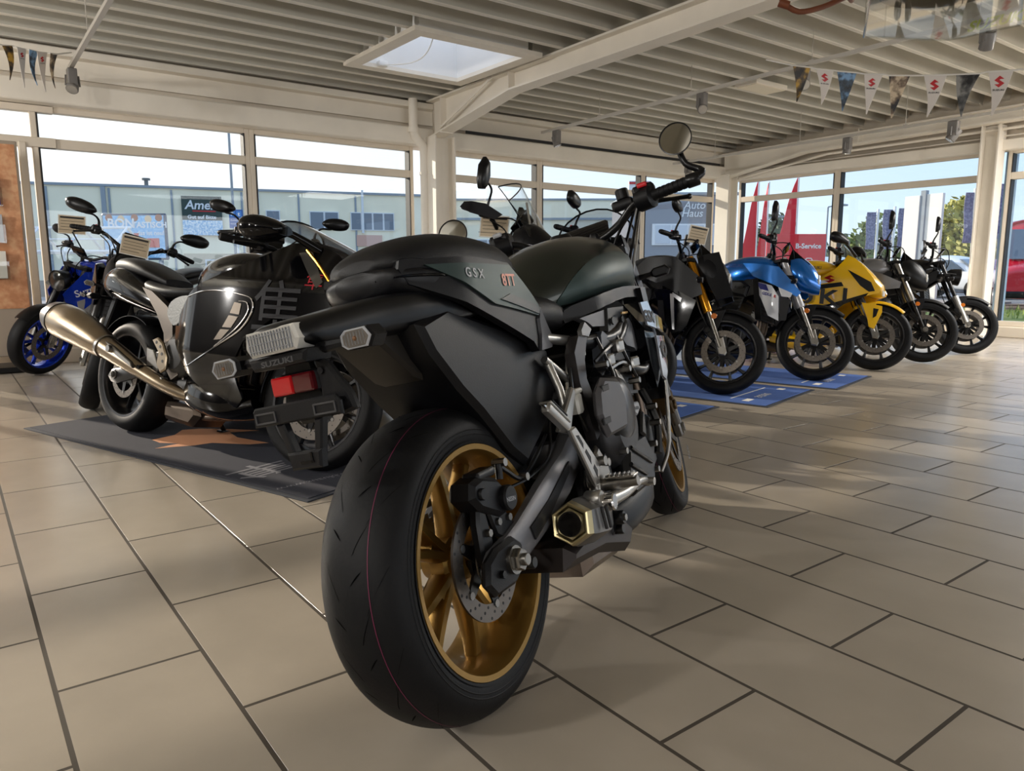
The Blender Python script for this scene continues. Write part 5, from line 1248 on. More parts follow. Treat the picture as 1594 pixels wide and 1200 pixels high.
# blue with white panel
r2, x2 = naked(dict(common, front=(3.34, -5.57), label='bright blue naked motorcycle with white side panel and silver fork', rim=DKSP, tank=BLUE, tail=BLUE, fork=SILV, slider=STEEL, usd=True, hz=.84, headm=BLUE, mstyle='tall', mh=.22, tanktext='SUZUKI', tanktext_m=NAVY,
    shroud_poly=[(.86, .93), (.96, .925), (1.16, .90), (1.34, .70), (1.31, .665), (1.14, .75), (.96, .82)],
    panels=[('white_panel', [(.955, .785), (1.12, .745), (1.18, .66), (1.195, .46), (1.11, .50), (1.04, .64)], WHITEP, .0), ('blue_block', [(.985, .775), (1.075, .752), (1.10, .70), (1.03, .715)], NAVY, .0035), ('white_panel', [(1.17, .735), (1.28, .69), (1.27, .655), (1.20, .66)], WHITEP, .0), ('inner_panel', [(1.19, .66), (1.27, .64), (1.25, .47), (1.20, .46)], BLK_M, -.004)],
    texts=[('lettering', 'GSX-S', .030, 1.05, .672, -.22, .197, NAVY), ('lettering', 'R', .03, 1.145, .648, -.2, .197, RED)]))
# grey and black ones at the far end
naked(dict(common, front=(3.36, -7.50), label='grey naked motorcycle between the yellow and the last black one', rim=DKRIM, tank=GREYB, tail=CHAR, shroud=GREYB, fork=STEEL, slider=BLK_S, usd=True, hz=.84, headm=CHAR, mstyle='tall', mh=.22, ms=1.1,
    shroud_poly=[(.80, .86), (.95, .88), (1.24, .76), (1.23, .70), (1.02, .66), (.86, .74)]))
naked(dict(common, front=(3.42, -8.60), wb=1.43, label='black naked motorcycle with round headlight at the far end of the row', rim=DKRIM, tank=BLK_G, tail=BLK_G, shroud_poly=0, fork=ALU, slider=BLK_S, usd=False, head='round', hz=.83, mstyle='tall', mh=.22, belly=False))

# ---- full fairings
def superbike(sp):
    root = bike_root(sp['front'], sp['hdg'], sp['lean'], sp['wb'], sp['label']); wb = sp['wb']
    wheel(root, 'rear_wheel', (0, 0, .315), .315, .19, sp['rim'], sp['style'], sp['ns'], ((-1, .125, 2),), None, None)
    caliper(root, (-.03, -.105, .44), rad(-12), BLK_S, None, -1, .8)
    swingarm(root, sp.get('swing', BLK_S)); engine(root); footpegs(root, ALU); sidestand(root, sp['lean'])
    obj('shock_absorber', MB().tube([(.38, 0, .38), (.46, 0, .70)], .03, 10), BLK_S, root)
    return root
def hayabusa():
    wb = 1.48
    sp = dict(front=(3.16, -1.27), hdg=-161, lean=10, wb=wb, rim=DKSP, style='single', ns=7, steer=14, label='glossy black sport touring motorcycle with big steel muffler on the dark mat')
    root = superbike(sp)
    # tail
    obj('tail_cowl', MB().body([(-.36, .80, .82, .845, .03, 2, 2), (-.31, .765, .82, .89, .085, 2.2, 2.2), (-.20, .735, .82, .925, .135, 2.4, 2.4), (-.05, .70, .80, .92, .155, 2.6, 2.6), (.12, .67, .76, .85, .155, 2.8, 2.8), (.30, .64, .71, .79, .14, 2.8, 2.8), (.44, .60, .68, .75, .11, 2.4, 2.4)], 26, 5), BLK_G, root, 55)
    obj('pillion_seat', MB().body([(-.26, .90, .925, .945, .05, 2, 2), (-.18, .89, .925, .975, .095, 2.4, 3), (-.02, .875, .915, .965, .118, 2.6, 3), (.14, .845, .885, .915, .115, 2.6, 3), (.30, .80, .835, .855, .08, 2.4, 3)], 24, 4), SEATM, root, 50)
    obj('seat', MB().body([(.12, .78, .82, .855, .10, 2.2, 3), (.24, .745, .80, .83, .145, 2.6, 3), (.42, .735, .78, .805, .155, 2.6, 3), (.58, .745, .785, .81, .12, 2.5, 3), (.66, .76, .80, .83, .07, 2.2, 2.6)], 24, 5), SEATM, root, 50)
    tail_light(root, -.375, .83, .05, .02); indicators(root, -.30, .74, .05, .14)
    obj('rear_fender', MB().lathe([(.33, -.09), (.345, 0), (.33, .09), (.326, .09), (.341, 0), (.326, -.09)], 18, (0, 0, .315), closed=True, a0=rad(-70), a1=rad(30)), BLK_M, root)
    obj('plate_holder', MB().prism([(-.26, .78), (-.20, .78), (-.34, .52), (-.39, .50)], -.05, .05, 'xz', .008), BLK_M, root)
    # frame spars in satin bronze grey
    fm = mat('frame_bronze', (104, 96, 88), .36, metal=.8)
    for sg in (-1, 1):
        m = MB(); m.sheet([(.27, .79), (.36, .77), (.50, .70), (.56, .66), (.575, .57), (.60, .45), (.655, .36), (.60, .33), (.545, .38), (.50, .56), (.42, .66)], lambda x, z: .19, sg, .035, .04); obj('frame', m, fm, root, 30)
    kg = mat('knee_pad_grey', (120, 122, 120), .35, bump=.6, bscale=90)
    obj('tank', MB().body([(.60, .74, .79, .85, .08, 2.2, 2.6), (.66, .74, .82, .935, .13, 2.3, 2.8), (.80, .75, .85, .975, .175, 2.4, 3), (.98, .78, .88, .985, .19, 2.5, 3), (1.14, .82, .90, .96, .16, 2.4, 2.6), (1.24, .86, .90, .92, .10, 2, 2)], 28, 5), BLK_G, root, 60)
    # side fairings
    def yf(x, z):
        b = .275
        if x > 1.05: b *= 1-((x-1.05)/.82)**2*.80
        if x < .85: b -= .10*((.85-x)/.2)**1.2*.6
        b -= .10*max(0, (.50-z)/.25)**1.5
        b -= .075*max(0, (z-.80)/.2)**1.3
        return max(b+.006*math.sin((z-.3)*8), .03)
    FP = [(.72, .47), (.76, .40), (.92, .29), (1.10, .24), (1.17, .29), (1.17, .42), (1.24, .55), (1.38, .655), (1.58, .68), (1.72, .74), (1.77, .79), (1.71, .885), (1.62, .955), (1.50, 1.01), (1.38, 1.00), (1.29, .955), (1.18, .905), (1.01, .845), (.90, .805), (.80, .755), (.72, .68), (.64, .60), (.66, .52)]
    for sd in (-1, 1):
        s = obj('side_fairing', MB().sheet(FP, yf, sd, .012, .035), BLK_G, root, 50)
        obj('knee_panel', MB().sheet([(.585, .655), (.61, .715), (.70, .745), (.80, .745), (.845, .73), (.72, .635), (.645, .60)], lambda x, z: .232, sd, .03, .05, sub=3), kg, root, 40)
        m = MB()
        def pt(x, z, l=.004): return (x, sd*(yf(x, z)+l), z)
        m.tube([pt(x, z) for x, z in ((.80, .74), (.92, .765), (1.05, .77), (1.20, .755), (1.265, .735), (1.275, .68), (1.22, .60), (1.10, .53), (.95, .46), (.82, .41))], .0035, 6, sub=5)
        m.tube([pt(x, z) for x, z in ((1.19, .725), (1.24, .72), (1.25, .675), (1.19, .60), (1.06, .515))], .003, 6, sub=5)
        obj('chrome_line', m, CHROME, s)
        m = MB()
        for q in ([(1.16, .72), (1.205, .715), (1.20, .665), (1.14, .67)], [(1.135, .66), (1.195, .655), (1.16, .605), (1.10, .605)], [(1.09, .595), (1.15, .595), (1.10, .55), (1.05, .545)]): m.sheet(q, lambda x, z: yf(x, z)+.003, sd, .004, .05)
        obj('side_vent', m, mat('vent_bronze', (84, 74, 62), .35, metal=.6), s, 30)
        m = MB(); text_to(m, '隼', .30, lambda u, v: (1.27+u*.9, sd*(yf(1.27+u*.9, .575+v)+.003), .575+v)); obj('emblem', m, mat('kanji_grey', (40, 40, 43), .55, spec=.2), s, 0)
        m = MB(); text_to(m, '隼', .085, lambda u, v: (1.52+u, sd*(yf(1.52+u, .80+v)+.003), .80+v)); obj('emblem', m, mat('kanji_red', (160, 30, 40), .5, spec=.2), s, 0)
        obj('gold_trim', MB().tube([pt(x, z) for x, z in ((1.47, .97), (1.56, .90), (1.66, .80))], .006, 6, sub=4), GOLDF, s)
        obj('position_light', MB().sheet([(1.44, .955), (1.50, .965), (1.60, .83), (1.58, .80)], lambda x, z: yf(x, z)+.004, sd, .004, .04), mat('lamp_smoke', (90, 88, 84), .12, metal=.5, coat=1), s)
        # mirror on the cowl
        m = MB(); m.tube([(1.52, sd*.13, .97), (1.48, sd*.24, 1.015), (1.44, sd*.30, 1.03)], [.024, .016, .02], 10, sub=3)
        m.body([(1.335, 1.0, 1.02, 1.045, .05, 2, 2, sd*.345), (1.36, .972, 1.022, 1.072, .085, 2.6, 2.4, sd*.35), (1.43, .972, 1.025, 1.074, .082, 2.6, 2.4, sd*.345), (1.50, 1.0, 1.02, 1.045, .045, 2, 2, sd*.31)], 18, 4)
        mi = obj('mirror', m, BLK_G, root, 50)
        obj('mirror_glass', MB().prism([(sd*.28, 1.0), (sd*.415, 1.0), (sd*.425, 1.03), (sd*.41, 1.048), (sd*.29, 1.045)], 1.345, 1.338, 'yz'), MIRROR, mi, 0)
    obj('nose_fairing', MB().body([(1.28, .84, .90, .955, .14, 2.4, 2.4), (1.42, .76, .87, .985, .175, 2.4, 2.4), (1.58, .71, .82, .95, .155, 2.4, 2.4), (1.72, .71, .79, .88, .10, 2.2, 2.2), (1.79, .735, .775, .80, .035, 2, 2)], 26, 5), BLK_G, root, 55)
    obj('headlight', MB().prism([(-.04, .75), (.04, .75), (.05, .80), (.03, .84), (-.03, .84), (-.05, .80)], 1.755, 1.80, 'yz', .008), LAMPSIL, root)
    obj('belly_pan', MB().body([(.60, .22, .30, .40, .15, 3, 3), (.80, .17, .27, .38, .20, 3, 3), (1.0, .17, .26, .36, .20, 3, 3), (1.15, .22, .29, .36, .13, 2.5, 2.5)], 22, 4), BLK_G, root, 50)
    # windscreen
    R = []
    for i in range(13):
        th = PI*i/12; R.append([Vector((1.68-.47*q+.02*math.sin(th), -math.cos(th)*(.05+.115*q**.6), .935+.10*q+math.sin(th)**.8*(.012+.085*q**.8))) for q in [k/8 for k in range(9)]])
    m = MB(); m.rings(R, cap=False, closed=False); m.rings([[p-Vector((0, 0, .004)) for p in r] for r in R], cap=False, closed=False)
    ws = obj('windscreen', m, SMOKE, root, 80); obj('screen_edge', MB().tube([r[-1] for r in R], .005, 6), BLK_S, ws)
    obj('cockpit', MB().body([(1.10, .93, .95, .975, .12, 2.4, 2.4), (1.25, .93, .96, 1.00, .15, 2.4, 2.4), (1.42, .93, .97, 1.02, .13, 2.4, 2.4), (1.52, .92, .95, .99, .09, 2, 2)], 18, 4), BLK_M, root, 45)
    # exhaust
    for sg in (-1, 1):
        o = muffler(root, [(-.50, sg*.265, .605), (-.44, sg*.265, .60), (-.36, sg*.265, .583), (-.22, sg*.26, .555), (-.02, sg*.25, .495), (.08, sg*.245, .462)], [.055, .083, .098, .098, .080, .062], TITAN, False, sg)
        obj('end_cap', MB().tube([(-.515, sg*.265, .608), (-.43, sg*.265, .597), (-.36, sg*.265, .583)], [.056, .090, .1015], 20), mat('cap_bronze', (40, 34, 28), .35, metal=.4), o, 50)
        obj('muffler_band', MB().tube([(.065, sg*.246, .466), (.085, sg*.245, .46)], .0655, 20), STEEL, o)
        m = MB(); m.tube([(.08, sg*.245, .462), (.22, sg*.235, .415), (.40, sg*.215, .35), (.62, sg*.18, .28), (.80, sg*.10, .24)], [.060, .052, .038, .032, .03], 16, sub=4); obj('exhaust_pipe', m, TITAN, root, 50)
        m = MB(); m.prism([(.05, .52), (.20, .47), (.38, .40), (.40, .37), (.22, .43), (.05, .50)], sg*.262, sg*.282, 'xz', .004); obj('heat_shield', m, STEEL, root)
        obj('bolt', MB().cyl((.19, sg*.26, .455), (.19, sg*.30, .455), .018, 14), STEEL, root)
        m = MB(); m.prism([(.475, .52), (.52, .535), (.57, .51), (.615, .44), (.61, .38), (.57, .36), (.53, .40), (.54, .46)], sg*.215, sg*.235, 'xz', .006); hg = obj('footrest_hanger', m, TITAN, root)
        m = MB()
        for x, z in ((.52, .51), (.555, .49), (.575, .455), (.585, .42)): m.cyl((x, sg*.234, z), (x, sg*.2365, z), .008, 10)
        obj('hole', m, INK, hg, 0)
    sp['fork'] = BLK_S; sp['fender'] = BLK_G; sp['side_reflector'] = False; sp['fdiscs'] = ((-1, .165, 2), (1, .165, 2)); sp['fa0'] = -95; sp['fa1'] = 30; sp['clamp'] = BLK_S
    xf = front_end(root, sp)
    for sg in (-1, 1):
        m = MB(xf); m.tube([(1.20, sg*.10, .955), (1.19, sg*.16, .965), (1.155, sg*.22, .965)], .013, 10); cb = obj('clip_on', m, BLK_S, root)
        e = Vector((1.07, sg*.365, .955)); i = Vector((1.155, sg*.22, .965)); d = (i-e).normalized()
        obj('grip', MB(xf).tube([e, e+d*.008, i-d*.02, i], [.016, .018, .018, .021], 12), RUBBER, cb)
        obj('lever', MB(xf).tube([i+Vector((.035, 0, 0)), i-d*.05+Vector((.06, 0, -.005)), e+Vector((.08, 0, -.02))], [.009, .007, .008], 8, sub=4), BLK_S, cb)
        obj('switch_gear', MB(xf).box(tuple(i+d*.015), (.055, .05, .05), .01), BLK_M, cb)
hayabusa()

def yellow():
    wb = 1.45
    sp = dict(front=(3.36, -6.58), hdg=-165, lean=9, wb=wb, rim=DKSP, style='pair', ns=5, label='yellow fully faired sport motorcycle with large black letter on the side')
    root = superbike(sp)
    obj('tank', MB().body([(.54, .74, .80, .84, .07, 2.2, 2.6), (.60, .74, .83, .915, .12, 2.3, 2.8), (.74, .76, .86, .97, .165, 2.4, 3), (.90, .78, .87, .985, .17, 2.5, 3), (1.04, .82, .88, .95, .13, 2.4, 2.6), (1.10, .85, .88, .90, .08, 2, 2)], 26, 5), YEL, root, 60)
    obj('tail_cowl', MB().body([(-.32, .90, .91, .925, .03, 2, 2), (-.20, .85, .90, .95, .08, 2.4, 2.4), (0, .78, .85, .90, .12, 2.6, 2.6), (.2, .72, .79, .83, .13, 2.8, 2.8), (.40, .68, .73, .78, .11, 2.5, 2.5)], 24, 4), YEL, root, 50)
    obj('seat', MB().body([(.12, .79, .82, .845, .11, 2.4, 3), (.32, .76, .795, .82, .135, 2.6, 3), (.52, .755, .79, .82, .10, 2.4, 3)], 22, 4), SEATM, root, 50)
    obj('pillion_seat', MB().body([(-.22, .92, .94, .955, .06, 2, 2), (-.05, .88, .91, .94, .10, 2.6, 3), (.10, .84, .87, .89, .10, 2.6, 3)], 22, 4), SEATM, root, 50)
    tail_light(root, -.32, .905, .05, .013); indicators(root, -.28, .76, .03, .13)
    muffler(root, [(.14, -.18, .33), (.24, -.17, .31), (.42, -.15, .26), (.50, -.1, .2)], [.05, .06, .058, .03], BLK_S, True)
    def yf(x, z):
        b = .255
        if x > 1.0: b *= 1-((x-1.0)/.62)**2*.72
        b -= .10*max(0, (.52-z)/.25)**1.4; b -= .07*max(0, (z-.80)/.2)**1.3
        return max(b, .03)
    FP = [(.58, .60), (.66, .46), (.86, .36), (1.04, .30), (1.12, .36), (1.12, .47), (1.22, .56), (1.36, .635), (1.475, .675), (1.485, .70), (1.43, .79), (1.34, .90), (1.26, .975), (1.19, 1.01), (1.165, .95), (1.11, .87), (1.0, .79), (.86, .76), (.70, .72)]
    for sd in (-1, 1):
        s = obj('side_fairing', MB().sheet(FP, yf, sd, .012, .035), YEL, root, 50)
        L_ = lambda x, z: yf(x, z)+.002
        obj('side_vent', MB().sheet([(1.215, .87), (1.29, .83), (1.41, .765), (1.445, .69), (1.40, .68), (1.33, .73)], L_, sd, .004, .035), BLK_M, s, 30)
        obj('side_vent', MB().sheet([(.84, .70), (1.18, .755), (1.20, .72), (1.02, .69), (.86, .66)], L_, sd, .004, .035), BLK_M, s, 30)
        obj('swoosh', MB().sheet([(.76, .735), (1.0, .765), (1.12, .775), (1.06, .745), (.90, .715), (.78, .705)], L_, sd, .004, .035), WHITEP, s, 30)
        obj('lower_black', MB().sheet([(.66, .46), (.86, .36), (1.04, .30), (1.12, .36), (1.12, .47), (1.22, .56), (1.38, .64), (1.40, .67), (1.25, .61), (1.08, .55), (.9, .52), (.72, .52)], L_, sd, .004, .035), BLK_G, s, 30)
        m = MB(); 
        if sd < 0:
            text_to(m, 'SUZUKI'[4], .19, lambda u, v: (1.0+u*1.35, sd*(yf(1.0+u*1.35, .56+v)+.004), .56+v-.12*u), bold=.004); text_to(m, 'U', .19, lambda u, v: (.78+u*1.35, sd*(yf(.78+u*1.35, .565+v)+.004), .565+v-.08*u), bold=.004); text_to(m, 'I', .17, lambda u, v: (1.19+u*1.35, sd*(yf(1.19+u*1.35, .56+v)+.004), .585+v-.12*u), bold=.004)
            obj('lettering', m, INK, s, 0)
            letters(s, 'SUZUKI', .045, .80, .53, -.10, yf, sd, WHITEP, .005, bold=.001)
            m = MB(); m.prism(EMBLEM, 0, .001, 'xy'); m.v = [(1.03+q[0]*.10, sd*(yf(1.03+q[0]*.1, .745+q[1]*.07)+.006), .745+q[1]*.07) for q in m.v]; obj('emblem', m, RED, s, 0)
            letters(root, 'SUZUKI', .04, .84, .885, -.03, lambda x, z: .172, sd, INK, .0, bold=.0005)
    obj('nose_fairing', MB().body([(1.14, .82, .90, .985, .11, 2.4, 2.4), (1.24, .73, .86, .99, .15, 2.4, 2.4), (1.38, .65, .77, .87, .125, 2.4, 2.4), (1.48, .65, .71, .76, .07, 2, 2)], 24, 5), YEL, root, 55)
    obj('headlight', MB().prism([(-.035, .66), (.035, .66), (.045, .71), (-.045, .71)], 1.455, 1.49, 'yz', .006), LAMPSIL, root)
    obj('belly_pan', MB().body([(.55, .18, .26, .36, .13, 3, 3), (.80, .14, .24, .36, .17, 3, 3), (1.0, .17, .26, .36, .14, 3, 3), (1.08, .25, .30, .36, .09, 2.5, 2.5)], 22, 4), YEL, root, 50)
    R = []
    for i in range(11):
        th = PI*i/10; R.append([Vector((1.36-.26*q, -math.cos(th)*(.05+.075*q**.6), .86+.13*q+math.sin(th)**.8*(.02+.125*q**.9))) for q in [k/8 for k in range(9)]])
    m = MB(); m.rings(R, cap=False, closed=False); m.rings([[p-Vector((0, 0, .004)) for p in r] for r in R], cap=False, closed=False)
    ws = obj('windscreen', m, CLEAR, root, 80); obj('screen_edge', MB().tube([r[-1] for r in R], .005, 6), BLK_S, ws)
    for sd in (-1, 1):
        m = MB(); m.tube([(1.25, sd*.13, 1.0), (1.20, sd*.26, 1.08), (1.17, sd*.32, 1.11)], [.014, .011, .012], 8, sub=3)
        m.body([(1.09, 1.11, 1.13, 1.15, .04, 2, 2, sd*.37), (1.11, 1.09, 1.135, 1.18, .085, 2.3, 2.3, sd*.365), (1.17, 1.08, 1.125, 1.17, .075, 2.3, 2.3, sd*.35), (1.23, 1.07, 1.09, 1.11, .03, 2, 2, sd*.32)], 18, 4)
        mi = obj('mirror', m, BLK_S, root, 50); obj('mirror_glass', MB().prism([(sd*.295, 1.10), (sd*.435, 1.10), (sd*.44, 1.135), (sd*.42, 1.165), (sd*.31, 1.16)], 1.098, 1.092, 'yz'), MIRROR, mi, 0)
    sp.update(fork=BLK_S, slider=STEEL, fender=YEL, fa0=-40, fa1=42, steer=18, brace=YEL)
    xf = front_end(root, sp)
    handlebar(root, [(1.08, 0, .985), (1.08, -.12, .985), (1.06, -.20, 1.0), (.98, -.36, .985)], xf)
    for sd in (-1, 1):
        obj('duct', MB(xf).sheet([(1.30, .575), (1.47, .555), (1.475, .50), (1.425, .345), (1.38, .36), (1.36, .44)], lambda x, z: .135-.15*max(0, x-1.42), sd, .012, .03), YEL, root, 30)
        obj('duct_slot', MB(xf).sheet([(1.40, .53), (1.445, .525), (1.43, .46), (1.405, .44)], lambda x, z: .1365-.15*max(0, x-1.42), sd, .004, .05), BLK_M, root, 30)
yellow()

# ---- left side: blue one by the wall, two black ones behind the sport tourer
rbl, xbl = naked(dict(front=(7.66, -.62), hdg=112, lean=9, wb=1.44, hi=None, label='blue naked motorcycle with blue wheel rims and round headlight by the left glass wall', rim=BLUER, tank=BLUE2, tail=BLK_S, shroud=BLUE2, fork=BLK_S, slider=STEEL, head='round', hz=.83, mstyle='oval', mh=.14, steer=15, side_reflector=False, fa0=-60, fa1=45,
    shroud_poly=[(.84, .86), (.96, .93), (1.16, .92), (1.32, .72), (1.27, .55), (1.16, .60), (1.02, .74)], panels=[('radiator_cover', [(1.08, .72), (1.22, .66), (1.20, .52), (1.10, .56)], SILV, .0)], texts_left=[('lettering', 'Suzuki', .085, 1.24, .70, .35, .205, WHITEP)]))
price_card(rbl, (1.15, -.04, 1.30), rad(158), .20, .15); obj('card_stay', MB().tube([(1.06, .02, 1.03), (1.10, 0, 1.12), (1.15, -.035, 1.24)], .006, 6, sub=3), BLK_S, rbl)
naked(dict(front=(5.52, -.70), hdg=160, lean=14, wb=1.44, hi=None, label='black naked motorcycle facing the camera behind the steel muffler, with price card on its front', rim=DKRIM, tank=BLK_G, fork=BLK_S, head='angular', mstyle='leaf', mh=.15, ms=1.12, mfx=.02, bar=(1.02, 1.10), steer=10, drills=False, card=((1.34, .06, 1.10), PI/2+.2, .0)))
naked(dict(front=(4.66, -1.42), hdg=138, lean=5, wb=1.44, hi=None, label='black naked motorcycle standing behind the fairing of the glossy black tourer', rim=DKRIM, tank=SILV, fork=BLK_S, head='angular', mstyle='leaf', mh=.17, ms=1.0, bar=(1.02, 1.08), steer=10, drills=False))
# ================================================================ floor mats
MATB = mat('mat_blue', (58, 92, 160), .85, bump=.4, bscale=300, noise=.06)
MATE = mat('mat_edge', (38, 42, 52), .8)
MATN = mat('mat_navy', (36, 38, 50), .9, bump=.4, bscale=300, noise=.08)
def floor_mat(origin, ang, L, W, m_, label, side=-1):
    t = empty('floor_mat', (*origin, 0), rad(ang), label, 'mat', 'floor mats')
    poly = lambda a: [(-a*0, 0), (L, 0), (L, side*W), (0, side*W)]
    obj('rubber_border', MB().box((L/2, side*W/2, .003), (L, W, .006), .002), MATE, t, 0)
    obj('carpet', MB().box((L/2, side*W/2, .006), (L-.05, W-.05, .006), .0015), m_, t, 0)
    return t
for o, lab, txt in (((2.835, -3.11), 'blue floor mat under the violet motorcycle, next to the green bike front wheel', ''), ((2.84, -4.25), 'blue floor mat under the black motorcycle with gold fork', ''), ((2.95, -5.30), 'blue floor mat under the blue and white motorcycle', '')):
    t = floor_mat(o, 13, 2.3, .93, MATB, lab)
    m = MB(); text_to(m, 'SUZUKI', .075, lambda u, v: (.22-v, -.66-u*.8+.35, .0096), bold=.001); m2 = MB().box((.32, -.46, .0095), (.012, .62, .0006)).box((.20, -.16, .0095), (.05, .10, .0006)).box((.20, -.78, .0095), (.05, .07, .0006))
    obj('lettering', m, CARDW, t, 0); obj('print', m2, CARDW, t, 0)
# dark mat below the sport tourer
t = floor_mat((2.73, -1.06), 18.3, 2.44, .95, MATN, 'dark navy floor mat with orange patch under the glossy black motorcycle')
ca, sa = math.cos(rad(18.3)), math.sin(rad(18.3))
def tomat(x, y): dx, dy = x-2.73, y+1.06; return (dx*ca+dy*sa, -dx*sa+dy*ca)
PATCH_PTS = [(4.25, -.813), (4.306, -.938), (4.417, -1.004), (4.392, -1.092), (4.27, -1.23), (4.141, -1.343), (4.187, -1.197), (4.035, -1.192), (3.805, -1.281), (3.831, -1.192), (3.984, -1.047), (3.981, -.96), (4.031, -.78), (4.06, -.857), (4.07, -.908), (4.151, -.829)]  # outline of the flat orange patch on the mat
FP_ = [p for p in map(lambda q: tomat(*q), PATCH_PTS)]
obj('orange_patch', MB().prism(FP_, .0091, .0097, 'xy'), mat('patch_orange', (206, 146, 106), .9), t, 0, label='flat orange patch')
m = MB(); gx, gy = tomat(3.02, -1.10)
text_to(m, '隼', .30, lambda u, v: (gx+.36-v*.8, gy+.10-u*1.1, .0096)); obj('print', m, mat('mat_print_grey', (118, 118, 124), .9), t, 0)
m = MB(); text_to(m, 'www.suzuki.de', .05, lambda u, v: (gx-.02-v-u*.2, gy+.10-u*1.2, .0096)); obj('lettering', m, mat('mat_print_grey', (118, 118, 124), .9), t, 0)
m = MB(); text_to(m, 'SUZUKI', .06, lambda u, v: (1.95-v, -.30-u, .0096)); obj('lettering', m, mat('mat_print_grey', (118, 118, 124), .9), t, 0)

# ================================================================ bunting (right, then left)
bunting([((3.62, -5.52, 2.49), (3.48, -5.54, 2.45)), ((3.43, -5.54, 2.43), (3.29, -5.55, 2.39)), ((3.26, -5.55, 2.38), (3.11, -5.56, 2.34)), ((3.05, -5.56, 2.32), (2.91, -5.56, 2.29)), ((2.86, -5.55, 2.27), (2.71, -5.55, 2.24)), ((2.61, -5.54, 2.22), (2.45, -5.52, 2.19)), ((2.39, -5.52, 2.18), (2.23, -5.49, 2.15)), ((2.18, -5.48, 2.15), (2.02, -5.44, 2.12))],
        'string of alternating photo and white emblem pennants across the upper right', None, [.269, .258, .282, .284, .29, .275, .27, .272])
bunting([((7.91, -.59, 2.78), (7.98, -.67, 2.80)), ((7.83, -.69, 2.76), (7.90, -.76, 2.77)), ((7.76, -.77, 2.74), (7.84, -.84, 2.75)), ((7.72, -.82, 2.72), (7.79, -.90, 2.74)), ((7.66, -.91, 2.71), (7.74, -.97, 2.73))],
        'short string of pennants beside the track at the upper left', None, [.28, .32, .28, .32, .28])
# ---- clear acrylic cover hanging at top right, brown pipe
t = empty('acrylic_cover', (1.9, -4.2, 2.31), label='clear acrylic cover hanging below the ceiling at the top right', cat='cover')
def loc(p): return (p[0]-1.9, p[1]+4.2)
PB = [(2.56, -4.634), (2.49, -4.74), (2.37, -4.975), (2.28, -5.10), (2.20, -5.135), (2.07, -5.123), (1.88, -5.142), (1.54, -5.094), (1.075, -3.6), (1.5, -2.8)]
PB = [loc(p) for p in PB]
def acr(z0, z1, k): return [[(p[0]*k, p[1]*k, z) for p in PB] for z in (z0, z1)]
m = MB(); m.rings(acr(-.01, .40, 1), cap=False); m.rings(acr(-.01, .40, .985), cap=False); obj('side_sheet', m, CLEAR, t, 0)
obj('bottom_sheet', MB().rings(acr(-.01, -.004, .99)), CLEAR, t, 0)
m = MB(); m.tube([(p[0], p[1], -.008) for p in PB], .008, 6, closed=True)
for p in (PB[0], PB[1], PB[6]): m.tube([(p[0], p[1], -.008), (p[0], p[1], .40)], .005, 6)
obj('edge', m, glass_mat('acrylic_edge', (.86, .87, .86), 1, .05, 1.6), t)
obj('lamp_dish', MB().lathe([(.02, .22), (.20, .17), (.34, .10), (.35, .10), (.21, .19), (.02, .25)], 32, (.12, -.30, .0), (0, 0, 1), closed=True), mat('dish_olive', (104, 94, 74), .4, metal=.3), t, 50)
obj('lettering', text_to(MB(), 'SUZUKI', .10, lambda u, v: (.28-u*.9, -.925-u*.02, .015+v*.8), shear=.3, bold=.003), mat('lime_print', (196, 206, 70), .5), t, 0)
obj('hanger', MB().cyl((.12, -.30, .2), (.12, -.30, .8), .01, 8), STEEL, t)
tag(obj('pipe', MB().tube([(2.78, -4.10, 2.45), (2.72, -4.18, 2.40), (2.64, -4.30, 2.43), (2.58, -4.45, 2.50), (2.66, -4.66, 2.56), (2.72, -4.9, 2.9)], .016, 10, sub=4).tube([(2.78, -4.10, 2.45), (2.80, -4.08, 2.54), (2.80, -4.08, 3.2)], .014, 8).cyl((2.79, -4.08, 2.45), (2.75, -4.12, 2.43), .024, 12), PIPEB), 'brown pipe at the top edge left of the clear cover', 'pipe')

# ================================================================ brochure board at the far left edge
t = empty('brochure_board', (8.15, -.60, 0), rad(0), label='orange brochure display board at the left edge beside the door', cat='display')
bm_ = photo_mat('board_photo', (204, 146, 104), (190, 130, 88), (214, 164, 122), 5)
obj('board', MB().box((0, .42, 1.08), (.05, .92, 1.90), .006), mat('board_grey', (160, 146, 130), .5), t, 0)
obj('poster', MB().box((-.027, .42, 1.28), (.004, .88, 1.44)), bm_, t, 0)
m = MB(); text_to(m, 'SUZUKI', .10, lambda u, v: (-.03, .62-u, .40+v)); obj('lettering', m, mat('lettering_gold', (226, 196, 150), .4), t, 0)
obj('foot', MB().box((-.05, .42, .03), (.45, .95, .05), .01), BLK_M, t, 0)
for i in range(3):
    z = .78+.32*i
    pk = obj('brochure_pocket', MB().box((-.06, .22, z+.05), (.05, .22, .012)).box((-.085, .22, z+.12), (.004, .22, .16)).box((-.06, .11, z+.12), (.05, .004, .16)), CLEAR, t, 0)
    obj('brochure', MB().box((-.055, .22, z+.17), (.012, .19, .24), .002, Matrix.Rotation(-.1, 3, 'Y')), (CARDW, SILV, BLUE2)[i], pk, 0)

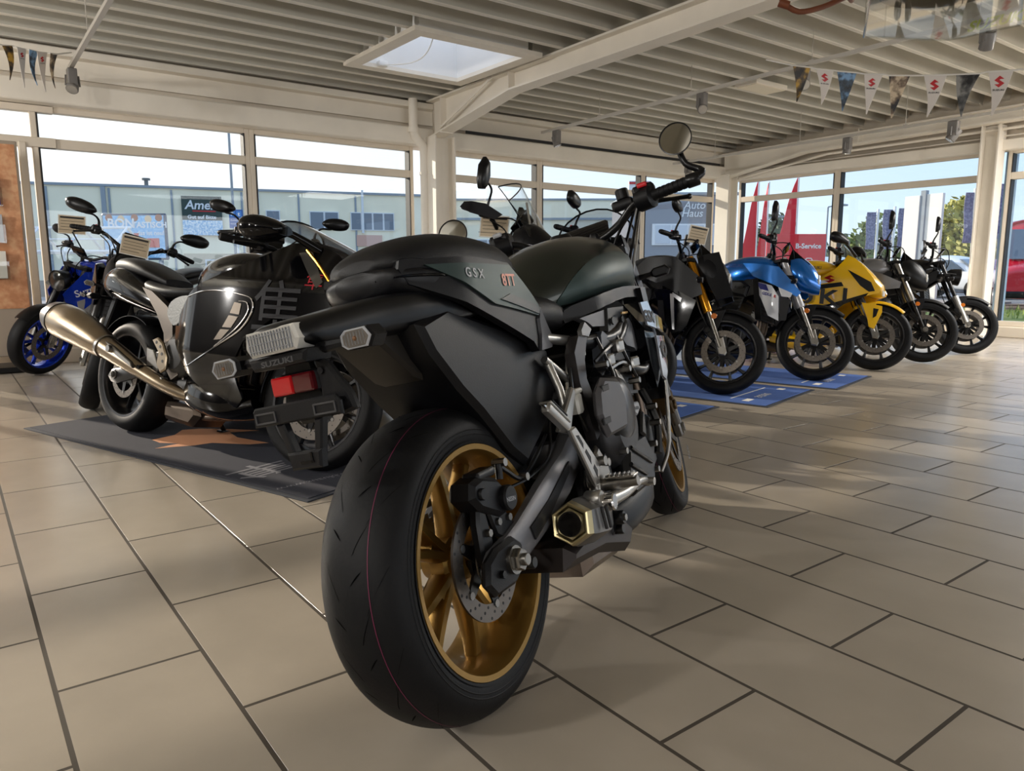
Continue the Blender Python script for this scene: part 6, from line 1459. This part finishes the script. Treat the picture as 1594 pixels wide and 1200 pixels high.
# ================================================================ OUTSIDE
ASPH = mat('asphalt', (150, 148, 146), .9, noise=.08, nscale=.6)
PAVE = mat('paving_outside', (170, 164, 154), .85, noise=.06, nscale=1.5)
GRASS = mat('grass', (120, 134, 66), .9, noise=.25, nscale=3)
structure(obj('ground', MB().box((50, -30, -.2), (260, 300, .2)), ASPH, None, 0))
structure(obj('pavement_strip', MB().box((XW+1.4, -5, -.09), (2.5, 40, .08)).box((-2, YW-1.2, -.09), (24, 2.1, .08)), PAVE, None, 0))
structure(obj('kerb', MB().box((XW+2.72, -5, -.08), (.14, 40, .12)).box((-2, YW-2.3, -.08), (24, .12, .12)), mat('kerb_stone', (176, 172, 164), .85), None, 0))
structure(obj('lawn_strip', MB().box((1.5, -17.6, -.08), (22, 4.2, .08)), GRASS, None, 0))
m = MB()
for i in range(1500):
    x = random.uniform(-3, 12); y = random.uniform(-19.4, -15.8); h = random.uniform(.05, .16); a = random.uniform(0, PI)
    dx, dy = .02*math.cos(a), .02*math.sin(a)
    m.add([(x-dx, y-dy, -.04), (x+dx, y+dy, -.04), (x+random.uniform(-.05, .05), y+random.uniform(-.05, .05), h)], [(0, 1, 2)])
o = obj('grass_blades', m, mat('grass_blade', (134, 150, 74), .8), None, 0); tag(o, 'short grass growing on the strip outside the right glass wall', 'grass', kind='stuff')
# --- long hall opposite the left glazing
WALLG = mat('hall_panel', (250, 240, 210), .8, noise=.05, nscale=.8)
JOINT = mat('hall_joint', (150, 158, 164), .7)
DWIN = mat('dark_window', (86, 100, 116), .1, metal=.2, coat=1)
WFR = mat('white_frame', (226, 228, 228), .5)
TAN = mat('hall_base', (210, 194, 166), .85, noise=.05, nscale=1)
def building(name, A, B, h, depth, label, wallm=WALLG):
    A, B = Vector((*A, 0)), Vector((*B, 0)); L = (B-A).length; a = math.atan2(B.y-A.y, B.x-A.x)
    t = empty(name, A, a, label, 'building')    # local x along facade, +y away from us
    s = 1
    obj('wall', MB().box((L/2, depth/2, h/2), (L, depth, h)), wallm, t, 0)
    obj('roof_edge', MB().box((L/2, depth/2, h+.05), (L+.2, depth+.2, .12)), JOINT, t, 0)
    return t, L
hall, L = building('hall', (46.53, 7.37), (37.3, -22.6), 4.98, 6, 'long pale grey hall with advertising signs across the street on the left')
U0 = 12.0    # local offset: u (traced) = x - U0
def pan(x0, x1, z0, z1, m_, nm, d=.06, par=None): return obj(nm, MB().box(((x0+x1)/2+U0, -d/2, (z0+z1)/2), (abs(x1-x0), d, z1-z0)), m_, par or hall, 0)
for u in (-11, -8, -5, -2.3, .3, 3.0, 5.81, 9.14, 12, 15, 18): pan(u-.05, u+.05, 0, 4.9, JOINT, 'panel_joint', .05)
pan(2.65, 2.85, 0, 4.95, JOINT, 'downpipe', .16); pan(9.9, 10.0, 2.6, 4.95, WFR, 'downpipe', .15); pan(15.3, 15.42, 2.9, 5.2, WFR, 'downpipe', .15)
pan(6.2, 19, 0, 1.75, TAN, 'base_course', .08)
for a, b in ((10.3, 11.02), (12.53, 14.07), (14.7, 17.1)):
    wv = pan(a, b, 3.05, 4.02, WFR, 'window', .10); k = max(1, round((b-a)/.62)); s_ = (b-a)/k
    for i in range(k): pan(a+s_*i+.05, a+s_*(i+1)-.05, 3.10, 3.97, DWIN, 'pane', .12, wv)
for a in (7.2, 9.3, 11.6, 13.8, 16.0):
    wv = pan(a, a+1.5, .55, 1.45, WFR, 'window', .12); pan(a+.08, a+1.42, .62, 1.38, mat('tan_pane', (168, 158, 132), .2, coat=1), 'pane', .14, wv)
pan(15.0, 16.4, 2.2, 2.8, mat('salmon', (214, 170, 150), .7), 'wall_sign', .1)
vt = obj('roof_vent', MB().cyl((4.62+U0, .8, 4.98), (4.62+U0, .8, 5.40), .10, 12).cyl((4.62+U0, .8, 5.42), (4.62+U0, .8, 5.52), .2, 12), mat('vent_metal', (110, 112, 112), .4, metal=.6), hall)
sg = empty('wall_sign', Vector((43, -4.1, 0))+Vector((-.294, -.956, 0))*7.2, math.atan2(-.956, -.294), 'dark green and light blue advertising sign on the hall wall', 'sign')
obj('board', MB().box((0, -.12, 3.65), (1.9, .08, 1.95)), mat('sign_green', (40, 62, 56), .5), sg, 0)
obj('picture', MB().box((0, -.165, 3.05), (1.9, .02, .75)), photo_mat('sign_ice', (170, 206, 226), (120, 176, 214), (226, 236, 240), 7), sg, 0)
def sgt(txt, size, x, z, m_, par, y=-.182, **k):
    m = MB(); text_to(m, txt, size, lambda u, v: (x+u, y, z+v), **k); return obj('lettering', m, m_, par, 0)
sgt('Ameri', .62, -.80, 3.98, WFR, sg, bold=.012, shear=.2); sgt('Gut auf Bitte', .26, -.70, 3.50, WFR, sg, bold=.006)
obj('underline', MB().box((.1, -.17, 3.88), (1.1, .02, .06)), RED, sg, 0)
# billboard
bb = empty('billboard', (27.75, -5.25, 0), math.atan2(-6.08+4.42, 27.12-28.38), 'light blue billboard with white words on a grey post frame', 'billboard')
obj('frame', MB().box((0, .06, 2.0), (2.16, .12, 1.52), .05), mat('bb_frame', (70, 82, 100), .4), bb, 0)
obj('poster', MB().box((0, -.01, 2.0), (2.0, .02, 1.38)), photo_mat('bb_blue', (140, 192, 228), (124, 182, 224), (158, 204, 234), 9), bb, 0)
for i, x in enumerate((-.8, -.4, .05, .5, .85)): obj('chocolate', MB().lathe([(.001, -.03), (.10, -.03), (.12, -.022), (.001, -.022)], 18, (x, 0, 2.62-.04*(i % 2)), (0, 1, 0)), mat('choc%d' % (i % 2), ((150, 92, 62), (218, 190, 150))[i % 2], .5), bb, 0)
sgt('BON', .42, -.86, 2.30, WFR, bb, -.035, bold=.012); sgt('TASTISCH', .26, -.05, 2.30, WFR, bb, -.035, bold=.008); sgt('das ist neu!', .2, .1, 2.06, WFR, bb, -.035, bold=.004)
obj('packet', MB().box((-.1, -.03, 1.95), (.5, .02, .34)).box((.62, -.03, 1.8), (.4, .02, .3)), mat('pack_red', (196, 92, 84), .5), bb, 0)
obj('post', MB().box((-.8, .06, .6), (.12, .1, 1.3)).box((.8, .06, .6), (.12, .1, 1.3)), JOINT, bb, 0)
# parking sign
pk = empty('parking_sign', (20.55, -6.38, 0), math.atan2(-.27, -.21), 'blue parking sign on a thin white post', 'sign')
PB_ = mat('sign_blue', (40, 84, 150), .4)
obj('panel', MB().box((0, -.02, 2.24), (.37, .02, .48), .008), PB_, pk, 0)
for k in (-1, 1): obj('symbol_field', MB().box((k*.085, -.033, 2.37), (.14, .008, .15)), mat('sign_blue2', (70, 130, 200), .4), pk, 0)
sgt('P', .14, -.13, 2.32, WFR, pk, -.04, bold=.004); sgt('t', .14, .06, 2.32, WFR, pk, -.04, bold=.006)
sgt('Kunden', .06, -.14, 2.19, WFR, pk, -.034); sgt('Parkplatz', .05, -.14, 2.10, WFR, pk, -.034)
obj('post', MB().cyl((0, .01, -.1), (0, .01, 2.5), .025, 8), WFR, pk)
def pole(x, y, h, label, r=.05, m_=None, arm=0):
    t = empty('street_lamp', (x, y, 0), label=label, cat='lamp post', group='street lamps')
    obj('post', MB().tube([(0, 0, -.1), (0, 0, h)], [r, r*.7], 8), m_ or JOINT, t)
    if arm: obj('arm', MB().tube([(0, 0, h), (arm*.35, arm*.5, h+.1)], r*.6, 6).box((arm*.5, arm*.7, h+.1), (.35, .5, .09), .02), m_ or JOINT, t)
    return t
pole(21.63, -6.64, 4.95, 'tall thin post behind the blue parking sign', .045)
pole(34.35, -21.7, 6.0, 'street lamp just right of the first column', .07, None, .8)
pole(22.21, -37.75, 4.15, 'street lamp right of the red flags', .06, None, -.9)
pole(27.2, -39.6, 3.9, 'farther street lamp between the red flags', .06, None, -.9)
# cart shelter
sh = empty('cart_shelter', (21.2, -1.9, 0), math.atan2(-1.73, -1.31), 'white framed glass shelter for trolleys seen beside the door', 'shelter')
m = MB()
for x in (-1.6, -.5, .6, 1.7):
    for y in (0, 1.8): m.cyl((x, y, -.1), (x, y, 1.35), .035, 8)
    m.tube([(x, 0, 1.35), (x, .9, 1.95), (x, 1.8, 1.35)], .035, 6)
obj('frame', m, WFR, sh)
obj('purlin', MB().cyl((-1.7, 0, 1.35), (1.8, 0, 1.35), .03, 6).cyl((-1.7, .9, 1.95), (1.8, .9, 1.95), .03, 6).cyl((-1.7, 1.8, 1.35), (1.8, 1.8, 1.35), .03, 6).cyl((-1.7, .45, 1.65), (1.8, .45, 1.65), .02, 6), WFR, sh)
obj('roof_pane', MB().rings([[(-1.7, 0, 1.37), (1.8, 0, 1.37)], [(-1.7, .9, 1.97), (1.8, .9, 1.97)], [(-1.7, 1.8, 1.37), (1.8, 1.8, 1.37)]], cap=False, closed=False), CLEAR, sh, 0)
obj('trolley_row', MB().box((0, .9, .5), (2.4, .5, .02)).box((0, .65, .45), (2.4, .02, .4)).box((0, 1.15, .45), (2.4, .02, .4)), STEEL, sh, 0)
# --- buildings right of the column
b2, L2 = building('office_building', (44.2, -24.9), (33.5, -39.3), 5.40, 8, 'pale long building with ribbon windows behind the windscreens', mat('b2_wall', (246, 236, 208), .8, noise=.04, nscale=1))
for i in range(5):
    x = 1.2+i*3.3
    wv = obj('window', MB().box((x+1.05, -.05, 2.35), (2.2, .1, 1.1)), WFR, b2, 0)
    for k in range(3): obj('pane', MB().box((x+.35+k*.70, -.08, 2.35), (.6, .1, .95)), DWIN, wv, 0)
obj('base_course', MB().box((L2/2, -.04, .7), (L2, .08, 1.4)), mat('b2_base', (176, 170, 160), .8), b2, 0)
obj('gutter', MB().box((L2/2, -.1, 4.2), (L2, .12, .14)), JOINT, b2, 0)
b3, L3 = building('shop_building', (25.7, -26.4), (22.6, -30.5), 4.4, 6, 'dark grey shop building with white lettering at the far corner', mat('b3_wall', (138, 140, 146), .7))
wv = obj('window', MB().box((L3*.55, -.05, 2.55), (3.4, .1, 1.0)), WFR, b3, 0)
for k in range(4): obj('pane', MB().box((L3*.55-1.2+k*.8, -.08, 2.55), (.7, .1, .86)), mat('pale_pane', (190, 196, 204), .2, coat=1), wv, 0)
sgt('Auto', .5, 2.6, 3.75, WFR, b3, -.04, shear=.2, bold=.006); sgt('Haus', .5, 2.5, 3.38, WFR, b3, -.04, shear=.2, bold=.006)
obj('roof_sign', MB().box((.5, .2, 4.75), (1.0, .3, .6)), WFR, b3, 0); obj('sign_stripe', MB().box((.5, .03, 4.95), (1.0, .02, .10)), RED, b3, 0)
# --- red flags, sign, banners, pylon
REDF = mat('flag_red', (214, 26, 44), .6)
def sail_flag(x, y, h, w, label):
    t = empty('sail_flag', (x, y, 0), math.atan2(-.7, -.52), label, 'flag', 'red flags')
    obj('pole', MB().tube([(0, 0, -.1), (0, 0, h)], [.03, .02], 8), WFR, t)
    rows = []
    for k in range(13):
        q = k/12; z = h*(.99-.80*q); ww = w*min(1, q*1.5+.03)**.8*(1-.12*max(0, q-.8)/.2); y_ = .05*math.sin(q*9)
        rows.append([(-.03, -.006, z), (-ww, -.006+y_, z-.12*ww), (-ww, .006+y_, z-.12*ww), (-.03, .006, z)])
    obj('cloth', MB().rings(rows), REDF, t, 50)
sail_flag(13.42, -19.10, 3.48, .40, 'leftmost of the red sail flags outside the corner'); sail_flag(13.25, -19.35, 3.40, .26, 'middle, narrower red sail flag outside the corner'); sail_flag(12.75, -20.05, 3.58, .55, 'large right red sail flag above the red sign')
rs = empty('service_sign', (9.27, -14.6, 0), math.atan2(-.98, -.74), 'red service sign with white lettering outside the corner glazing', 'sign')
obj('panel', MB().box((0, 0, 1.24), (1.26, .04, .80), .006), REDF, rs, 0)
sgt('B-Service', .145, -.02, 1.34, WFR, rs, -.023, bold=.004)
m = MB()
for a, b in (((.12, 1.05), (.44, 1.05)), ((.12, .90), (.12, 1.05)), ((.44, .90), (.44, 1.05)), ((.18, 1.05), (.23, 1.13)), ((.38, 1.05), (.33, 1.13)), ((.23, 1.13), (.33, 1.13))): m.cyl((a[0], -.025, a[1]), (b[0], -.025, b[1]), .010, 6)
obj('pictogram', m, WFR, rs); obj('post', MB().cyl((-.55, 0, -.1), (-.55, 0, .9), .025, 8).cyl((.55, 0, -.1), (.55, 0, .9), .025, 8), JOINT, rs)
BAN = photo_mat('banner_cloth', (112, 112, 140), (98, 98, 128), (136, 136, 160), 11)
def banner(x, y, h, w, hb, label, tilt=0.):
    t = empty('banner_flag', (x, y, 0), math.atan2(-.8, -.6), label, 'flag', 'violet banner flags')
    obj('pole', MB().tube([(.02, 0, -.1), (.02+tilt, 0, h)], .05, 8), WFR, t)
    R = [[(-w, -.01+.05*math.sin(k), h-.12-hb*k/6), (-.06, -.01, h-.12-hb*k/6), (-.06, .01, h-.12-hb*k/6), (-w, .01+.05*math.sin(k), h-.12-hb*k/6)] for k in range(7)]
    obj('cloth', MB().rings(R), BAN, t, 50)
banner(15.46, -29.9, 3.25, .42, 1.45, 'violet banner flag left of the white pylon, first'); banner(15.06, -30.42, 3.35, .42, 1.55, 'violet banner flag left of the white pylon, second'); banner(14.70, -30.9, 3.40, .42, 1.55, 'violet banner flag left of the white pylon, third')
banner(10.0, -25.2, 3.3, .36, 1.5, 'violet banner flag beside the right column, first', -.1); banner(9.72, -25.55, 3.42, .33, 1.5, 'violet banner flag beside the right column, second', -.05); banner(9.45, -25.9, 3.55, .31, 1.6, 'violet banner flag beside the right column, third', 0)
banner(20.0, -26.4, 2.2, .5, .9, 'small violet banner flag below the red flags')
py = empty('pylon', (11.55, -25.0, 0), PI-.12, 'white advertising pylon of two tall boards around a grey post', 'pylon')
obj('board', MB().box((-.27, 0, 1.55), (.50, .12, 3.3), .01), mat('pylon_white', (238, 236, 226), .5), py, 0); obj('board', MB().box((.40, .1, 1.58), (.52, .12, 3.3), .01), MATS['pylon_white'], py, 0)
obj('post', MB().box((.06, .06, 1.65), (.16, .16, 3.4)), JOINT, py, 0)
# --- trees
LEAFM = [mat('leaf_a', (176, 172, 92), .6), mat('leaf_b', (122, 136, 74), .6), mat('leaf_c', (70, 88, 60), .7)]
BARK = mat('bark', (90, 74, 58), .9)
def tree(x, y, h, w, m_, label, n=2600, base=.0, lf=.16):
    t = empty('tree', (x, y, 0), label=label, cat='tree', group='trees beyond the car park')
    m = MB(); cl = []
    for k in range(26):
        a = random.uniform(0, 2*PI); r = w*.5*math.sqrt(random.random())*.8; z = base+(h-base)*random.uniform(.18, .92)
        f = math.sin(PI*min(max((z-base)/(h-base), .05), .97))**.5
        cl.append((r*math.cos(a)*f, r*math.sin(a)*f, z, random.uniform(.16, .28)*w))
    for i in range(n):
        c = random.choice(cl); v = Vector((random.gauss(0, 1), random.gauss(0, 1), random.gauss(0, .8))).normalized()*c[3]*random.uniform(.75, 1.05)
        p = Vector(c[:3])+v; p.z = max(base, p.z); a = Vector((random.gauss(0, 1), random.gauss(0, 1), random.gauss(0, 1))).normalized(); b = a.orthogonal().normalized(); cc_ = a.cross(b); s = lf*random.uniform(.6, 1.3)
        m.add([p-b*s, p+cc_*s*.6, p+b*s, p-cc_*s*.6], [(0, 1, 2, 3)])
    obj('trunk', MB().tube([(0, 0, -.1), (.05, .02, h*.45), (0, 0, h*.7)], [.05*w*.6, .04*w*.6, .02*w], 8), BARK, t)
    o = obj('foliage', m, m_, t, 0); o['kind'] = 'stuff'
tree(18.3, -45.0, 4.5, 4.6, LEAFM[0], 'broad sunlit yellow green tree right of the white pylon', 4200, .0, .2)
tree(13.6, -45.6, 3.7, 3.4, LEAFM[1], 'darker tree behind the violet flags by the right column', 2600, .0, .2)
tree(22.6, -43.2, 3.6, 3.2, LEAFM[1], 'round tree left of the violet banner flags', 2600, .3, .2)
tree(22.5, -50.5, 4.6, 3.0, LEAFM[0], 'pale tree top behind the white pylon', 2400, .6, .2)
tree(37.5, -56.0, 5.2, 3.4, LEAFM[2], 'dark conical tree behind the large red flag', 1800, .4, .25)
tree(33.6, -60.6, 2.9, 5.2, LEAFM[2], 'low dark tree group right of the red flag', 1800, .0, .25)
tree(29.8, -64.5, 3.4, 4.0, LEAFM[2], 'small dark tree under the street lamp', 1600, .0, .25)
tree(42.6, -51.5, 3.6, 5.0, LEAFM[2], 'wide dark tree behind the left red flags', 1800, .0, .25)
tree(26.4, -57.5, 3.2, 5.0, LEAFM[2], 'hazy dark tree below the banner flags', 1800, .0, .25)
tree(10.6, -50.0, 5.2, 3.6, LEAFM[2], 'dark fir at the right edge behind the red van', 2000, .4, .22)
# --- vehicles
def car(name, x, y, ang, L, W, Hh, col, label, van=False):
    t = empty(name, (x, y, -.1), ang, label, 'van' if van else 'car', 'parked vehicles')
    if van: S = [(-L/2, .35, .9, Hh*.97, W/2*.9, 5, 5), (-L/2+.1, .28, .9, Hh, W/2, 5, 5), (L*.22, .28, .9, Hh, W/2, 5, 5), (L*.30, .28, .8, Hh*.93, W/2, 4, 5), (L*.40, .28, .7, Hh*.58, W/2, 4, 5), (L/2-.05, .30, .6, Hh*.48, W/2*.95, 4, 4), (L/2, .36, .6, Hh*.38, W/2*.85, 3, 3)]
    else: S = [(-L/2, .38, .6, .85, W/2*.85, 4, 4), (-L/2+.12, .28, .6, 1.0, W/2, 4, 5), (-L*.30, .25, .62, Hh*.93, W/2*.97, 3, 5), (-L*.05, .25, .62, Hh, W/2*.97, 3, 5), (L*.14, .25, .62, Hh*.9, W/2*.97, 3, 5), (L*.28, .25, .6, 1.0, W/2, 4, 5), (L/2-.12, .28, .55, .82, W/2*.95, 4, 4), (L/2, .35, .5, .65, W/2*.8, 3, 3)]
    obj('body', MB().body(S, 28, 5), mat('car_'+'%d_%d_%d' % col, col, .25, coat=1), t, 45)
    for sg in (-1, 1):
        yy = sg*(W/2*1.0)
        if van: wins = [[(-.44*L, Hh*.60), (-.18*L, Hh*.60), (-.18*L, Hh*.86), (-.44*L, Hh*.86)], [(-.15*L, Hh*.60), (.10*L, Hh*.60), (.10*L, Hh*.86), (-.15*L, Hh*.86)], [(.12*L, Hh*.58), (.32*L, Hh*.56), (.25*L, Hh*.84), (.12*L, Hh*.86)]]
        else: wins = [[(-.36*L, .95), (-.08*L, .95), (-.08*L, Hh*.90), (-.26*L, Hh*.88)], [(-.05*L, .95), (.22*L, .95), (.10*L, Hh*.88), (-.05*L, Hh*.90)]]
        for q in wins: obj('side_window', MB().prism(q, yy-sg*.06, yy+sg*.012, 'xz', .004), DWIN, t, 0)
        for fx in (-.30, .31):
            wl_ = obj('wheel', MB().lathe([(.001, -.1), (.2, -.1), (.31, -.09), (.33, -.04), (.33, .04), (.31, .09), (.2, .1), (.001, .1)], 20, (fx*L, sg*(W/2-.09), .33), (0, 1, 0)), RUBBER, t)
            obj('rim', MB().lathe([(.001, .105), (.19, .105), (.20, .095)], 16, (fx*L, sg*(W/2-.09), .33), (0, sg, 0)), SILV, wl_)
    fw = L*.36 if van else L*.20
    if van: obj('windscreen', MB().rings([[(L*.425, -W*.42, Hh*.56), (L*.425, W*.42, Hh*.56), (L*.335, W*.38, Hh*.88), (L*.335, -W*.38, Hh*.88)], [(L*.405, -W*.42, Hh*.56), (L*.405, W*.42, Hh*.56), (L*.315, W*.38, Hh*.88), (L*.315, -W*.38, Hh*.88)]]), DWIN, t, 0)
    else: obj('windscreen', MB().rings([[(L*.285, -W*.40, 1.0), (L*.285, W*.40, 1.0), (L*.15, W*.34, Hh*.90), (L*.15, -W*.34, Hh*.90)], [(L*.26, -W*.40, 1.0), (L*.26, W*.40, 1.0), (L*.125, W*.34, Hh*.90), (L*.125, -W*.34, Hh*.90)]]), DWIN, t, 0)
    for sg in (-1, 1): obj('headlight', MB().ball((L/2-.10, sg*W*.36, .66), (.10, .16, .09), 12, 8), LAMPSIL, t)
    obj('bumper', MB().box((L/2-.03, 0, .40), (.14, W*.86, .16), .04), BLK_M if van else t and mat('bumper_grey', (120, 122, 124), .5), t, 0)
    return t
car('car', 11.75, -28.4, rad(166), 4.1, 1.72, 1.48, (226, 230, 234), 'small white car parked behind the last black motorcycle')
car('car', 14.6, -35.5, rad(160), 4.2, 1.75, 1.5, (196, 40, 46), 'red car parked behind the white one')
car('van', 9.6, -33.0, rad(80), 4.2, 1.8, 1.95, (214, 218, 222), 'pale grey van beside the flag pole at the right column', True)
car('van', 7.3, -22.4, rad(112), 4.9, 1.95, 2.2, (190, 22, 48), 'red van with grey bumper outside the right edge window', True)
car('car', 14.6, -25.5, rad(150), 4.2, 1.75, 1.45, (150, 176, 190), 'blue grey car behind the red service sign')
car('van', 6.5, -29.5, rad(175), 5.4, 2.0, 2.3, (236, 238, 240), 'white van behind the red one', True)
